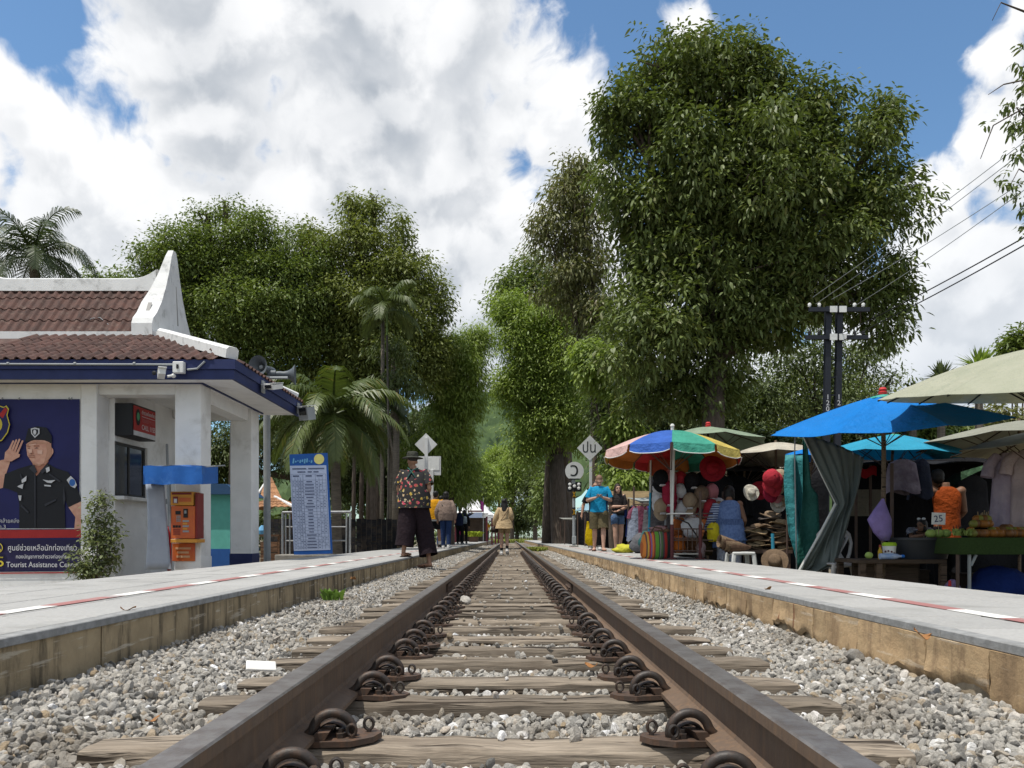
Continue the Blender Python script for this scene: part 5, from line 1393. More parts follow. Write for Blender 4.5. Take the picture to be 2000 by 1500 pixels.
# white plastic stool with straw cones
m_plw = flat('white_stool_plastic', (.56,.56,.54), .4)
sd0 = 10.0; sx0, sx1, sz = X(1432,sd0), X(1476,sd0), Z(1078,sd0)
stl = thing('plastic_stool', 'white plastic stool carrying straw cones beside the poncho', 'stool', ((sx0+sx1)/2, sd0+.17, G0))
q = MB(); q.box((sx0,sd0,sz-.04),(sx1,sd0+.34,sz), .012); obj('seat', q, m_plw, stl)
for a, sxx in ((sx0+.02,-1),(sx1-.02,1)):
    for d, sy in ((sd0+.02,-1),(sd0+.32,1)):
        q = MB(); q.tube([(a,d,sz-.03),(a+sxx*.06,d+sy*.04,G0)], [.030,.024], 6, flat=.6); obj('leg', q, m_plw, stl)
q = MB(); q.tube([(sx0-.01,sd0+.0,sz-.2),(sx1+.01,sd0+.0,sz-.2)], .012, 6); obj('stretcher', q, m_plw, stl)
q = MB()
cone = thing('straw_hats', 'nested brown straw cone hats tipped over on the white stool', 'hats', ((sx0+sx1)/2-.05, sd0+.15, sz))
for k in range(5):
    a0 = Vector((sx1-.02-.055*k*.6, sd0+.15, sz+.06+.008*k)); ax_ = Vector((-.9,-.1,-.02+.045*k)).normalized()
    q = MB(); q.tube([a0, a0+ax_*.10, a0+ax_*.30], [.02,.05,.085], 16, caps=False); obj('cone', q, m_straw2 if k % 3 else m_hbrown, cone)
hat('straw_hat', 'round brown basket hat leaning on the ground by the teal post', (X(1513,10), 10.0, Z(1096,10)), .17, m_straw2, (R(70),0,R(-15)), m_hbrown, .7)
q = MB(); q.tube([(X(1509,10.6),10.6,Z(1042,10.6)),(X(1512,10.6),10.6,G0)], .024, 10); o = obj('umbrella_sleeve', q, flat('turquoise_pipe', (.04,.26,.38)), None, org=(X(1512,10.6),10.6,G0)); tag(o, 'turquoise pipe sleeve standing by the hat piles', 'pipe')
q = MB(); q.tube([(X(1508.6,10.6),10.6,Z(1043,10.6)),(X(1509,10.6),10.6,Z(1035,10.6)),(X(1520,12),12,Z(890,12))], .012, 8); q.tube([(X(1510,10.57),10.6,Z(1060,10.6)),(X(1510.4,10.57),10.6,Z(1066,10.6))], .029, 10)
# ---- striped carry bag and yellow bag on the platform
def stripe_mat():
    m = bpy.data.materials.new('woven_stripes'); m.use_nodes = True; T = NT(m.node_tree); b = T.n['Principled BSDF']
    sp = T.new('ShaderNodeSeparateXYZ'); T.l.new(T.new('ShaderNodeTexCoord').outputs['Object'], sp.inputs[0])
    v = T.math('MULTIPLY_ADD', sp.outputs[0], 1.95, .5); v = T.math('ADD', v, T.math('MULTIPLY', sp.outputs[1], .5))
    cr = T.new('ShaderNodeValToRGB'); T.l.new(v, cr.inputs[0]); cr.color_ramp.interpolation = 'CONSTANT'; e = cr.color_ramp
    sq_ = [(.0,(.35,.09,.02)),(.06,(.55,.18,.03)),(.12,(.09,.06,.05)),(.15,(.50,.30,.05)),(.19,(.35,.03,.03)),(.23,(.15,.10,.25)),(.26,(.52,.14,.03)),(.31,(.20,.03,.03)),(.34,(.10,.26,.03)),(.44,(.04,.08,.04)),(.47,(.25,.22,.19)),(.50,(.07,.13,.05)),(.56,(.07,.05,.06)),(.61,(.40,.03,.025)),(.71,(.05,.06,.05)),(.76,(.035,.04,.045)),(.82,(.16,.10,.09)),(.85,(.03,.035,.04))]
    for p_, c_ in sq_: q = e.elements.new(p_); q.color = c_ + (1,)
    e.elements.remove(e.elements[0])
    T.l.new(cr.outputs[0], b.inputs['Base Color']); b.inputs['Roughness'].default_value = .9
    bn = T.new('ShaderNodeBump'); bn.inputs['Strength'].default_value = .4; bn.inputs['Distance'].default_value = .004
    T.put(bn.inputs['Height'], T.noise(T.new('ShaderNodeTexCoord').outputs['Object'], 150, 3)); T.l.new(bn.outputs[0], b.inputs['Normal'])
    return m
bd_ = 11.25; bc = (X(1281,bd_), bd_, 0.002); bw = 61*bd_/F/2
sbag = thing('striped_bag', 'big woven carry bag with orange, green and red stripes on the platform', 'bag', bc)
q = MB(); q.loft([(bc[0],bd_,.003,bw*.85,.13),(bc[0],bd_,.05,bw*.98,.17),(bc[0],bd_,.2,bw*1.02,.18),(bc[0]+.01,bd_,.34,bw*.93,.16),(bc[0]+.01,bd_,.40,bw*.8,.13)], 26, True, False, .015); obj('body', q, stripe_mat(), sbag, org=(bc[0],bd_,.2), smooth=True)
q = MB(); q.tube([(bc[0]-.1,bd_-.12,.38),(bc[0]-.05,bd_-.14,.46),(bc[0]+.05,bd_-.14,.45),(bc[0]+.1,bd_-.12,.38)], .012, 8); obj('handle', q, m_hbrown, sbag)
lump('folded_cloth', 'folded pinkish shawls stuffed in the top of the striped bag', 'cloth', (bc[0]+.04, bd_, .43), (.15,.11,.05), cloth('pink_shawl', (.33,.19,.19)), 12, wob=.2)
lump('folded_cloth', 'brown shawl lying over the edge of the striped bag', 'cloth', (bc[0]+.1, bd_-.03, .415), (.10,.10,.04), cloth('brown_shawl', (.17,.10,.06)), 13, wob=.2)
lump('goods_bag', 'crumpled yellow sack on the platform edge behind the strolling woman', 'bag', (X(1222,15.5), 15.6, .07), (.24,.18,.10), cloth('yellow_sack', (.50,.47,.05)), 14, wob=.25)
q = MB(); q.tube([(X(1268,11.8),11.8,0),(X(1268,11.8),11.8,.5)], .02, 8); q.tube([(X(1268,11.8),11.8,.5),(X(1270,11.8),11.8,1.0)], .016, 8); o = obj('post', q, [flat('cyan_pipe', (.03,.30,.45))], None, org=(X(1268,11.8),11.8,0)); tag(o, 'slim cyan pole standing behind the striped bag', 'pole')
q = MB(); q.tube([(X(1270,11.8),11.8,1.0),(X(1271,11.8),11.8,1.5)], .014, 8); obj('upper_tube', q, m_wpole, o)

# ---- other umbrellas
umbrella('market_umbrella', 'sage green parasol with red top knob behind the rainbow one', P(1383,834,13.2), 1.05, .30, 8, [c_green2], tilt=(-4,2), cap=c_red, sag=.12)
umbrella('market_umbrella', 'beige canvas parasol over the hat piles', P(1515,864,12.4), 1.0, .27, 10, [c_beige], tilt=(-3,0), sag=.15)
umbrella('market_umbrella', 'low pale parasol half hidden below the beige canvas one', P(1455,900,14.2), 1.05, .22, 8, [c_beige2], tilt=(-2,2), sag=.12)
umbrella('market_umbrella', 'bright blue parasol with a teal collar and red knob, over the plastic chair', P(1724,771,9.0), 1.33, .36, 8, [c_blue], tilt=(8,-5), cap=c_red, collar=c_teal, sag=.34, scal=.08, pole_r=.026)
umbrella('market_umbrella', 'cyan parasol below the bright blue one', P(1745,848,11.2), 1.06, .30, 8, [c_cyan], tilt=(2,2), collar=c_teal, sag=.15)
umbrella('market_umbrella', 'large pale green parasol with dark ribs at the picture edge', (X(2105,7.0), 7.0, 2.10), 1.62, .50, 16, [c_green], tilt=(8,0), sag=.05, scal=.02, ribmat=m_black, swell=.05)
umbrella('market_umbrella', 'grey green parasol behind the fruit table', P(1990,822,10.6), 1.32, .30, 8, [c_gg], tilt=(-2,0), sag=.12)
umbrella('market_umbrella', 'cream canvas parasol with wavy rim over the fruit table', P(2040,838,8.6), .95, .24, 8, [c_cream], tilt=(0,0), sag=.14, scal=.08)
umbrella('market_umbrella', 'blue parasol edge folded behind the teal tarp', P(1590,874,11.0), .40, .16, 8, [c_blue], tilt=(0,8))
# ---- tarps
m_teal = cloth('teal_tarp', (.055,.27,.29), .55, .15, (.045,.23,.25), dirt=(.10,.33,.34), dscale=3, damt=.4)
m_dteal = cloth('dark_teal_tarp', (.02,.105,.085), .55)
m_gtarp = M('grey_green_tarp', (.105,.125,.115), (.085,.10,.092), 2.5, .45, .12, 9, dirt=(.15,.17,.16), dscale=3, damt=.4)
q = MB(); td = 10.2
def tealfn(u, v):
    x0 = 1538 + 4*math.sin(v*6) + (22*max(0,.32-v)/.32)
    return P(x0 + (1572 - x0 + 4)*u, 1113 - (1113-888)*v, td) + Vector((0, .06*math.sin(u*9+v*2) + .1*u, 0))
q.sheet(tealfn, 12, 16, .004); tag(obj('tarp', q, m_teal, None, org=P(1555,1113,td), smooth=True), 'teal tarp hanging as a narrow curtain beside the hat stall', 'tarp')
q = MB(); q.sheet(lambda u, v: P(1568 + (10+40*(1-v))*u*(1 if v < .6 else .6) - 22*max(0,.55-v)*1.2, 1114 - (1114-852)*v, td-.12) + Vector((0,.03*math.sin(u*5),0)), 6, 16, .004)
tag(obj('tarp', q, m_dteal, None, org=P(1575,1114,td-.12), smooth=True), 'dark green tarp strip between the teal and grey tarps', 'tarp')
q = MB(); gd = 9.6
def gfn(u, v):
    # gathered at the waist by a rope, flaring below
    k = 1 - v; y = (846 + 48*u)*(1-k) + (1118)*k
    lx = float(np.interp(y, [846,985,1116], [1567,1632,1557])); rx_ = float(np.interp(y, [893,950,1000,1050,1090,1104,1118], [1688,1677,1660,1647,1640,1636,1598]))
    return P(lx + (max(rx_, lx+10) - lx)*u, y, gd) + Vector((0, .05*math.sin(u*9 + k*5)*(.2+k) + .022*math.sin(u*23 + 3*math.sin(k*4))*min(1,k*2.2) + .012*math.sin(u*41 - k*9) - .04*math.sin(u*3.1), 0))
q.sheet(gfn, 48, 34, .004); tag(obj('tarp', q, m_gtarp, None, org=P(1610,1118,gd), smooth=True), 'grey tarp gathered at the waist, hanging from the bright blue parasol', 'tarp')
q = MB(); q.tube([P(1632,984,gd-.06), P(1600,1045,gd-.07), P(1560,1116,gd-.05)], .016, 6); q.tube([P(1567,850,gd-.04), P(1605,930,gd-.05), P(1632,984,gd-.06)], .007, 6); tag(obj('rope', q, m_wpole, None, org=P(1600,1050,gd)), 'white rope edging the gathered grey tarp', 'rope')
q = MB(); q.tube([P(1553,846,9.5), P(1552,890,9.5), P(1556,1118,9.9)], .008, 6); tag(obj('pole', q, m_grey, None, org=P(1556,1118,9.9)), 'thin grey pole holding the teal tarp', 'pole')
q = MB(); q.tube([P(1537,1000,10.6), (X(1538,10.6), 10.6, G0)], .014, 6); tag(obj('pole', q, m_rust, None, org=(X(1538,10.6),10.6,G0)), 'dark thin pole between hat piles and teal tarp', 'pole')
# ---- plastic chair
m_chair = flat('brown_grey_plastic', (.50,.47,.45), .45)
cd_ = 9.3; cx = X(1662,cd_); chs = cd_/F
ch = thing('plastic_chair', 'brownish plastic garden chair with slotted back beside the grey tarp', 'chair', (cx, cd_+.2, G0))
bw_ = 34*chs; ztop, zseat = Z(1030,cd_), Z(1100,cd_)
def bk(u, a):  # back outline ellipse-like
    return bw_*(1.0 - .18*abs(u-.45)*(1 if u < .45 else 1.9) - .5*max(0,u-.78)**1.2)
fr_ = MB(); H = ztop - zseat
rim = [(cx + s_*bw_*w_, cd_+.42+.10*h_, zseat + H*h_) for s_, w_, h_ in ((-1,.62,0),(-1,.85,.25),(-1,1.0,.55),(-1,.93,.8),(-1,.62,.96),(-.01,.3,1.0),(1,.62,.96),(1,.93,.8),(1,1.0,.55),(1,.85,.25),(1,.62,0))]
fr_.tube(rim, .022, 8); obj('back_frame', fr_, m_chair, ch, smooth=True)
q = MB(); q.prism([(-.62,0),(-.3,.9/3),(.3,.3),(.62,0)], .02, lambda u, v, t: (cx+u*bw_*1.0, cd_+.42+.10*v+t, zseat+H*v)); q.prism([(-.92,.72),(-.86,.86),(-.5,.97),(-.16,1.0),(-.15,.92),(.15,.92),(.16,1.0),(.5,.97),(.86,.86),(.92,.72)], .02, lambda u, v, t: (cx+u*bw_, cd_+.42+.10*v+t, zseat+H*v)); obj('back_panel', q, m_chair, ch)
for k in range(7):
    a = (k-3)/3
    q = MB(); q.tube([(cx+a*bw_*.22, cd_+.445, zseat+H*.27),(cx+a*bw_*.62, cd_+.475, zseat+H*.55),(cx+a*bw_*.86, cd_+.50, zseat+H*.75)], .027, 6, flat=.5); obj('back_slat', q, m_chair, ch)
q = MB(); q.box((cx-bw_*1.0, cd_, zseat-.03),(cx+bw_*1.0, cd_+.44, zseat), .015); obj('seat', q, m_chair, ch)
for sx in (-1,1):
    for d, ex in ((cd_+.02,.04),(cd_+.42,.05)):
        q = MB(); q.tube([(cx+sx*bw_*.92,d,zseat-.02),(cx+sx*bw_*1.0,d,zseat-.14),(cx+sx*(bw_*1.05+ex),d,G0)], [.03,.028,.022], 8, flat=.7); obj('leg', q, m_chair, ch)
q = MB(); q.tube([(cx-bw_*.9,cd_+.01,zseat-.05),(cx,cd_+.01,zseat-.03),(cx+bw_*.9,cd_+.01,zseat-.05)], .03, 8, flat=.5); obj('apron', q, m_chair, ch)
# ---- low table with tub, cup, bottle, guava slices
m_tbl = wood_mat('dark_table_timber', (.11,.075,.055), (.07,.05,.037))
tdp = 8.6; tz = Z(1093,tdp)
tbl = thing('low_table', 'low brown wooden table with cup and black tub beside the plastic chair', 'table', (X(1765,tdp), tdp+.3, G0))
q = MB(); q.box((X(1678,tdp),tdp,tz-.045),(X(1850,tdp),tdp+.65,tz), .004); obj('tabletop', q, m_tbl, tbl)
for px in (1686,1718,1844):
    for dd in (.03,.6):
        q = MB(); q.box((X(px,tdp)-.032,tdp+dd-.03,G0),(X(px,tdp)+.032,tdp+dd+.03,tz-.046)); obj('leg', q, m_tbl, tbl)
q = MB(); q.box((X(1722,tdp),tdp+.5,G0),(X(1840,tdp),tdp+.52,tz-.05)); obj('back_board', q, m_tbl, tbl)
m_tub = flat('black_tub_plastic', (.030,.032,.038), .45)
tub = thing('plastic_tub', 'large black plastic tub on the low table', 'tub', (X(1802,tdp+.3), tdp+.3, tz))
tcx = X(1803,tdp+.25); trx = 57*(tdp+.25)/F; zt = Z(1050,tdp)
q = MB(); q.loft([(tcx,tdp+.33,tz+.001,trx*.88,.24),(tcx,tdp+.33,zt-.03,trx,.30)], 30, True, False); q.loft([(tcx,tdp+.33,zt-.03,trx*.97,.28),(tcx,tdp+.33,tz+.02,trx*.85,.22)], 30, False, True); obj('bowl', q, m_tub, tub, smooth=40)
q = MB(); q.loft([(tcx,tdp+.33,zt-.03,trx*.97,.285),(tcx,tdp+.33,zt-.03,trx*1.03,.32),(tcx,tdp+.33,zt,trx*1.03,.32),(tcx,tdp+.33,zt,trx*.97,.285),(tcx,tdp+.33,zt-.03,trx*.97,.285)], 30); obj('rim', q, m_tub, tub, smooth=40)
c3 = (X(1737,tdp+.15), tdp+.15, tz); s3 = (tdp+.15)/F
cup = thing('lidded_cup', 'white patterned cup with lime green lid on the low table', 'cup', c3)
q = MB(); q.lathe((c3[0],c3[1],tz+.001), [(10*s3,0),(12.5*s3,.19*.7),(12.5*s3,.15)], 20); obj('cup_body', q, m_whitep, cup, smooth=40)
q = MB(); q.lathe((c3[0],c3[1],tz+.152), [(13.3*s3,0),(13.3*s3,.025),(11*s3,.04),(.002,.042)], 20); obj('lid', q, flat('lime_plastic', (.33,.52,.02), .4), cup)
q = MB()
for a in range(-150,-20,26): q.prism([(math.cos(i)*.011, math.sin(i)*.011) for i in np.linspace(0,6,7)], .004, lambda u, v, t: (c3[0]+(12.0*s3+.004-t)*math.cos(R(a))+u*-math.sin(R(a)), c3[1]+(12.0*s3+.004-t)*math.sin(R(a))+u*math.cos(R(a)), tz+.075+.02*math.sin(a)+v))
obj('printed_pattern', q, m_mar2, cup)
bt = thing('water_bottle', 'clear blue plastic bottle lying in front of the cup', 'bottle', (X(1745,tdp+.05), tdp+.05, tz))
q = MB(); q.lathe((X(1722,tdp), tdp+.05, tz+.036), [(.002,0),(.034,.004),(.036,.14),(.03,.19),(.014,.23),(.014,.245)], 14, 'x'); obj('bottle_body', q, M('blue_clear_plastic', (.25,.36,.60), (.45,.52,.68), 9, .15, 0, spec=.6), bt, smooth=40)
q = MB(); q.lathe((X(1722,tdp)+.246, tdp+.05, tz+.036), [(.018,0),(.018,.03)], 12, 'x'); obj('cap', q, flat('blue_cap', (.02,.15,.55)), bt)
bt = thing('sauce_bottle', 'small yellow bottle standing left of the cup', 'bottle', (X(1719,tdp+.1), tdp+.1, tz))
q = MB(); q.lathe((X(1719,tdp+.1),tdp+.1,tz), [(.022,0),(.024,.09),(.012,.12),(.012,.135)], 12); obj('bottle_body', q, flat('mustard_plastic', (.50,.30,.02)), bt, smooth=40)
q = MB(); q.lathe((X(1719,tdp+.1),tdp+.1,tz+.136), [(.014,0),(.012,.03)], 10); obj('cap', q, flat('cap_red_brown', (.25,.05,.03)), bt)
m_guava = M('guava_green', (.30,.40,.10), (.24,.34,.08), 8, .5, .05)
lump('guava', 'pale green cut guava near the table edge', 'fruit', P(1702,1086,tdp) + Vector((0,.06,.006)), (.045,.03,.04), m_guava, 21, wob=.03)
for px, lb in ((1818,'small green guava at the tub rim'),(1834,'big green guava under the price sign'),(1847,'green guava at the far side of the price sign')):
    lump('guava', lb, 'fruit', P(px, 1042, tdp+.15), (.06,.05,.05), m_guava, int(px), wob=.04)
ps = thing('price_sign', 'white paper price sign reading 25 on a stick in the tub', 'price sign', P(1833,1045,tdp+.1))
q = MB(); q.obox(P(1833,1013,tdp+.1), (.155,.004,.135), (0,R(2),0)); obj('card', q, m_whitep, ps)
q = MB(); q.tube([P(1833,1045,tdp+.11), P(1833,1022,tdp+.11)], .004, 6); obj('stick', q, m_straw, ps)
lettering('25', .105, P(1833,1013.5,tdp+.095) , flat('ink_blue', (.02,.03,.12)), ps, (R(90),R(-6),0))
# purple bag tied to the blue umbrella's pole
q = MB(); pc = P(1723,1010,8.85)
q.loft([(pc.x+.01,8.85,Z(974,8.85),.012,.012),(pc.x-.015,8.85,Z(995,8.85),.075,.05),(pc.x-.035,8.85,Z(1015,8.85),.135,.08),(pc.x+.0,8.85,Z(1040,8.85),.10,.07),(pc.x+.03,8.85,Z(1056,8.85),.045,.04)], 18, False, True, .09)
tag(obj('carrier_bag', q, cloth('purple_bag', (.36,.27,.60), .5, .3), None, org=pc, smooth=True), 'light purple plastic bag tied to the blue parasol pole', 'bag')
# ---- fruit table at the right edge
fdp = 8.2; fz = Z(1050,fdp)
m_turf = M('green_turf_cloth', (.040,.075,.018), (.028,.055,.012), 60, .95, .8, 200)
ft = thing('fruit_table', 'fruit table skirted in green turf cloth at the picture edge', 'table', (X(1970,fdp), fdp+.4, G0))
q = MB(); q.box((X(1872,fdp),fdp,Z(1083,fdp)),(X(2120,fdp),fdp+.9,fz), .004); obj('turf_skirt', q, m_turf, ft)
for px in (1872,1895,2060):
    q = MB(); q.tube([(X(px,fdp)+.02,fdp+.05,Z(1083,fdp)),(X(px,fdp)+.02,fdp+.05,G0)], .018, 8); obj('leg', q, m_rust if px != 1895 else m_grey, ft)
q = MB(); q.tube([(X(1898,fdp)+.02,fdp+.05,Z(1105,fdp)),(X(1912,fdp),fdp+.05,Z(1084,fdp))], .016, 6); obj('brace', q, m_grey, ft)
m_fr = [M('orange_fruit', (.27,.10,.015), (.2,.08,.015), 9, .5, .1), M('yellow_green_fruit', (.19,.18,.03), (.14,.14,.03), 9, .5, .1), M('russet_fruit', (.17,.07,.02), (.12,.055,.02), 9, .5, .1)]
q = MB(); q.ell((0,0,0), (.047,.047,.045), 12, 8)
fm = []
for k in range(3): me = q.mesh('fruit', smooth=True); me.materials.append(m_fr[k]); fm.append(me)
fq = random.Random(12); nf = 0
for row in range(3):
    for k in range(26):
        px = 1896 + k*5.3 + fq.uniform(-2,2); hgt = (1.0 if 1900 < px < 1935 else .55) 
        if row == 2 and not (1902 < px < 1932 or 1955 < px < 1975): continue
        d = fdp + .1 + row*.10 + fq.uniform(-.02,.02); z = fz + .045 + row*.055*hgt + (.05 if 1900 < px < 1935 and row else 0)
        kk = fq.choice((0,0,1,2))
        tag(inst('fruit', fm[kk], (X(px,d), d, z), None, (0,0,0)), ['round orange fruit heaped on the green turf table','round yellow green fruit heaped on the green turf table','round russet fruit heaped on the green turf table'][kk], 'fruit', 'fruit heaped on the turf table'); nf += 1
q = MB()
for k in range(9): a = fq.uniform(-.05,.05); q.tube([P(1917,1025,fdp+.3)+Vector((a,0,0)), P(1919,1000,fdp+.3)+Vector((a*1.6,fq.uniform(-.03,.03),fq.uniform(-.02,.02)))], .005, 5)
tag(obj('stick_bundle', q, m_straw, None, org=P(1918,1025,fdp+.3)), 'bundle of pale wooden sticks standing in the heaped fruit', 'sticks')
weed('leaf_bunch', 'bunch of pale green leaves at the near corner of the fruit table', 'vegetable', P(1882,1046,fdp+.12), .10, 130, .09, M('pale_leaf', (.26,.32,.09), (.20,.27,.07)), seed=8)
lump('blue_crate_cover', 'dark blue cloth bundle under the fruit table', 'bundle', (X(1965,fdp+.4), fdp+.5, G0+.2), (.35,.25,.24), cloth('deep_blue_cloth', (.012,.03,.15)), 31, wob=.1)
lump('goods_bag', 'lilac plastic bag on the ground between the two tables', 'bag', (X(1866,fdp+.2), fdp+.25, G0+.13), (.10,.09,.16), cloth('lilac_bag', (.24,.18,.33), .5), 32, wob=.15)
q = MB(); q.lathe((X(1855,fdp+.1),fdp+.1,G0), [(.03,0),(.03,.16),(.014,.2),(.014,.24)], 10); bb_ = obj('bottle', q, flat('dark_bottle', (.02,.02,.025), .3), None, org=(X(1855,fdp+.1),fdp+.1,G0)); tag(bb_, 'dark bottle with red cap on the ground by the low table', 'bottle')
q = MB(); q.lathe((X(1855,fdp+.1),fdp+.1,G0+.241), [(.018,0),(.012,.06)], 10); obj('cap', q, c_red, bb_)
# hanging clothes
for px, py0, py1, d, w0, w1, mt, lb, sl in ((1968,885,1040,8.9,.30,.44,cloth('lilac_grey_dress', (.50,.41,.48), .85, .2, (.33,.27,.36)),'lilac grey dress with pink trim hanging over the fruit table',True),
        (2004,880,1040,8.8,.30,.40,cloth('pale_pink_dress', (.58,.46,.47), .85, .2),'pale pink dress at the picture edge over the fruit table',True),
        (1762,898,962,9.9,.34,.46,cloth('patterned_grey_cloth', (.13,.10,.13), .9, 0, (.28,.24,.28), vary=.1),'dark patterned shorts hanging under the cyan parasol',False),
        (1798,897,972,10.0,.20,.30,cloth('navy_stripe_cloth', (.03,.035,.055)),'navy shorts with pale piping beside the patterned ones',False),
        (1900,930,1030,11.0,.4,.45,m_dk2,'charcoal dress hanging behind the fruit heap',False),
        (1880,925,1035,11.4,.5,.5,cloth('dark_green_cloth', (.015,.03,.026)),'dark green cloth hanging behind the vendor in orange',False),
        (1940,925,1040,11.2,.5,.5,m_dk,'black dress hanging behind the lilac one',False)):
    tt_ = garment('hanging_dress' if w1 > .38 and py1 > 1000 else 'hanging_shorts', lb, 'garment', px, py0, py1, d, w0, w1, mt, None, int(px), sl)
    if 'lilac' in lb:
        q = MB(); q.loft([(X(px,d),d,Z(966,d),.16,.10),(X(px,d),d,Z(972,d),.165,.105)], 16); obj('belt', q, cloth('magenta_trim', (.28,.03,.12)), tt_)
        q = MB(); q.sheet(lambda u, v: (X(px-4,d)+.02*u+.03*v, d-.085-.01*v, Z(945,d)+(Z(890,d)-Z(945,d))*v), 1, 5, .006); obj('trim', q, cloth('magenta_trim', (.28,.03,.12)), tt_)
# green leaf-shaped cloth strip
q = MB(); q.sheet(lambda u, v: P(1877+62*u, 930-25*u+ (8-6*u)*(v-.5)*2, 9.6) + Vector((0,.02*math.sin(u*6),0)), 8, 2, .004); tag(obj('cloth_strip', q, cloth('leaf_green_cloth', (.13,.25,.14)), None, org=P(1900,925,9.6)), 'green cloth strip strung between the cyan parasol and the dresses', 'cloth')
# black sheets standing in for the deep shade inside the stalls
for px0, px1, py0, d, lb in ((1420,1620,905,14.6,'black sheet standing for the shade at the back of the hat stall'),(1640,2100,890,12.4,'black sheet standing for the shade behind the fruit stalls')):
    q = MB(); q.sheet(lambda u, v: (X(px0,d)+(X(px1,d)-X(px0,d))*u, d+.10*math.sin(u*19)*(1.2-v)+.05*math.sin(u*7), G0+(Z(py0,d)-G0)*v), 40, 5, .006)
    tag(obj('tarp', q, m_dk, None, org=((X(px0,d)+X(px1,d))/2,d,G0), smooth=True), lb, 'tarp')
q = MB(); q.sheet(lambda u, v: P(1655+75*u, 1008-52*v, 11.9), 4, 3, .004); tag(obj('cloth', q, cloth('dim_beige_sheet', (.20,.18,.14)), None, org=P(1690,1005,11.9)), 'dim beige sheet hanging behind the plastic chair', 'sheet')
q = MB(); q.sheet(lambda u, v: P(1682+30*u, 931-18*v+4*math.sin(u*6), 11.8), 6, 2, .004); tag(obj('cloth', q, cloth('scarlet_cloth', (.45,.02,.03), .8, .3), None, org=P(1697,930,11.8)), 'scarlet cloth hanging behind the blue parasol pole', 'cloth')
for px, d in ((1672,11.8),(1700,11.9),(1742,9.6)):
    q = MB(); q.tube([(X(px,d),d,G0),(X(px,d),d,Z(905,d))], .022, 8); tag(obj('pole', q, m_rust, None, org=(X(px,d),d,G0)), {1672:'dark stall post before the dim beige sheet',1700:'second dark stall post by the scarlet cloth',1742:'thin brown pole right of the purple bag'}[px], 'pole')
# crates / boxes in the dark under the tables
for px, d, w, h, lb in ((1775,9.4,.5,.34,'brown carton under the low table'),(1930,9.2,.5,.3,'dark crate under the fruit table'),(1478,11.5,.3,.36,'dark carton under the hat table')):
    q = MB(); q.box((X(px,d)-w/2,d,G0+.002),(X(px,d)+w/2,d+.35,G0+h)); c_ = obj('carton', q, cloth('dark_carton', (.06,.045,.035)), None, org=(X(px,d),d,G0)); tag(c_, lb, 'carton')
    q = MB(); q.box((X(px,d)-w/2-.01,d-.01,G0+h+.001),(X(px,d)+w/2+.01,d+.36,G0+h+.03)); obj('lid', q, cloth('dark_carton2', (.045,.034,.027)), c_)

# ---- stalls farther along the platform, behind the couple
def awning(label, px0, px1, py0, py1, d0, d1, mat, sagv=.12, legs=True):
    cx_ = X((px0+px1)/2, d0); t = thing('stall_awning', label, 'awning', (cx_, d0, G0))
    q = MB(); q.sheet(lambda u, v: (X(px0,d0)+(X(px1,d0)-X(px0,d0))*u, d0+(d1-d0)*v, Z(py1,d0)+(Z(py0,d0)-Z(py1,d0))*v - sagv*math.sin(u*math.pi)*math.sin(v*math.pi)), 14, 8, .006); obj('canvas', q, mat, t, smooth=True)
    for px in (px0+3, px1-3):
        for d, py in ((d0+.03,py1),(d1-.05,py0)):
            q = MB(); xx = X(px,d0); q.tube([(xx,d,G0),(xx,d,Z(py,d0)-.03)], .025, 6); obj('post', q, m_rust, t)
    return t
awning('tan canvas awning behind the strolling couple', 1205, 1335, 945, 990, 19, 22, cloth('tan_canvas', (.32,.24,.13), .8, .3, (.25,.18,.10)))
awning('small pale grey awning edge right of the tan canvas', 1252, 1320, 963, 978, 16.5, 18.5, cloth('pale_grey_canvas', (.42,.46,.46), .8, .2))
awning('flat white awning behind the blue-shirted man', 1140, 1215, 985, 996, 27, 30, c_beige2)
awning('low grey awning beyond the signal post', 1100, 1180, 1008, 1014, 34, 37, cloth('grey_canvas', (.33,.33,.30), .8, .2))
awning('long pale awning farther along the platform', 1095, 1150, 1000, 1005, 46, 54, c_beige2)
umbrella('market_umbrella', 'white and sky blue parasol half hidden behind the man', P(1150,983,23), .42, .22, 8, [cloth('sky_canvas', (.30,.48,.58), .7, .2)], zfoot=G0, tilt=(0,0))
gcols = [cloth('garment_navy', (.02,.028,.075)), cloth('garment_blue', (.02,.04,.16)), m_dk, cloth('garment_maroon', (.11,.025,.035)), m_dk2, cloth('garment_teal', (.03,.12,.12)), cloth('garment_white', (.22,.25,.32)), cloth('garment_pink', (.17,.05,.08)), cloth('garment_grey', (.12,.12,.13))]
gl_ = ['navy','royal blue','black','maroon','charcoal','teal','pale blue','pink','grey']
rk = thing('clothes_rack', 'dark steel clothes rack of the stall behind the strolling woman', 'clothes rack', (X(1240,17), 17, G0))
for d in (16.4, 19.2):
    for px in (1238, 1300): q = MB(); q.tube([(X(px,d),d,G0),(X(px,d),d,Z(950,d))], .02, 6); obj('post', q, m_rust, rk)
    q = MB(); q.tube([(X(1238,d),d,Z(985,d)),(X(1300,d),d,Z(985,d))], .016, 6); obj('rail', q, m_rust, rk)
for k in range(14):
    d = 16.4 if k % 2 else 19.2; px = 1236 + k*4.7; ci = (k*5+1) % 9
    garment('hanging_shirt', f'{gl_[ci]} shirt on the rack behind the couple, {["near the woman","second along","third along","fourth along","fifth along","sixth along","seventh along","eighth along","ninth along","tenth along","eleventh along","twelfth along","thirteenth along","nearest the striped bag"][k]}', 'garment', px, 988 + (k%3)*4, 1050 + (k % 4)*6, d, .26, .34, gcols[ci], 'shirts on the rack behind the couple', k, k % 3 == 0)
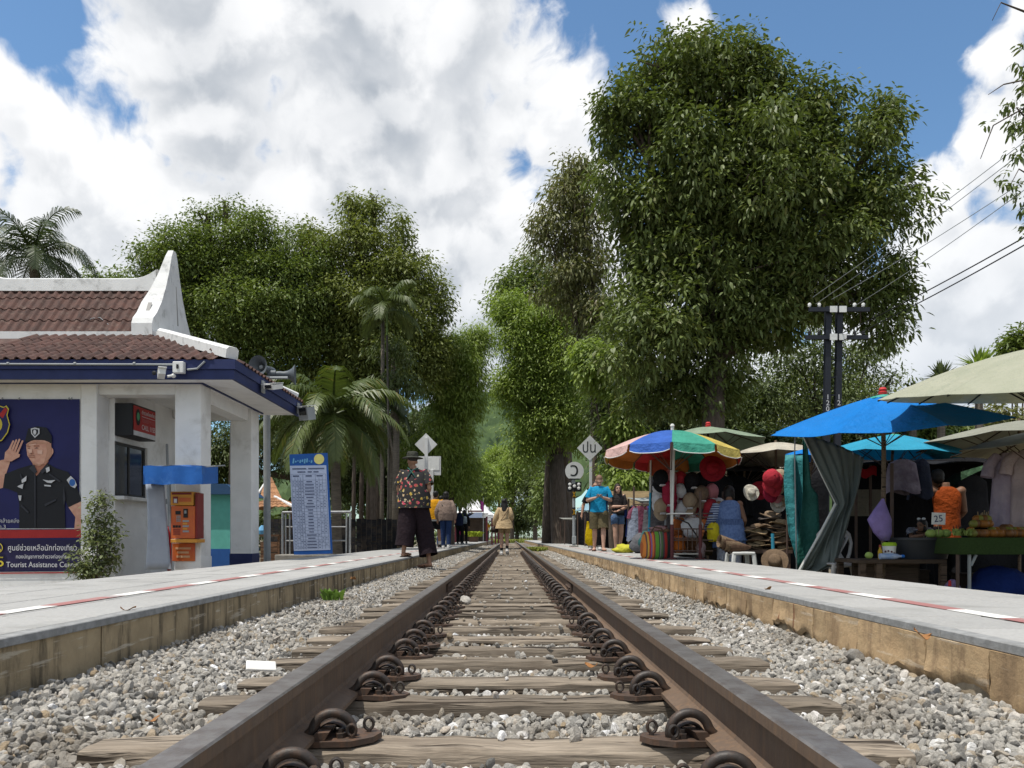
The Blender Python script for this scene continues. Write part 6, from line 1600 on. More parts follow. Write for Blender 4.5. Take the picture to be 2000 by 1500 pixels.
for k, (px, d, r_, mt, lb) in enumerate(((1205,17.6,(.16,.14,.16),gcols[4],'black bag on the ground behind the woman in shorts'),(1250,15.2,(.2,.15,.2),gcols[8],'grey sack behind the crumpled yellow sack'),(1262,14.2,(.14,.14,.22),gcols[5],'teal bundle beside the striped bag'),(1225,18.4,(.18,.16,.2),gcols[7],'pinkish bundle at the foot of the clothes rack'),(1150,20.5,(.18,.16,.2),gcols[8],'grey wheeled bag behind the man with the telephone'))):
    lump('goods_bundle', lb, 'bundle', (X(px,d), d, G0 + r_[2]*.9 + (.0 if d > 16 else .45)), r_, mt, 50+k, wob=.15)
for px0, px1, py0, d, lb in ((1125,1235,1000,32,'dark sheet standing for shade in the far stalls behind the signal post'),(1215,1320,985,21.5,'dark sheet standing for shade in the stall behind the couple'),(1268,1420,930,15.5,'dark sheet standing for shade behind the cap rows and rainbow parasol')):  # dark colour of these sheets stands in for stall shade
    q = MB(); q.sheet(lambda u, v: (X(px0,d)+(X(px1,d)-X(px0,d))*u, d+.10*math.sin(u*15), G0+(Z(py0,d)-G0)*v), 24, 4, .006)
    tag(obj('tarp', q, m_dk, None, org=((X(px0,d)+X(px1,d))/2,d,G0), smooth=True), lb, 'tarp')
weed('clipped_hedge', 'small clipped green hedge by the far pedestrian', 'hedge', (X(1080,62), 62, .3), .5, 500, .5, M('hedge_leaf', (.09,.14,.03), (.06,.10,.02)), seed=44)
weed('flower_bush', 'bright yellow-green clipped bush in a planter before the maroon-posted tent', 'bush', (X(925,50), 50, .35), .55, 500, .4, M('lime_leaf', (.36,.42,.03), (.27,.34,.03)), seed=45)
q = MB(); q.box((X(917,50),49.7,0),(X(934,50),50.3,.42)); tag(obj('planter', q, M('brick_planter', (.20,.12,.09)), None, org=(X(925,50),50,0)), 'low brick planter under the bright yellow-green bush', 'planter')

# ---- twin utility poles and wires
up_d = 16.0
m_upole = flat('black_steel', (.018,.021,.030), .5)
utp = thing('utility_pole', 'black twin steel utility pole with two crossarms and white 120 numbers', 'utility pole', (X(1626,up_d), up_d, G0))
for a, b_ in ((1617,1612),(1639,1633)):
    q = MB(); w = .10; x0_, x1_ = X(b_,up_d), X(a+2,up_d); zt_ = Z(598,up_d)
    for dx, yy, ww, dp in ((0,0,.115,.012),(-.052,.05,.012,.1),(.052,.05,.012,.1)):
        q.add([(x0_+dx-ww/2-.01,up_d+yy-dp/2,G0),(x0_+dx+ww/2+.01,up_d+yy-dp/2,G0),(x0_+dx+ww/2+.01,up_d+yy+dp/2,G0),(x0_+dx-ww/2-.01,up_d+yy+dp/2,G0),(x1_+dx-ww/2,up_d+yy-dp/2,zt_),(x1_+dx+ww/2,up_d+yy-dp/2,zt_),(x1_+dx+ww/2,up_d+yy+dp/2,zt_),(x1_+dx-ww/2,up_d+yy+dp/2,zt_)], [(3,2,1,0),(4,5,6,7),(0,1,5,4),(1,2,6,5),(2,3,7,6),(3,0,4,7)])
    obj('post', q, m_upole, utp)
    for i, c_ in enumerate('120'):
        if a == 1639 and i == 2: continue
        py = 776 + i*11.5
        lettering(c_, .15, (x0_ + (x1_-x0_)*(zt_*0 + (Z(py,up_d)-G0)/(zt_-G0)), up_d-.01, Z(py,up_d)), m_print, utp)
for py in (700, 735, 770): q = MB(); q.box((X(1613,up_d),up_d+.03,Z(py+2,up_d)),(X(1640,up_d),up_d+.06,Z(py,up_d))); obj('brace', q, m_upole, utp)
for py, px0, px1 in ((606,1578,1696),(660,1572,1693)):
    q = MB(); q.box((X(px0,up_d),up_d-.075,Z(py+4,up_d)),(X(px1,up_d),up_d-.012,Z(py-4,up_d))); obj('crossarm', q, m_upole, utp)
    for pc_ in (1625,1643): q = MB(); q.box((X(pc_-7,up_d),up_d-.09,Z(py+6,up_d)),(X(pc_+7,up_d),up_d-.0755,Z(py-6,up_d))); obj('clamp_plate', q, m_whitep, utp)
    for px in (1581,1600,1669,1686):
        q = MB(); q.lathe(P(px,py-4,up_d-.04), [(.012,0),(.012,.03),(.035,.035),(.03,.06),(.038,.065),(.03,.1),(.012,.11)], 10); obj('insulator', q, m_whitep if py == 606 else m_black, utp)
wires = [((1581,598),(1742,465),(2000,272)),((1600,598),(1746,480),(2000,290)),((1669,598),(1752,505),(1965,372)),((1686,598),(1778,522),(1965,392)),((1640,664),(1776,580),(2000,459)),((1655,672),(1778,594),(2000,474))]
for k, (a, m_, b_) in enumerate(wires):
    e = (b_[0]+(b_[0]-m_[0])*.7, b_[1]+(b_[1]-m_[1])*.7)
    A_, B_ = P(m_[0]+(m_[0]-b_[0])*.6, m_[1]+(m_[1]-b_[1])*.6, up_d), P(*e, 9.0)
    q = MB(); q.tube([A_.lerp(B_, i/12) - Vector((0,0,.06*math.sin(i/12*math.pi))) for i in range(13)], .010 if k > 3 else .0055, 5)
    tag(obj('wire', q, m_black if k > 3 else m_grey, None, org=A_), ['thin upper wire, highest of the six by the huge tree','thin wire just below the highest one','thin wire, third from the top','thin wire, fourth from the top','thick black cable, upper of the lowest pair','thick black cable, lowest of the six'][k], 'wire', 'wires running to the twin pole')

# black nets added under the parasols to keep light off the stall backs
for px0, px1, d0, d1, z, lb in ((1650,2120,11.35,12.5,1.44,'black net added to block light above the back of the fruit stalls'),(1400,1545,12.8,14.7,1.50,'black net added to block light over the back of the hat stall')):
    q = MB(); q.sheet(lambda u, v: (X(px0,d0)+(X(px1,d0)-X(px0,d0))*u, d0+(d1-d0)*v, z + .12*v - .05*math.sin(u*12)**2), 24, 4, .004); tag(obj('light_block_net', q, m_dk, None, org=((X(px0,d0)+X(px1,d0))/2,d0,z), smooth=True), lb, 'light-blocking net')

# dry leaves blown about
m_dry = M('dry_leaf', (.30,.13,.04), (.22,.12,.05), 9, .8, .2, 30)
lq = random.Random(31)
q = MB(); q.sheet(lambda u, v: ((u-.5)*.075, (v-.5)*.04*(1-abs(2*u-1)**2)+.0001*v, .012*math.cos(u*5)+.01*v), 6, 2, .0015); lme = q.mesh('dry_leaf'); lme.materials.append(m_dry)
for px, py, z, where in ((1627,1298,BAL+.03,'on the gravel by the cracked platform face'),(565,1470,BAL+.03,'on the gravel at the near end of a sleeper'),(300,1405,BAL+.03,'on the gravel near the mossy platform face'),(1480,1400,BAL+.03,'on the gravel outside the sunlit rail'),(1155,1300,ST+.006,'on a sleeper between the rails'),(690,1130,.004,'on the paving near the floral-shirted pedestrian'),(250,1190,.004,'on the paving before the banner'),(1500,1150,.004,'on the paving before the grey tarp'),(1800,1240,.004,'on the paving near the red and white line'),(1880,1350,BAL+.03,'on the gravel at the foot of the platform')):
    d = (CZ-z)*F/(py-1049); o = inst('dry_leaf', lme, (X(px,d), d, z), None, (lq.uniform(-.2,.2), lq.uniform(-.2,.2), lq.uniform(0,6)), (lq.uniform(.6,1),)*3); tag(o, 'curled dry brown leaf ' + where, 'leaf', 'dry leaves blown about')

# ================================================================== PEOPLE
def skin(name, c): return M(name, c, tuple(x*.85 for x in c), 8, .55, .05, 60, spec=.3)
sk_tan = skin('skin_tan', (.36,.20,.13)); sk_fair = skin('skin_fair', (.48,.29,.21)); sk_brown = skin('skin_brown', (.22,.115,.07))
m_hair = M('black_hair', (.014,.012,.011), (.008,.007,.007), 30, .45, .4, 150, stretch=(1,1,.15)); m_hair_b = M('short_fair_hair', (.22,.13,.085), (.16,.09,.06), 30, .6, .4, 150); m_hair_br = M('dark_brown_hair', (.035,.02,.014), (.02,.012,.009), 30, .45, .4, 150, stretch=(1,1,.15))
m_sole = flat('shoe_sole', (.5,.5,.5)); m_shoe_w = flat('white_shoe', (.58,.58,.57)); m_shoe_k = flat('black_shoe', (.02,.02,.022)); m_sandal = flat('brown_sandal', (.10,.055,.035))
DEF = dict(pel=(0,0,.93), waist=(0,0,1.08), chest=(0,.0,1.26), neck=(0,.015,1.45), head=(0,-.015,1.585),
           shL=(-.175,.0,1.39), elL=(-.23,.02,1.12), wrL=(-.235,-.06,.88), shR=(.175,.0,1.39), elR=(.23,.02,1.12), wrR=(.235,-.06,.88),
           hipL=(-.085,0,.9), knL=(-.095,-.03,.49), anL=(-.095,.02,.085), hipR=(.085,0,.9), knR=(.095,-.03,.49), anR=(.095,.02,.085))
class Person:
    def __init__(s, label, loc, h, yaw, skinm, J=None, girth=1.0, vox=.012, group=None, head_turn=0.0, pitch=0.0, fem=False, footL=None, footR=None, hands=None):
        s.s = h/1.72; s.rot = Matrix.Rotation(yaw, 3, 'Z'); s.loc = Vector(loc); s.J = dict(DEF); s.J.update(J or {}); s.g = girth; s.fem = fem
        s.t = thing('person', label, 'person', loc, group); s.ht = head_turn
        b = MB(); j = s.J; g = girth; sw = .92 if fem else 1.0
        def V(n): return Vector(j[n])
        def E(c, r, seg=14, rings=9, rot=None): b.ell(c, r, seg, rings, rot)
        E(V('pel'), (.150*g,.108*g,.115)); E(V('waist'), (.128*g,.095*g,.13)); E(V('chest'), (.160*g*sw,.108*g,.155)); E(V('neck')-Vector((0,0,.05)), (.13*sw,.07,.06))
        b.tube([V('chest'), V('waist'), V('pel')], [.11*g,.10*g,.11*g], 12)
        b.tube([V('neck')-Vector((0,0,.06)), V('neck')+Vector((0,-.005,.06))], [.062,.052], 12)
        # head: cranium, jaw, nose, ears, turned
        hm = Matrix.Rotation(head_turn, 3, 'Z') @ Matrix.Rotation(pitch, 3, 'X'); s.he = tuple(hm.to_euler()); hc = V('head'); s.hm = hm
        def H(x, y, z): return hc + hm @ Vector((x, y, z))
        E(H(0,.008,.025), (.076,.094,.098), rot=s.he); E(H(0,-.025,-.045), (.058,.066,.072), rot=s.he); E(H(0,-.062,-.088), (.03,.026,.022), rot=s.he)
        b.tube([H(0,-.088,.008), H(0,-.112,-.030), H(0,-.092,-.040)], [.010,.017,.013], 8)
        E(H(0,-.087,.026), (.055,.014,.012), rot=s.he); E(H(0,-.088,-.064), (.024,.010,.010), rot=s.he)
        for e in (-1,1): E(H(e*.079,.008,-.012), (.012,.020,.032), 8, 6)
        for S_, sx in (('L',-1),('R',1)):
            sh, el, wr = V('sh'+S_), V('el'+S_), V('wr'+S_)
            if fem: sh = Vector((sh.x*.92, sh.y, sh.z))
            b.tube([V('chest')+Vector((sx*.08,0,.1)), sh, sh.lerp(el,.35), el], [.06,.058,.048,.040], 12); E(sh, .06)
            b.tube([el, el.lerp(wr,.3), wr], [.041,.042,.029], 12); E(el, .041)
            hip, kn, an = V('hip'+S_), V('kn'+S_), V('an'+S_)
            b.tube([V('pel'), hip, hip.lerp(kn,.35), kn], [.09,.092*g,.080*g,.056], 14); E(kn, .057)
            b.tube([kn, kn.lerp(an,.3), kn.lerp(an,.75), an], [.055,.057,.040,.035], 12); E(an, .037)
            fd = Vector((0,-1,0)); ft = (footL if S_ == 'L' else footR) or (0, 0)
            fd = (Matrix.Rotation(ft[0], 3, 'Z') @ Vector((sx*.12, -1, 0))).normalized(); fd = (fd + Vector((0,0,ft[1]))).normalized()
            heel = an + Vector((0,.02,-.045)) ; toe = heel + fd*.235
            b.tube([heel - fd*.02, heel + fd*.05, heel + fd*.14, toe], [.036,.042,.045,.026], 12, flat=.72); E(toe, (.038,.03,.022)); E(heel - fd*.015, .036)
            # hand: palm, four unequal fingers, thumb from the side
            ha = (wr - el).normalized(); hh = (hands or {}).get(S_)
            if hh: ha = Vector(hh).normalized()
            side = ha.cross(Vector((0,1,0))); side = side.normalized() if side.length > .1 else Vector((1,0,0)); nrm = side.cross(ha)
            side, nrm = nrm, side                 # palm turned to the thigh
            pm_ = wr + ha*.05; b.tube([wr, wr+ha*.03, wr+ha*.085], [.027,.034,.036], 10, flat=.55)
            curl = -sx*nrm
            for i, (o_, ln) in enumerate(((-.027,.066),(-.009,.078),(.009,.073),(.027,.056))):
                a0 = wr + ha*.085 + side*o_; a1 = a0 + (ha + curl*.15).normalized()*ln*.5; a2 = a1 + (ha + curl*.75).normalized()*ln*.5
                b.tube([a0 - ha*.02, a0, a1, a2], [.0095,.0095,.009,.0075], 6)
            a0 = wr + ha*.025 - side*.03; b.tube([a0, a0 + (ha*.6 - side*.8).normalized()*.035, a0 + (ha*.9 - side*.5 + curl*.3).normalized()*.066], [.012,.0105,.008], 6)
        s.body = s.put('body', b, skinm, remesh=vox)
    def tr(s, p): return s.loc + s.rot @ (Vector(p) * s.s)
    def put(s, name, b, mat, remesh=None, parent=None, smooth=True):
        b.v = [tuple(s.tr(p)) for p in b.v]
        o = obj(name, b, mat, parent or s.t, smooth=smooth, org=worldloc(parent) if parent else None)
        if remesh:
            md = o.modifiers.new('remesh', 'REMESH'); md.mode = 'VOXEL'; md.voxel_size = remesh; md.use_smooth_shade = True
            ms = o.modifiers.new('smooth', 'SMOOTH'); ms.factor = .5; ms.iterations = 3
        return o
    def H(s, x, y, z): return Vector(s.J['head']) + s.hm @ Vector((x, y, z))
    def face(s):
        for nm, col, items in (('eye', m_black, [(-.03,-.088,.008,.011,.006,.006),(.03,-.088,.008,.011,.006,.006)]), ('eyebrow', m_hair_br, [(-.031,-.094,.030,.018,.005,.004),(.031,-.094,.030,.018,.005,.004)]), ('mouth', flat('lip', (.27,.09,.08)), [(0,-.096,-.064,.021,.006,.006)])):
            b = MB()
            for x, y, z, a, c, d in items: b.ell(s.H(x,y,z), (a,c,d), 8, 6, s.he)
            s.put(nm, b, col)
    def hair(s, mat, style='short', wob=1):
        b = MB()
        def E(c, r): b.ell(s.H(*c), r, 16, 10, s.he)
        if style == 'short': E((0,.022,.048), (.083,.096,.088)); E((0,.05,.0), (.076,.062,.075))
        elif style == 'crop': E((0,.016,.050), (.079,.094,.082))
        elif style == 'bob': E((0,.02,.045), (.088,.1,.09)); E((0,.045,-.03), (.092,.072,.10)); E((-.06,.02,-.05), (.03,.05,.08)); E((.06,.02,-.05), (.03,.05,.08))
        elif style == 'long':
            E((0,.02,.048), (.086,.1,.09))
            b.tube([s.H(0,.05,.03), s.H(0,.075,-.10), s.H(0,.10,-.24), s.H(0,.11,-.36)], [.085,.088,.085,.04], 14, flat=.55)
            for e in (-1,1): b.tube([s.H(e*.06,.0,.05), s.H(e*.082,.0,-.05), s.H(e*.09,-.015,-.18), s.H(e*.085,-.02,-.30)], [.035,.03,.032,.015], 8)
        return s.put('hair', b, mat, remesh=.012)
    def top(s, mat, hem=.86, sleeve='short', w=1.0, name='shirt', flare=0.0, loose=0.0, neck=True, wobble=.012, open_=0):
        b = MB(); j = s.J; g = s.g
        def at(z):
            ks = ['pel','waist','chest','neck']; ps = [Vector(j[k]) for k in ks]
            if z <= ps[0].z: return ps[0].x, ps[0].y
            for a, c in zip(ps, ps[1:]):
                if z <= c.z: f = (z-a.z)/max(1e-6,c.z-a.z); return a.x+(c.x-a.x)*f, a.y+(c.y-a.y)*f
            return ps[-1].x, ps[-1].y
        zn = Vector(j['neck']).z; sw = .95 if s.fem else 1.0
        pr_ = [(hem,.172+flare,.128+flare*.8),(hem+.03,.170+flare*.9,.126+flare*.7),(1.0,.163+loose+flare*.5,.122+loose+flare*.4),(1.10,.158+loose,.118+loose),(1.22,.172+loose*.7,.126+loose*.6),(1.32,.180,.122),(1.385,.172,.105),(1.43,.125,.085),(1.455,.075,.066)]
        rings = []
        for z, rx, ry in pr_:
            if z < hem: continue
            zz = z + (zn-1.45)*(max(0,z-.93)/.52); x, y = at(zz); rings.append((x, y, zz, rx*g*w*sw, ry*g*w))
        rings.sort(key=lambda r_: r_[2])
        b.loft(rings, 26, False, False, wobble)
        for S_ in 'LR':
            sh, el, wr = Vector(j['sh'+S_]), Vector(j['el'+S_]), Vector(j['wr'+S_])
            if s.fem: sh = Vector((sh.x*.92, sh.y, sh.z))
            ch = Vector(j['chest'])+Vector(((-.09 if S_=='L' else .09),0,.07))
            if sleeve == 'short': b.tube([ch, sh+Vector((0,0,-.005)), sh.lerp(el,.4), sh.lerp(el,.8)], [.085,.078,.074+loose*.3,.076+loose*.5], 14, caps=False)
            elif sleeve == 'long': b.tube([ch, sh+Vector((0,0,-.005)), sh.lerp(el,.5), el, el.lerp(wr,.5), el.lerp(wr,.93)], [.085,.078,.070+loose*.4,.064+loose*.6,.056+loose*.6,.044+loose*.2], 14, caps=False)
        return s.put(name, b, mat)
    def trousers(s, mat, end=1.0, r=(.098,.078,.066), name='trousers', waist=.15, flare=0):
        """end: 0 hip .. 1 knee .. 2 ankle"""
        b = MB(); j = s.J; p_ = Vector(j['pel'])
        b.loft([(p_.x,p_.y,p_.z-.10,.162*s.g,.125*s.g),(p_.x,p_.y,p_.z,.162*s.g,.122*s.g),(p_.x,p_.y,p_.z+.10,waist*s.g,.108*s.g)], 22)
        for S_ in 'LR':
            hip, kn, an = Vector(j['hip'+S_]), Vector(j['kn'+S_]), Vector(j['an'+S_])
            pts = [p_.lerp(hip,.6), hip.lerp(kn,.12), hip.lerp(kn,.55)]; rr = [.11*s.g, r[0]*s.g*1.02, (r[0]+r[1])/2*s.g]
            if end <= 1: pts.append(hip.lerp(kn, end)); rr.append(r[1]*s.g)
            else: pts += [kn, kn.lerp(an,(end-1)*.5), kn.lerp(an,(end-1))]; rr += [r[1]*s.g, (r[1]+r[2])/2, r[2]]
            b.tube(pts, rr, 16, caps=False)
        return s.put(name, b, mat)
    def shoes(s, mat, sole=None, sandal=False, footL=None, footR=None, sock=None):
        for S_, sx in (('L',-1),('R',1)):
            an = Vector(s.J['an'+S_]); ft = (footL if S_ == 'L' else footR) or (0, 0)
            fd = (Matrix.Rotation(ft[0], 3, 'Z') @ Vector((sx*.12,-1,0))).normalized(); fd = (fd + Vector((0,0,ft[1]))).normalized(); heel = an + Vector((0,.02,-.045))
            if sandal:
                b = MB(); b.tube([heel - fd*.05 - Vector((0,0,.030)), heel + fd*.06 - Vector((0,0,.03)), heel + fd*.16 - Vector((0,0,.03)), heel + fd*.26 - Vector((0,0,.03))], [.042,.045,.052,.035], 12, flat=.22); sh_ = s.put('sandal', b, mat)
                b = MB(); sdv = fd.cross(Vector((0,0,1))).normalized()
                b.tube([heel+fd*.07+sdv*.045-Vector((0,0,.02)), heel+fd*.12+sdv*.02+Vector((0,0,.022)), heel+fd*.17+Vector((0,0,.012))], .009, 6); b.tube([heel+fd*.07-sdv*.045-Vector((0,0,.02)), heel+fd*.12-sdv*.02+Vector((0,0,.022)), heel+fd*.17+Vector((0,0,.012))], .009, 6)
                s.put('strap', b, m_black)
            else:
                b = MB(); b.tube([heel - fd*.045, heel + fd*.02, heel + fd*.12, heel + fd*.235], [.040,.049,.050,.036], 14, flat=.82); b.ell(heel+fd*.24, (.04,.035,.028)); b.tube([an+Vector((0,0,.035)), an + Vector((0,.005,-.03))], [.046,.046], 12, caps=False); s.put('shoe', b, mat)
                b = MB(); b.tube([heel - fd*.055 - Vector((0,0,.032)), heel + fd*.08 - Vector((0,0,.034)), heel + fd*.25 - Vector((0,0,.030))], [.044,.05,.042], 12, flat=.25); s.put('sole', b, sole or m_sole)
            if sock: kn = Vector(s.J['kn'+S_]); b = MB(); b.tube([an+Vector((0,0,-.02)), an.lerp(kn,.3)], [.043,.046], 12, caps=False); s.put('sock', b, sock)
    def strap(s, pts, mat, r=.012, name='strap'):
        b = MB(); b.tube(pts, r, 6, flat=.5); return s.put(name, b, mat)

# --- person in floral shirt stepping off the platform (seen from behind, turned to the track)
def floral_mat():
    m = bpy.data.materials.new('floral_print'); m.use_nodes = True; T = NT(m.node_tree); b = T.n['Principled BSDF']
    co = T.new('ShaderNodeTexCoord').outputs['Object']; w_ = T.vec('ADD', co, T.vec('SCALE', T.vec('SUBTRACT', T.noise(co, 11, 3, .5, out=1), (.5,.5,.5)), .09))
    c = None; base = (.010,.009,.010)
    for i, (sc, th, cols) in enumerate(((13, .36, ((.50,.06,.10),(.52,.36,.20),(.35,.05,.05),(.45,.30,.05))), (21, .30, ((.46,.38,.24),(.10,.11,.05),(.42,.32,.22),(.20,.12,.04))))):
        v = T.new('ShaderNodeTexVoronoi'); v.inputs['Scale'].default_value = sc; T.l.new(T.vec('ADD', w_, (i*3.3,0,0)), v.inputs['Vector'])
        sp = T.new('ShaderNodeSeparateColor'); T.l.new(v.outputs['Color'], sp.inputs[0])
        cr = T.new('ShaderNodeValToRGB'); cr.color_ramp.interpolation = 'CONSTANT'; T.l.new(sp.outputs[0], cr.inputs[0])
        for k, cc in enumerate(cols): e = cr.color_ramp.elements.new(k*.25); e.color = cc + (1,)
        cr.color_ramp.elements.remove(cr.color_ramp.elements[-1])
        mask = T.math('MULTIPLY', T.math('LESS_THAN', v.outputs['Distance'], th), T.math('GREATER_THAN', sp.outputs[1], .28 if i == 0 else .45))
        c = T.mix(mask, c if c is not None else base, cr.outputs[0])
    T.put(b.inputs['Base Color'], c); b.inputs['Roughness'].default_value = .85
    return m
fl = (R(-20), 0); frr = (R(-55), -.15)
J = dict(pel=(.0,0,.92), waist=(-.005,.0,1.08), chest=(-.005,-.02,1.25), neck=(.01,-.04,1.44), head=(.03,-.055,1.575), shL=(-.19,-.01,1.38), elL=(-.26,.05,1.13), wrL=(-.20,-.08,.99), shR=(.19,-.03,1.38), elR=(.25,-.02,1.12), wrR=(.21,-.12,.95),
         hipL=(-.085,0,.89), knL=(-.16,-.12,.43), anL=(-.26,-.02,-.085), hipR=(.085,0,.89), knR=(.11,.02,.50), anR=(.16,.06,.085))
# seen from behind: local -y points away from the camera, so local +x is picture left
p = Person('pedestrian in a floral shirt, wide dark trousers and bucket hat stepping off the platform', (-1.545, 12.4, 0.0), 1.69, R(180), sk_tan, J, 1.12, .010, head_turn=R(28), footL=(R(60),-.10), footR=(R(-25),0))
b = MB(); b.ell(p.H(0,.03,.045), (.079,.085,.075), 16, 10, p.he); p.put('hair', b, M('greying_hair', (.05,.045,.042)))
m_flo = floral_mat()
p.top(m_flo, .80, 'short', 1.16, 'floral_shirt', .05, .03)
p.trousers(cloth('aubergine_cotton', (.022,.014,.018)), 1.78, (.132,.142,.155), 'wide_trousers')
p.shoes(m_sandal, sandal=True, footL=(R(60),-.10), footR=(R(-25),0))
hb_ = MB(); m_bh = cloth('dark_olive_hat', (.050,.052,.042))
hp = p.H(0,.005,.075); hb_.loft([(hp.x,hp.y,hp.z,.098,.11),(hp.x,hp.y,hp.z+.06,.092,.103),(hp.x,hp.y,hp.z+.085,.075,.085),(hp.x,hp.y,hp.z+.09,.01,.01)], 20, False, True); hb_.loft([(hp.x,hp.y,hp.z+.004,.096,.108),(hp.x,hp.y,hp.z-.022,.175,.185),(hp.x,hp.y,hp.z-.028,.175,.185),(hp.x,hp.y,hp.z-.004,.096,.108)], 24); p.put('bucket_hat', hb_, m_bh)
p.strap([(.13,.115,1.20),(.06,.135,1.33),(.00,.10,1.42),(-.08,.05,1.455)], flat('teal_strap', (.03,.12,.11)), .016); p.strap([(-.10,.12,1.2),(-.02,.14,1.33),(.06,.10,1.43),(.09,.04,1.46)], flat('teal_strap', (.03,.12,.11)), .016)
b = MB(); b.tube([(-.20,.05,1.38),(-.235,.01,1.1),(-.24,-.02,.72)], [.018,.02,.016], 8, flat=.4); p.put('scarf', b, flat('olive_strap', (.05,.055,.03)))

# --- woman in brown sweater and jeans, walking away
J = dict(wrL=(-.26,-.02,.86), elL=(-.25,.05,1.12), wrR=(.26,-.02,.86), elR=(.25,.05,1.12), anL=(-.09,.08,.10), knL=(-.09,.02,.49), anR=(.09,-.06,.085))
p = Person('walker in a loose taupe sweater and blue jeans with a crossbody strap', (X(871,21.8), 21.8, 0), 1.62, R(176), sk_tan, J, 1.05, .012, fem=True, group='walkers on the far side platform')
p.hair(m_hair, 'bob'); p.top(cloth('taupe_knit', (.235,.175,.145), .95, 0, (.19,.14,.115)), .84, 'long', 1.22, 'sweater', .02, .05)
p.trousers(cloth('blue_denim', (.022,.045,.12), .9, 0, (.015,.03,.085)), 1.95, (.095,.072,.062), 'jeans'); p.shoes(m_shoe_w)
p.strap([(.17,.02,1.42),(.09,.165,1.30),(-.04,.19,1.12),(-.16,.16,.96)], m_black, .014)
# --- yellow shirt, dark shorts
J = dict(wrL=(-.22,-.14,.95), elL=(-.24,.05,1.12), wrR=(.20,-.16,1.0), anR=(.10,.10,.12), knR=(.09,.03,.5), anL=(-.10,-.08,.085))
p = Person('walker in a bright orange-yellow shirt and black shorts beside the taupe sweater', (X(851,22.8), 22.8, 0), 1.70, R(172), sk_tan, J, 1.08, .012, group='walkers on the far side platform')
p.hair(m_hair, 'short'); p.top(cloth('mustard_cotton', (.62,.29,.012), .9), .86, 'short', 1.15, 'shirt', .02, .03)
q = MB(); q.loft([(0,0,.80,.195,.15),(0,0,.87,.192,.148)], 22); p.put('undershirt', q, m_plw)
p.trousers(m_dk, .82, (.105,.11,.1), 'shorts'); p.shoes(m_shoe_k, m_sole, sock=m_plw)
# --- blue jeans figure mostly hidden, dark clothes
J = dict(elR=(.26,-.18,1.2), wrR=(.30,-.38,1.28))
p = Person('dark-clothed walker beyond the taupe sweater, one arm held out', (X(862,24.4), 24.4, 0), 1.64, R(150), sk_tan, dict(), 1.0, .014, group='walkers on the far side platform')
p.hair(m_hair, 'short'); p.top(gcols[0], .86, 'short'); p.trousers(cloth('blue_denim', (.022,.045,.12)), 1.95, (.095,.075,.065), 'jeans'); p.shoes(m_shoe_k)
# --- dark figure with pale backpack farther on
p = Person('walker in black with a pale blue backpack farther along the platform', (X(907,37.5), 37.5, 0.0), 1.66, R(182), sk_tan, dict(anR=(.09,.12,.12)), 1.0, .015, group='walkers on the far side platform')
p.hair(m_hair, 'bob'); p.top(m_dk, .86, 'long', 1.05); p.trousers(m_dk, 1.95, (.092,.07,.06)); p.shoes(m_shoe_k)
b = MB(); b.loft([(0,.16,1.0,.13,.07),(0,.18,1.1,.145,.09),(0,.17,1.3,.13,.08),(0,.15,1.38,.08,.05)], 16, True, True); p.put('backpack', b, cloth('pale_blue_pack', (.33,.40,.47)))
p = Person('walker in navy raising a hand with a white paper, by the yellow flag', (X(898,36), 36, 0.0), 1.72, R(170), sk_tan, dict(elL=(-.34,-.12,1.33), wrL=(-.52,-.30,1.42), elR=(.25,.0,1.12)), 1.05, .015, group='walkers on the far side platform')
p.hair(m_hair, 'short'); p.top(gcols[0], .86, 'long'); p.trousers(m_dk, 1.95); p.shoes(m_shoe_k)
b = MB(); b.lathe(p.H(0,0,.07), [(.10,0),(.09,.05),(.04,.09),(.001,.09)], 14); p.put('cap', b, m_whitep)
p = Person('small seated-looking figure in magenta near the planter', (X(900,44), 44, 0.0), 1.0, R(20), sk_tan, dict(), 1.05, .015, group='walkers on the far side platform')
p.hair(m_hair, 'short'); p.top(cloth('magenta_shirt', (.42,.02,.16)), .8, 'long'); p.trousers(m_dk, 1.9); p.shoes(m_shoe_k)
p = Person('figure in orange-yellow standing by the far tents', (X(951,60), 60, 0.0), 1.6, R(0), sk_tan, dict(), 1.0, .018, group='walkers on the far side platform')
p.hair(m_hair, 'short'); p.top(cloth('mustard_cotton', (.55,.30,.02)), .86, 'short'); p.trousers(m_dk, 1.9); p.shoes(m_shoe_k)
# --- woman on the track
J = dict(elL=(-.22,.04,1.13), wrL=(-.14,-.17,1.02), elR=(.26,.02,1.13), wrR=(.31,-.02,.90), knL=(-.085,-.06,.50), anL=(-.085,.10,.15), anR=(.085,-.02,.085), knR=(.085,-.04,.49), head=(0,-.01,1.585))
p = Person('woman with long black hair and loose beige jacket walking along the sleepers', (X(985,22.3), 22.3, ST+.002), 1.63, R(180), sk_fair, J, .98, .010, fem=True, footL=(0,-.45))
p.hair(m_hair, 'long')
m_bj = cloth('beige_linen', (.50,.37,.215), .9, .1, (.43,.31,.18))
p.top(m_bj, .80, 'long', 1.06, 'jacket', .115, .035, wobble=.03)
p.trousers(cloth('khaki_shorts', (.38,.28,.16)), .45, (.1,.105,.1), 'shorts')
p.shoes(m_shoe_w, m_sole, footL=(0,-.45), sock=m_dk)
p.strap([(-.14,.05,1.43),(-.06,.17,1.28),(.06,.19,1.1),(.17,.14,.95)], m_hbrown, .013)
b = MB(); b.loft([(.30,-.05,.68,.10,.05),(.30,-.05,.75,.12,.06),(.30,-.05,.86,.10,.045)], 14, True, True); p.put('handbag', b, cloth('dark_leather', (.03,.018,.014), .5))
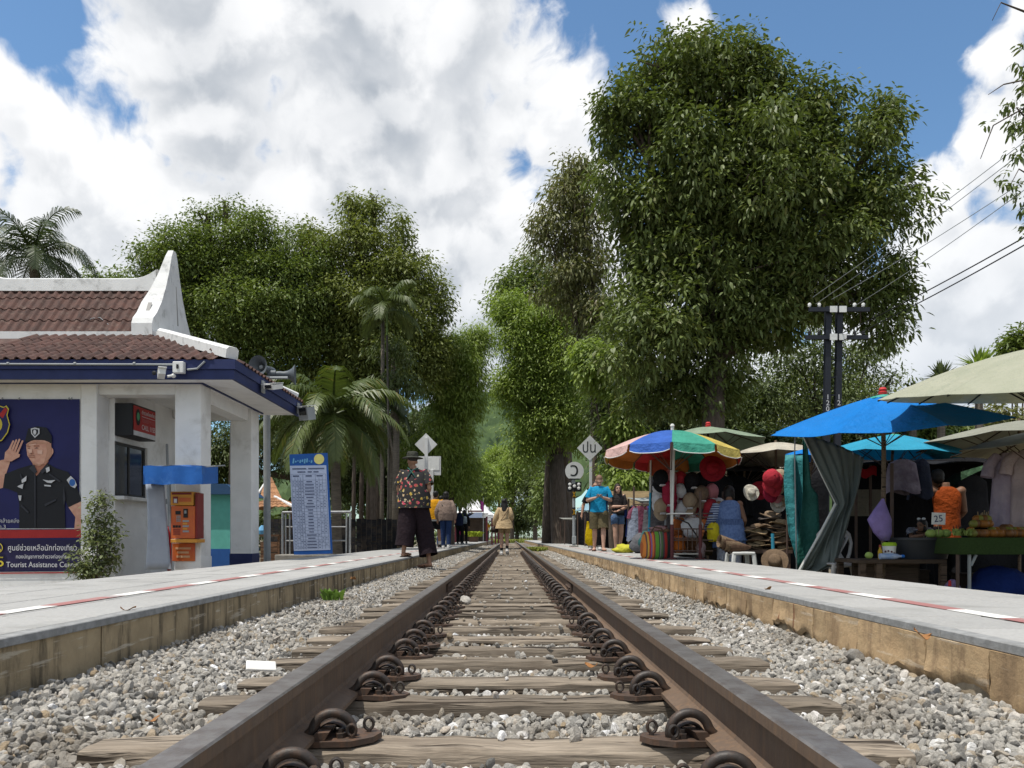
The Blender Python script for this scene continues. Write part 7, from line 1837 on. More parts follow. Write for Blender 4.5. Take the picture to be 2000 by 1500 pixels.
# --- man with telephone, right platform
J = dict(pel=(0,0,.93), neck=(0,.0,1.45), head=(0,-.045,1.575), elL=(-.255,-.02,1.14), wrL=(-.085,-.235,1.185), elR=(.255,-.02,1.14), wrR=(.075,-.235,1.19), anL=(-.10,.06,.085), knL=(-.095,.0,.49), anR=(.09,-.16,.085), knR=(.09,-.12,.49))
p = Person('man in a bright blue T-shirt and olive shorts looking at a telephone', (X(1170,17.4), 17.4, 0), 1.74, R(-4), sk_fair, J, 1.12, .009, hands=dict(L=(.6,-.3,.25), R=(-.6,-.3,.25)), pitch=R(32))
p.hair(m_hair_b, 'crop'); p.face()
m_tee = cloth('cyan_blue_jersey', (.010,.235,.43), .8, 0, (.008,.205,.38))
p.top(m_tee, .87, 'short', 1.08, 'T_shirt'); b = MB(); b.loft([(.165,0,.90,.028,.10),(.168,0,1.1,.024,.105),(.178,0,1.28,.02,.10)], 12); p.put('side_panel', b, gcols[0])
p.trousers(cloth('olive_cotton', (.105,.085,.045), .9, 0, (.085,.07,.038)), .98, (.112,.108,.1), 'shorts'); p.shoes(m_sandal, sandal=True)
b = MB(); b.obox((-.005,-.30,1.225), (.13,.014,.068), (R(-35),0,0)); p.put('telephone', b, m_black, smooth=False)
# --- woman in black tee, arms folded
J = dict(elL=(-.20,-.02,1.12), wrL=(.06,-.17,1.13), elR=(.20,-.02,1.10), wrR=(-.04,-.17,1.00), anL=(-.06,-.06,.085), anR=(.08,.06,.085), head=(.0,-.02,1.585), knL=(-.075,-.06,.49))
p = Person('young woman in a charcoal T-shirt and denim shorts with folded arms', (X(1206,17.9), 17.9, 0), 1.57, R(6), sk_fair, J, .94, .009, fem=True, hands=dict(L=(1,-.1,.1), R=(-1,-.1,-.05)))
p.hair(m_hair_br, 'long'); p.face(); p.top(cloth('charcoal_jersey', (.030,.026,.026)), .95, 'short', 1.0, 'T_shirt')
p.trousers(cloth('mid_denim', (.10,.17,.30), .9, 0, (.07,.125,.24)), .42, (.098,.105,.1), 'denim_shorts'); p.shoes(flat('pale_sandal', (.42,.33,.27)), sandal=True)
b = MB(); b.loft([(.04,-.15,.90,.10,.05),(.04,-.15,.96,.11,.055),(.04,-.15,1.02,.10,.045)], 14, True, True); p.put('shoulder_bag', b, m_dk)
# --- half hidden person with a yellow bag
p = Person('person hidden behind the man in blue, holding out a yellow bag', (X(1163,18.6), 18.6, 0), 1.68, R(-8), sk_tan, dict(elL=(-.30,.02,1.13), wrL=(-.33,-.05,.90)), 1.0, .012)
p.hair(m_hair, 'short'); p.top(m_dk, .86, 'short'); p.trousers(m_dk, 1.9); p.shoes(m_shoe_w)
yb = MB(); c_ = P(1152, 1040, 18.45); yb.loft([(c_.x+.02,c_.y,Z(1066,18.4),.05,.05),(c_.x,c_.y,Z(1060,18.4),.12,.07),(c_.x-.01,c_.y,Z(1045,18.4),.11,.06),(c_.x-.03,c_.y,Z(1030,18.4),.06,.04),(c_.x-.05,c_.y,Z(1018,18.4),.02,.02)], 16, True, False, .06)
tag(obj('carrier_bag', yb, cloth('bright_yellow_plastic', (.70,.50,.005), .5, .3), None, org=c_, smooth=True), 'bright yellow carrier bag held beside the man in blue', 'bag')
# --- far right platform
p = Person('small child in pink and blue on the far platform', (X(1067,58), 58, 0.0), 1.15, R(160), sk_tan, dict(), 1.1, .018)
p.hair(m_hair, 'short'); p.top(cloth('coral_pink', (.55,.06,.10)), .9, 'short'); p.trousers(cloth('hot_pink', (.55,.04,.18)), 1.3, (.12,.12,.1)); p.shoes(m_shoe_k)
b = MB(); b.ell((0,.14,1.15), (.13,.08,.16)); p.put('backpack', b, cloth('blue_pack', (.05,.16,.42)))
p = Person('pedestrian in a pale patterned shirt holding a white bag beyond the signal post', (X(1100,56), 56, 0.0), 1.68, R(150), sk_tan, dict(wrL=(.0,-.3,.9)), 1.08, .018)
p.hair(m_hair, 'short'); p.top(cloth('pale_pattern', (.42,.42,.45), .9, 0, (.14,.15,.22)), .86, 'short', 1.1); p.trousers(gcols[0], 1.95); p.shoes(m_shoe_k)
b = MB(); b.loft([(.30,-.1,.62,.10,.06),(.30,-.1,.72,.10,.06),(.28,-.08,.86,.02,.02)], 12, True, True); p.put('carrier_bag', b, m_plw)
# --- shopper in a blue knitted poncho at the hat stall
J = dict(elL=(.30,.0,1.15), head=(.0,-.06,1.57), elR=(.26,.02,1.15), wrR=(.36,-.12,.96), wrL=(-.22,-.2,1.0))
J['elL'] = (-.24,.02,1.13)
p = Person('shopper in a fringed blue knitted poncho and pale trousers seen from behind', (X(1424,11.3), 11.3, G0), 1.55, R(165), sk_brown, J, 1.05, .010, fem=True)
p.hair(m_hair, 'bob')
m_pon = M('blue_knit', (.16,.24,.46), (.10,.16,.34), 28, .95, .7, 70); p.top(m_pon, .80, 'none', 1.04, 'poncho', .10, .03, wobble=.035)
b = MB()
for S_ in 'R': sh, el, wr = (Vector(p.J[k+S_]) for k in ('sh','el','wr')); b.tube([sh, sh.lerp(el,.5), el, el.lerp(wr,.9)], [.085,.09,.085,.06], 14, caps=False)
sm_ = bpy.data.materials.new('knit_stripe'); sm_.use_nodes = True; T = NT(sm_.node_tree); wv = T.new('ShaderNodeTexWave'); wv.inputs['Scale'].default_value = 9; wv.bands_direction = 'Z'; T.l.new(T.new('ShaderNodeTexCoord').outputs['Object'], wv.inputs['Vector']); T.l.new(T.mix(T.maprange(wv.outputs['Fac'], .4, .6), (.36,.42,.55), (.04,.06,.16)), T.n['Principled BSDF'].inputs['Base Color']); T.n['Principled BSDF'].inputs['Roughness'].default_value = .95
p.put('striped_sleeve', b, sm_)
b = MB(); fq2 = random.Random(3)
for a in range(0, 360, 7):
    for z0_, rr_ in ((1.12,.22),(.94,.245),(.82,.25)):
        x_, y_ = rr_*math.cos(R(a+z0_*50)), rr_*.82*math.sin(R(a+z0_*50)); b.tube([(x_*.96,y_*.96,z0_+.03),(x_*1.03,y_*1.03,z0_-.03),(x_*1.03,y_*1.03,z0_-.12-fq2.random()*.03)], .007, 4, caps=False)
p.put('fringe', b, m_pon)
p.trousers(cloth('pale_blue_trousers', (.30,.33,.42), .9, 0, (.36,.38,.44)), 1.95, (.105,.095,.09)); p.shoes(m_shoe_k)
b = MB(); b.loft([(.36,-.10,.55,.09,.06),(.36,-.10,.7,.13,.07),(.35,-.10,.9,.05,.03)], 14, True, True); p.put('shopping_bag', b, cloth('dark_olive_bag', (.06,.045,.02)))
# --- vendor in orange vest reaching up, seen from behind
J = dict(elL=(.33,-.05,1.60), shL=(.19,0,1.42)); J = dict(elR=(.34,-.02,1.56), wrR=(.46,-.10,1.74), elL=(-.23,-.04,1.12), wrL=(-.18,-.2,.98), neck=(.02,.0,1.44), head=(.10,-.08,1.56))
p = Person('vendor in an orange vest reaching up to the hanging shorts', (X(1850,10.3), 10.3, G0), 1.72, R(172), sk_brown, J, 1.0, .010)
p.hair(m_hair, 'short'); p.top(cloth('orange_vest', (.30,.055,.008), .8), .70, 'none', 1.0, 'vest'); p.trousers(m_dk, 1.95); p.shoes(m_shoe_k)
# --- child resting its head on the tub, hair clip, striped shirt
J = dict(pel=(0,.10,.93), waist=(0,.02,1.08), chest=(.0,-.10,1.22), neck=(0,-.24,1.34), head=(-.04,-.36,1.40), shL=(-.17,-.16,1.30), shR=(.17,-.16,1.30), elL=(-.22,-.36,1.18), wrL=(-.05,-.48,1.22), elR=(.22,-.36,1.18), wrR=(.06,-.48,1.22))
p = Person('child with bows in black hair resting head on the rim of the black tub', (X(1790,9.75), 9.75, G0), 1.12, R(-8), sk_brown, J, 1.05, .008, head_turn=R(-55))
p.hair(m_hair, 'bob'); p.face(); 
ss = bpy.data.materials.new('navy_white_stripe'); ss.use_nodes = True; T = NT(ss.node_tree); wv = T.new('ShaderNodeTexWave'); wv.inputs['Scale'].default_value = 12; wv.bands_direction = 'DIAGONAL'; T.l.new(T.new('ShaderNodeTexCoord').outputs['Object'], wv.inputs['Vector']); T.l.new(T.mix(T.maprange(wv.outputs['Fac'], .7, .85), (.015,.018,.04), (.45,.45,.48)), T.n['Principled BSDF'].inputs['Base Color'])
p.top(ss, .8, 'short', 1.05, 'striped_shirt'); p.trousers(m_dk, 1.9); p.shoes(m_shoe_k)
b = MB()
for e in (-1,1): b.ell(p.H(e*.05,-.01,.13), (.035,.02,.025), 8, 6)
p.put('hair_bow', b, m_whitep)

# ================================================================== VEGETATION
def leaf_mat(name, c1, c2, trans=.3, rough=.55, spec=.25, yellow=None):
    m = bpy.data.materials.new(name); m.use_nodes = True
    T = NT(m.node_tree); b = T.n['Principled BSDF']; out = T.n['Material Output']
    ge = T.new('ShaderNodeNewGeometry'); r_ = ge.outputs['Random Per Island']
    co = T.new('ShaderNodeTexCoord').outputs['Object']
    f = T.math('ADD', T.math('MULTIPLY', r_, .6), T.math('MULTIPLY', T.maprange(T.noise(co, .9, 3), .3, .7), .4))
    c = T.mix(f, c1, c2)
    if yellow: c = T.mix(T.math('GREATER_THAN', r_, .93), c, yellow)
    T.put(b.inputs['Base Color'], c); b.inputs['Roughness'].default_value = rough; b.inputs['Specular IOR Level'].default_value = spec
    tr = T.new('ShaderNodeBsdfTranslucent'); T.put(tr.inputs[0], T.vec('MULTIPLY', c, (1.25, 1.35, .6)))
    mx = T.new('ShaderNodeMixShader'); mx.inputs[0].default_value = trans
    T.l.new(b.outputs[0], mx.inputs[1]); T.l.new(tr.outputs[0], mx.inputs[2]); T.l.new(mx.outputs[0], out.inputs[0])
    return m
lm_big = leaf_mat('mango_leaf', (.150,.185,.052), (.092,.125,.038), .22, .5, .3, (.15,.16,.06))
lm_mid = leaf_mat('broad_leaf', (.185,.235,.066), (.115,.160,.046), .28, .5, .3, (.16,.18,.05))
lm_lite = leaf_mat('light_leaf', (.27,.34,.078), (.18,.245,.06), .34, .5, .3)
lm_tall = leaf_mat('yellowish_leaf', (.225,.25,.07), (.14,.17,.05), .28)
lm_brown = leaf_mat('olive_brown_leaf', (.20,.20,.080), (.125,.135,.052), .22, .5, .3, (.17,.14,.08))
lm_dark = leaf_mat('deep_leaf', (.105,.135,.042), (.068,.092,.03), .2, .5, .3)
lm_palm = leaf_mat('palm_leaflet', (.105,.135,.034), (.062,.088,.024), .25, .45, .4, (.20,.18,.06))
lm_dpalm = leaf_mat('dark_palm_leaflet', (.065,.09,.032), (.042,.062,.024), .2, .45, .4)
m_bark = M('grey_brown_bark', (.13,.10,.08), (.075,.058,.046), 6, .95, .8, 18, stretch=(3,3,.6))
m_pbark = M('palm_bark', (.17,.145,.115), (.10,.085,.07), 5, .95, .6, 30, stretch=(1,1,6))

def leaves_mesh(name, cen, lr, L, seed, rich=False, droop=.5, aspect=.36, spread=.9):
    """one crown: a leaf (or leaf spray) at each centre"""
    q = np.random.default_rng(seed); n = len(cen)
    az = q.uniform(0, 2*np.pi, n); el = q.normal(-droop, .45, n)
    ax = np.stack([np.cos(az)*np.cos(el), np.sin(az)*np.cos(el), np.sin(el)], 1)
    if lr is not None: ax = ax + lr*spread; ax /= np.linalg.norm(ax, axis=1)[:, None]
    up = np.stack([q.normal(0,.45,n), q.normal(0,.45,n), np.ones(n)], 1)
    sd_ = np.cross(ax, up); sd_ /= np.linalg.norm(sd_, axis=1)[:, None] + 1e-9
    no = np.cross(sd_, ax)
    ln = L*q.uniform(.6, 1.25, n)[:, None]; w = ln*aspect*q.uniform(.8,1.2,n)[:, None]
    dz = np.array([0,0,-1.0])*ln
    if rich:
        p = [cen, cen+ax*ln*.33+sd_*w*.5+no*w*.12+dz*.02, cen+ax*ln*.33-sd_*w*.5+no*w*.12+dz*.02, cen+ax*ln*.72+sd_*w*.42+dz*.12, cen+ax*ln*.72-sd_*w*.42+dz*.12, cen+ax*ln+dz*.28]
        V = np.stack(p, 1).reshape(-1, 3)
        base = (np.arange(n)*6)[:, None]
        fl = np.concatenate([base+[0,2,1], base+[1,2,4,3], base+[3,4,5]], 1).ravel()
        ls = np.tile([3,4,3], n)
    else:
        p = [cen, cen+ax*ln*.5+sd_*w*.5+dz*.04, cen+ax*ln+dz*.2, cen+ax*ln*.5-sd_*w*.5+dz*.04]
        V = np.stack(p, 1).reshape(-1, 3)
        base = (np.arange(n)*4)[:, None]
        fl = (base+[0,1,2,3]).ravel(); ls = np.full(n, 4)
    me = bpy.data.meshes.new(name)
    me.vertices.add(len(V)); me.vertices.foreach_set('co', V.astype(np.float32).ravel())
    me.loops.add(len(fl)); me.loops.foreach_set('vertex_index', fl.astype(np.int32))
    me.polygons.add(len(ls)); st = np.concatenate([[0], np.cumsum(ls)[:-1]])
    me.polygons.foreach_set('loop_start', st.astype(np.int32)); me.polygons.foreach_set('loop_total', ls.astype(np.int32))
    me.update(calc_edges=True)
    return me
def crown_points(lobes, nclus, per, sig, seed, shell=.55):
    """leaf clusters through lobes (cx,cy,cz,rx,ry,rz), denser near their surface"""
    q = np.random.default_rng(seed); big = np.array(lobes)
    # every lobe breaks up into boughs: small leafy domes on and inside its surface
    sub = []
    for l in big:
        n = int(np.clip(5 + 7*(l[3]*l[4]*l[5])**(1/3), 5, 26))
        d = q.normal(size=(n, 3)); d /= np.linalg.norm(d, axis=1)[:, None]
        rr = shell + (1.0-shell)*q.random(n)**.5
        f = q.uniform(.33, .52, n)*(12/max(n,8))**.33
        for k in range(n): sub.append(np.concatenate([l[:3] + d[k]*rr[k]*l[3:6]*(1-f[k]*.6), l[3:6]*f[k]*np.array([1.1,1.1,.8])]))
    lob = np.array(sub)
    area = (lob[:,3]*lob[:,4] + lob[:,3]*lob[:,5] + lob[:,4]*lob[:,5]); pr_ = area/area.sum()
    ix = q.choice(len(lob), nclus, p=pr_)
    ab = (big[:,3]*big[:,4] + big[:,3]*big[:,5] + big[:,4]*big[:,5]); ib = q.choice(len(big), nclus, p=ab/ab.sum()); fill = q.random(nclus) < .08
    d = q.normal(size=(nclus, 3)); d[:,2] = d[:,2]*.8 + .35; d /= np.linalg.norm(d, axis=1)[:, None]
    rr = .75 + .3*q.random(nclus)
    c = lob[ix,:3] + d*rr[:,None]*lob[ix,3:6]
    cb = big[ib,:3] + d*(shell + (1.12-shell)*q.random(nclus)**.8)[:,None]*big[ib,3:6]; c[fill] = cb[fill]
    # loose sprays that break the outline, hung on a few outer boughs
    ns = max(6, nclus//55); sp_ = q.choice(len(big), ns, p=ab/ab.sum()); ds = q.normal(size=(ns, 3)); ds[:,2] = np.abs(ds[:,2])*.7; ds /= np.linalg.norm(ds, axis=1)[:,None]
    base_ = big[sp_,:3] + ds*1.0*big[sp_,3:6]; m_ = q.random(nclus) < .012; pick = q.integers(0, ns, nclus)
    ext = ds[pick]*(np.minimum(big[sp_[pick],3], 1.3)*q.uniform(-.2,.1,nclus)**1.0)[:,None] + q.normal(size=(nclus,3))*.16
    c[m_] = (base_[pick] + ext)[m_]
    pts = np.repeat(c, per, 0) + q.normal(size=(nclus*per, 3))*sig*np.array([1,1,.7])*.8
    rad = pts - np.repeat(c, per, 0); rad /= np.linalg.norm(rad, axis=1)[:,None] + 1e-6
    out = rad*.75 + np.repeat(d, per, 0)*.4
    return pts, out
def L(px, py, d, rx, ry, rd=None):
    c = P(px, py, d); a = rx*d/F; b_ = ry*d/F
    return (c.x, c.y, c.z, a, rd if rd else (a+b_)/2, b_)
def tree(name, label, base, lobes, mat, leaf, nclus, per, sig, seed, trunk_r=.25, group=None, rich=False, droop=.5, shell=.5, bark=None, limbs=None, aspect=.36, fork=.4, spread=.9, cat='tree'):
    t = thing(name, label, cat, base, group)
    q = random.Random(seed); tb_ = MB(); base = Vector(base)
    top = Vector((sum(l[0] for l in lobes)/len(lobes), sum(l[1] for l in lobes)/len(lobes), max(l[2] for l in lobes)))
    fk = base.lerp(top, fork); fk.x = base.x + (top.x-base.x)*fork*.5; fk.y = base.y + (top.y-base.y)*fork*.5
    tb_.tube([base - Vector((0,0,.2)), base + Vector((0,0,.4)), base.lerp(fk,.5) + Vector((q.uniform(-.1,.1),0,0)), fk], [trunk_r*1.5, trunk_r*1.05, trunk_r*.9, trunk_r*.75], 12)
    for l in (lobes if limbs is None else lobes[:limbs]):
        e = Vector(l[:3]); mid = fk.lerp(e, .5) + Vector((q.uniform(-.3,.3), q.uniform(-.3,.3), .25))
        tb_.tube([fk, mid, e], [trunk_r*.5, trunk_r*.32, trunk_r*.12], 8)
        for _ in range(4):
            a = Vector((q.gauss(0,1), q.gauss(0,1), q.gauss(.3,1))).normalized()
            e2 = e + Vector((a.x*l[3], a.y*l[4], a.z*l[5]))*.85
            tb_.tube([mid.lerp(e,.6), e.lerp(e2,.5) + Vector((0,0,.1)), e2], [trunk_r*.16, trunk_r*.09, trunk_r*.04], 6)
    obj('trunk', tb_, bark or m_bark, t, smooth=True)
    pts, out = crown_points(lobes, nclus, per, sig, seed, shell)
    o = Vector(base)
    me = leaves_mesh('crown', pts - np.array(o), out, leaf, seed+1, rich, droop, aspect, spread)
    obj('crown', me, mat, t)
    return t

# --- the great tree
D = 19.5
tree('broadleaf_tree', 'huge dark green tree with drooping leaves towering over the stalls', (X(1388,D), D, G0),
     [L(1330,160,D,130,95),L(1240,230,D,75,85),L(1430,190,D,110,95),L(1530,260,D,105,100),L(1630,310,D,105,95),L(1730,260,D,44,80),L(1700,420,D,85,130),
      L(1300,330,D,130,140),L(1450,380,D,150,150,3),L(1580,450,D,130,130),L(1270,470,D,90,110),L(1400,560,D,160,120),L(1560,560,D,130,90),L(1680,570,D,80,90),L(1730,620,D,42,75),
      L(1290,610,D-1,95,110),L(1230,690,D-1,60,80),L(1380,690,D,90,70),L(1480,640,D,90,60),L(1320,780,D+.5,110,60),L(1360,112,D,60,45),L(1310,95,D,36,28),L(1460,120,D,50,45),L(1590,190,D,48,42),L(1360,500,D+1,130,130),L(1500,300,D+1,130,110),L(1250,560,D,70,90),L(1190,250,D,28,60),L(1755,530,D,28,60),L(1350,760,D+1,120,60)],
     lm_big, .17, 5600, 26, .22, 21, .34, rich=True, droop=.5, shell=.5, aspect=.34, limbs=14)
# --- its neighbours left of it, along the track
tree('slender_tree', 'olive brown leaved tree leaning out beside the huge dark tree', (X(1170,30), 30, G0),
     [L(1120,380,30,58,75),L(1090,470,30,50,70),L(1150,470,30,50,110),L(1110,560,30,65,65),L(1160,620,30,60,80),L(1130,330,30,28,35),L(1060,430,30,18,25)], lm_brown, .2, 900, 22, .28, 31, .16, rich=True, droop=.7, shell=.3, aspect=.28)
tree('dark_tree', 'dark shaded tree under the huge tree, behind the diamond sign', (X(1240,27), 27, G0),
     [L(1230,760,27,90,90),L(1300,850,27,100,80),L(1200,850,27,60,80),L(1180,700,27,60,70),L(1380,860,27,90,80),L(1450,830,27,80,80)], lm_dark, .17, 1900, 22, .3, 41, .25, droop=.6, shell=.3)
tree('light_tree', 'yellow-green bushy tree hanging over the diamond sign with Thai letters', (X(1196,24), 24, G0),
     [L(1185,740,24,50,65),L(1150,700,24,35,35),L(1215,850,24,40,55),L(1205,915,24,28,36),L(1235,940,23.5,42,22)], lm_lite, .17, 520, 22, .2, 51, .1, rich=True, droop=.7, shell=.25, cat='small tree', aspect=.42)
tree('tall_tree', 'tall bright green tree beside the track right of the hill gap', (X(1095,38), 38, G0),
     [L(1060,650,38,75,60),L(1018,700,38,52,70),L(1090,700,38,80,90),L(1052,780,38,72,70),L(1100,830,38,70,70),L(1000,610,38,38,40),L(1032,860,38,45,60),L(1005,760,38,35,60),L(1110,600,38,60,45)], lm_lite, .19, 3000, 24, .36, 61, .45, droop=.6, shell=.4)
tree('blue_green_tree', 'darker tree top rising behind the tall bright green tree', (X(1110,46), 46, G0),
     [L(1010,560,46,48,45),L(1050,540,46,50,50),L(985,590,46,30,35),L(1060,620,46,60,60)], lm_mid, .28, 520, 20, .4, 71, .35, droop=.5, shell=.4)
for k, (px, d, rr, lab) in enumerate(((1075,41,.42,'thick dark trunk leaning behind the round signal board'),(1100,40,.40,'straight thick trunk just behind the round signal board'),(1114,44,.3,'thinner trunk at the edge of the shaded trees behind the signal board'))):
    t = thing('tree', lab, 'tree', (X(px,d), d, G0), 'trunks behind the signal board')
    q = MB(); q.tube([(X(px,d),d,G0-.2),(X(px,d),d,1.5),(X(px+ (3-k*4),d),d,4),(X(px+6-k*6,d),d,8)], [rr*1.2, rr, rr*.9, rr*.6], 12); obj('trunk', q, m_bark, t, smooth=True)
    pts, out = crown_points([L(px+4,760-20*k,d,48,55),L(px-8,820,d,40,40)], 170, 20, .35, 80+k, .3)
    obj('crown', leaves_mesh('crown', pts - np.array([X(px,d),d,G0]), out, .24, 90+k), lm_mid if k else lm_dark, t)
# --- far greenery closing the end of the line
for k, (px, py, rx, ry, d, mt, lab) in enumerate((
        (1000,930,45,60,100,lm_lite,'bright bushy tree at the end of the line, beyond the walking woman'),
        (945,950,32,50,90,lm_lite,'light green bush tree behind the white tents'),
        (1045,960,42,60,98,lm_dark,'dark tree at the far end of the track'),
        (975,900,35,30,104,lm_lite,'rounded pale tree top below the distant hill'),
        (1075,970,35,60,76,lm_mid,'green tree on the far platform behind the signal board'),
        (905,930,30,60,70,lm_dark,'dark tree at the back of the far tents'),
        (1010,1010,60,28,104,lm_dark,'dense dark bushes filling the end of the line'))):
    c = P(px, py, d); q = L(px, py, d, rx, ry)
    subs = [(q[0]+q[3]*a, q[1]+q[4]*b_*.5, q[2]+q[5]*c_, q[3]*s_, q[4]*s_, q[5]*s_) for a, b_, c_, s_ in ((-.4,0,-.3,.6),(.4,-.3,-.2,.6),(0,.2,.4,.62),(-.2,-.4,.1,.5),(.3,.3,.4,.45),(0,0,-.6,.55))]
    tree('distant_tree', lab, (c.x, d, G0), subs, mt, .42, 420, 16, .55, 120+k*3, .3, 'trees closing the end of the line', droop=.5, shell=.3)
# --- woods beyond, one mass
def treeline(x0, x1, d, h, n, seed, mat):
    q = np.random.default_rng(seed); x = q.uniform(x0, x1, n); hh = h*(.62 + .25*np.sin(x*.55+seed) + .13*np.sin(x*1.7))
    pts = np.stack([x, d + q.normal(0, .9, n), G0 + hh*q.random(n)**.8], 1); o = np.array([(x0+x1)/2, d, G0])
    ob = obj('treeline', leaves_mesh('treeline', pts - o, None, .55, seed+1, False, .5, .45), mat, None, org=tuple(o)); ob['kind'] = 'stuff'
treeline(-34, 34, 116, 9, 9000, 501, lm_mid); treeline(-60, -5.5, 47, 5.5, 8000, 502, lm_dark); treeline(4.5, 50, 45, 5, 8000, 503, lm_dark)
# --- left side mass
D = 30
tree('spreading_tree', 'wide spreading green tree behind the kiosk roof', (X(470,D), D, G0),
     [L(430,480,D,75,50),L(340,520,D,75,45),L(300,500,D,45,22),L(290,530,D,35,22),L(520,500,D,80,65),L(420,580,D,110,80),L(330,600,D,70,70),L(540,600,D,100,90),L(450,680,D,110,70),L(400,430,D,34,22),L(440,405,D,30,17),L(590,520,D,60,75),L(560,690,D,80,70),L(400,770,D,90,60),L(500,790,D,80,80),L(500,440,D,40,28),L(380,500,D,90,60),L(480,600,D,120,100),L(600,600,D,70,90),L(300,680,D,60,70)],
     lm_mid, .15, 5200, 26, .27, 201, .35, rich=False, droop=.35, shell=.6, limbs=12, aspect=.42)
tree('tall_broadleaf_tree', 'tall broadleaf tree with pointed top standing behind the coconut palm', (X(730,31), 31, G0),
     [L(700,430,31,42,45),L(730,400,31,28,26),L(680,395,31,18,18),L(720,500,31,85,70),L(640,520,31,60,60),L(790,540,31,55,75),L(700,600,31,110,80),L(800,620,31,60,80),L(640,680,31,90,80),L(760,700,31,95,80),L(840,690,31,40,60),L(690,790,31,90,70),L(600,460,31,30,25),L(850,580,31,28,60),L(770,450,31,30,45),L(730,640,31,110,90),L(820,700,31,60,80),L(590,730,32,80,80),L(640,760,32,90,80)],
     lm_tall, .165, 4700, 25, .27, 211, .32, droop=.55, shell=.45, limbs=10, aspect=.42)
tree('bamboo_clump', 'light green feathery foliage overhanging the left platform edge of the gap', (X(880,33), 33, G0),
     [L(890,700,33,52,60),L(850,760,33,50,70),L(915,690,33,35,45),L(910,780,33,38,70),L(870,860,33,50,70),L(840,900,33,55,70),L(930,660,33,24,28),L(900,930,33,30,50)], lm_lite, .2, 2300, 24, .3, 221, .18, droop=.9, shell=.3, aspect=.22, cat='tree clump')
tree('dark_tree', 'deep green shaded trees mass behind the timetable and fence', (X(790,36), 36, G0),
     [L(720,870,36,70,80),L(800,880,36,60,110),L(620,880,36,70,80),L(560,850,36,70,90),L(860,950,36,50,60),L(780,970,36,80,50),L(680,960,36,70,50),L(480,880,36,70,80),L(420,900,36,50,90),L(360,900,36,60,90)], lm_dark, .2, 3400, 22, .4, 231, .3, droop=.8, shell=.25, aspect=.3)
for k, (px, py, rx, ry, d) in enumerate(((215,560,70,30,40),(300,600,50,60,42))):
    tree('distant_tree', ['flat crowned tree peeping over the white roof ridge','tree filling the gap behind the white gable'][k], (X(px,d), d, G0), [L(px,py,d,rx,ry),L(px-rx*.5,py+ry*.7,d,rx*.7,ry),L(px+rx*.5,py+ry*.8,d,rx*.7,ry)], lm_mid, .24, 420, 18, .35, 241+k, .25, 'trees behind the kiosk', droop=.4, shell=.3)
# thin dark trunks standing behind the fence
for k, (px, d, top, rr) in enumerate(((690,27,860,.07),(705,28,860,.08),(718,27,870,.06),(738,28,840,.07),(765,27,700,.10),(772,26,760,.12),(745,26,600,.07))):
    t = thing('tree', ['slim dark trunk nearest the coconut palm, behind the fence','second slim dark trunk from the coconut palm','third slim dark trunk from the coconut palm','fourth slim dark trunk, just before the grey ringed ones','stouter grey ringed trunk behind the fence','stoutest grey ringed trunk beside the straw-hatted pedestrian','thin pale ringed trunk between the dark and grey ones'][k], 'tree', (X(px,d), d, G0), 'slim trunks behind the fence')
    q = MB(); q.tube([(X(px,d),d,G0),(X(px+1,d),d,Z(950,d)),(X(px+3,d),d,Z(top,d))], [rr*1.15, rr, rr*.8], 10); obj('trunk', q, m_pbark if px in (765,772,745) else m_bark, t, smooth=True)
    pts, out = crown_points([L(px+3,top-10,d,40,30)], 60, 18, .25, 260+k, .2)
    obj('crown', leaves_mesh('crown', pts - np.array([X(px,d),d,G0]), out, .22, 270+k, droop=.9, aspect=.25), lm_dark, t)

# --- palms
def frond(root, c, az, el, Lf, droop_, mat, q, nleaf=46, ll=.75, width=.035, hang=.7):
    rp = []
    d = Vector((math.cos(az)*math.cos(el), math.sin(az)*math.cos(el), math.sin(el))); p = Vector(c); stp = Lf/16
    for k in range(17):
        rp.append(p.copy()); p = p + d*stp; d = (d + Vector((0,0,-droop_*(.35 + k/14.)*.12))).normalized()
    bb = MB(); bb.tube(rp, [.035*(1-k/18.) + .004 for k in range(17)], 5)
    for k in range(nleaf):
        t = .12 + .86*k/nleaf; i = min(15, int(t*16)); pp = rp[i].lerp(rp[i+1], t*16 - i); tg = (rp[i+1]-rp[i]).normalized()
        sd_ = tg.cross(Vector((0,0,1))); sd_ = sd_.normalized() if sd_.length > 1e-3 else Vector((1,0,0)); upv = sd_.cross(tg)
        le = ll*(math.sin(math.pi*min(1, .18 + t*.82))**.6)*q.uniform(.85,1.1)
        for s_ in (-1, 1):
            dr = (sd_*s_*.75 + tg*.55 + upv*.15 + Vector((0,0,-hang*.35*q.uniform(.5,1.2)))).normalized(); e1 = pp + dr*le*.5; e2 = e1 + (dr + Vector((0,0,-hang*q.uniform(.6,1.3)))).normalized()*le*.5
            wv = tg*width
            bb.add([pp-wv*.5, pp+wv*.5, e1+wv*.6, e1-wv*.6, e2], [(0,1,2,3),(3,2,4)])
    return obj('frond', bb, mat, root)
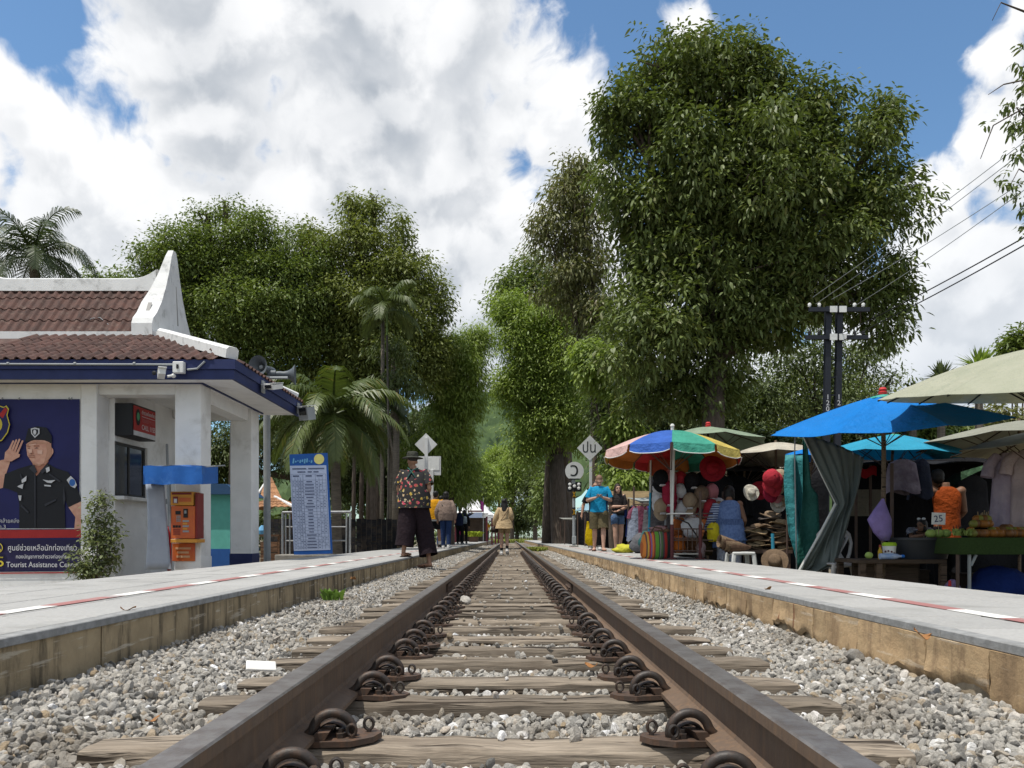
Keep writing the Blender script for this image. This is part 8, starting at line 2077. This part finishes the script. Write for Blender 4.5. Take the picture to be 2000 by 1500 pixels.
def palm(name, label, base, top, tr, nf, Lf, mat, seed, ll=.75, els=(-.5, 1.25), bark=None, width=.035, hang=.7, shaft=False, cat='palm tree', dr=1.0):
    q = random.Random(seed); t = thing(name, label, cat, base)
    b0, tp = Vector(base), Vector(top); bb = MB()
    n = 26; pts = [b0.lerp(tp, k/n) + Vector((.12*math.sin(k/n*2.2)*(1-k/n), 0, 0)) for k in range(n+1)]
    bb.tube(pts, [tr*(1.35 - .5*min(1, k/6)) * (1.0 + .05*(k % 2)) for k in range(n+1)], 12); obj('trunk', bb, bark or m_pbark, t, smooth=True)
    if shaft: q2 = MB(); q2.tube([tp, tp + Vector((0,0,.75))], [tr*1.0, tr*.55], 10); obj('crownshaft', q2, M('green_shaft', (.13,.20,.05), (.10,.15,.04), 4, .5, 0), t); tp = tp + Vector((0,0,.7))
    for k in range(nf):
        az = k*2.39996 + q.uniform(-.2,.2); el = els[0] + (els[1]-els[0])*((k+.5)/nf) + q.uniform(-.12,.12)
        frond(t, tp + Vector((0,0,.05)), az, el, Lf*q.uniform(.85,1.1), dr*q.uniform(.8,1.25), mat, q, ll=ll, width=width, hang=hang)
    return t
palm('coconut_palm', 'coconut palm with arching yellow-green fronds behind the blue timetable', (X(655,20), 20, G0), P(650,815,20), .15, 26, 2.45, lm_palm, 5, width=.045, ll=.68, els=(-.5,1.2), hang=1.0, dr=1.7)
palm('coconut_palm', 'dark coconut palm top rising beyond the white roof ridge', (X(75,30), 30, G0), P(66,505,30), .18, 22, 3.0, lm_dpalm, 6, ll=.95, els=(-.3,1.3), hang=1.1, dr=1.7)
palm('areca_palm', 'slender areca palm with bright fronds standing before the tall broadleaf tree', (X(755,25), 25, G0), P(756,655,25), .038, 9, 1.6, lm_dark, 7, ll=.62, els=(.15,1.35), bark=M('dark_palm_bark', (.07,.065,.055), (.045,.04,.035)), hang=1.2, shaft=True, dr=1.9)
palm('areca_palm', 'shorter areca palm with hanging fronds below the taller slender one', (X(800,26), 26, G0), P(752,800,26), .06, 8, 1.5, lm_dpalm, 8, ll=.6, els=(-.1,1.2), hang=1.2, dr=1.8)
# --- right background
tree('airy_tree', 'airy grey-green tree with gaps of sky behind the twin utility poles', (X(1600,27), 27, G0),
     [L(1560,700,27,60,60),L(1640,720,27,65,70),L(1700,690,27,45,45),L(1530,780,27,60,60),L(1690,780,27,60,50),L(1620,800,27,80,50),L(1745,745,27,30,28),L(1480,750,27,50,60),L(1590,640,27,40,25)],
     leaf_mat('grey_green_leaf', (.180,.217,.093), (.112,.147,.063), .28), .18, 800, 18, .27, 301, .14, droop=.5, shell=.2, aspect=.32)
tree('leafy_tree', 'full leafy tree filling the gap behind the twin poles and blue parasol', (X(1660,34), 34, G0), [L(1520,800,34,80,80),L(1600,770,34,70,70),L(1680,800,34,80,70),L(1750,820,34,70,60),L(1450,820,34,60,70),L(1610,860,34,140,50),L(1820,840,34,60,40)], lm_tall, .19, 1500, 22, .3, 341, .2, droop=.4, shell=.45)
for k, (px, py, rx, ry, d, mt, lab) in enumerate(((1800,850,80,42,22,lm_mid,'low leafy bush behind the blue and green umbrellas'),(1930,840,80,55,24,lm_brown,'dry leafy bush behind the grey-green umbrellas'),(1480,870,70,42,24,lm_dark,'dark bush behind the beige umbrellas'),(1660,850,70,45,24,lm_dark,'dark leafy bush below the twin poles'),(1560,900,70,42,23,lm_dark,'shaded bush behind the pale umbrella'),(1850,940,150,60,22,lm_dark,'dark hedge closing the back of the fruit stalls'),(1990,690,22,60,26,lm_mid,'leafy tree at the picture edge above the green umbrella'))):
    q = L(px, py, d, rx, ry)
    subs = [(q[0]+q[3]*a, q[1]+q[4]*b_*.5, q[2]+q[5]*c_, q[3]*s_, q[4]*s_, q[5]*s_) for a, b_, c_, s_ in ((-.5,0,-.1,.55),(.5,-.3,0,.55),(0,.2,.3,.6),(0,0,-.6,.6))]
    tree('bush', lab, (q[0], d, G0), subs, mt, .2, 420, 18, .25, 320+k*3, .08, 'bushes behind the stalls', droop=.4, shell=.2, cat='bush')
def spiky(label, px, py, d, r, n, mat, seed):
    q = random.Random(seed); c = P(px, py, d); t = thing('pandan_plant', label, 'palm', (c.x, d, G0))
    bb = MB(); bb.tube([(c.x, d, G0), c], [.12,.09], 8); obj('trunk', bb, m_pbark, t)
    bb = MB()
    for _ in range(n):
        a = q.uniform(0, 6.28); e = q.uniform(-.1, 1.45); dv = Vector((math.cos(a)*math.cos(e), math.sin(a)*math.cos(e), math.sin(e))); Lr = r*q.uniform(.7,1.15)
        sv = dv.cross(Vector((0,0,1))).normalized()*.035
        p1 = c + dv*Lr*.55; p2 = c + dv*Lr + Vector((0,0,-.14*Lr))
        bb.add([c-sv*.5, c+sv*.5, p1+sv, p1-sv, p2], [(0,1,2,3),(3,2,4)])
    obj('crown', bb, mat, t)
spiky('spiky pale fan palm above the green umbrella, nearer the poles', 1838, 745, 20, .62, 120, leaf_mat('pale_blade', (.255,.285,.150), (.180,.210,.105)), 1)
spiky('spiky yellow-green palm tuft showing over the top of the green umbrella', 1912, 726, 20, .75, 140, lm_lite, 2)
spiky('small spiky palm tuft beside the blue umbrella top', 1783, 768, 21, .4, 70, lm_palm, 3)
# branch reaching in at the right edge
D = 9.5
t = thing('overhanging_tree', 'tree reaching in at the picture edge with sparse leafy branches over the wires', 'tree', (X(2120,D), D, G0))
q = MB(); q.tube([(X(2120,D),D,G0),(X(2110,D),D,2.5),P(2090,250,D),P(2060,60,D)], [.16,.13,.09,.05], 10)
for br in ([(2095,300),(2020,200),(1940,245),(1915,310)],[(2095,280),(2030,150),(1960,165),(1930,185)],[(2095,330),(2040,270),(1985,210),(1960,230)],[(2100,420),(2040,360),(1990,330),(1968,372)],[(2080,120),(2020,30),(1955,5),(1938,40)],[(2095,250),(2040,140),(1998,130)],[(2095,400),(2030,330),(2000,385)]):
    q.tube([P(u, v, D) for u, v in br], [.03,.016,.008,.004][:len(br)] , 6)
obj('trunk', q, m_bark, t, smooth=True)
lb = [L(1990,165,D,18,38,.25),L(1998,230,D,20,40,.3),L(1968,205,D,20,18,.2),L(1925,245,D,14,15,.12),L(1914,312,D,9,10,.1),L(1942,172,D,9,7,.1),L(1985,340,D,22,32,.3),L(1968,368,D,10,14,.12),L(1997,290,D,14,20,.25),L(1943,25,D,5,18,.06),L(1940,275,D,8,6,.08),L(2050,200,D,60,120,.7),L(2060,380,D,60,90,.6),L(2100,80,D,80,100,.8)]
pts, out = crown_points(lb, 260, 9, .04, 401, .1)
obj('crown', leaves_mesh('crown', pts - np.array([X(2120,D),D,G0]), out, .085, 402, True, .7, .36), lm_big, t)
# bush in front of the banner
D = 10.0
tree('garden_shrub', 'slender grey-green shrub in front of the navy banner', (X(190,D), D, G0),
     [L(195,1005,D,26,40,.16),L(212,1040,D,24,38,.18),L(180,1050,D,26,42,.18),L(203,972,D,9,24,.08),L(165,1095,D,22,34,.16),L(215,1085,D,22,32,.16),L(190,1110,D,34,26,.2),L(170,1125,D,28,18,.18)],
     leaf_mat('shrub_leaf', (.19,.22,.10), (.12,.145,.07), .25), .062, 330, 9, .06, 411, .014, rich=True, droop=.0, shell=.0, aspect=.42, fork=.12, cat='shrub', spread=.8)
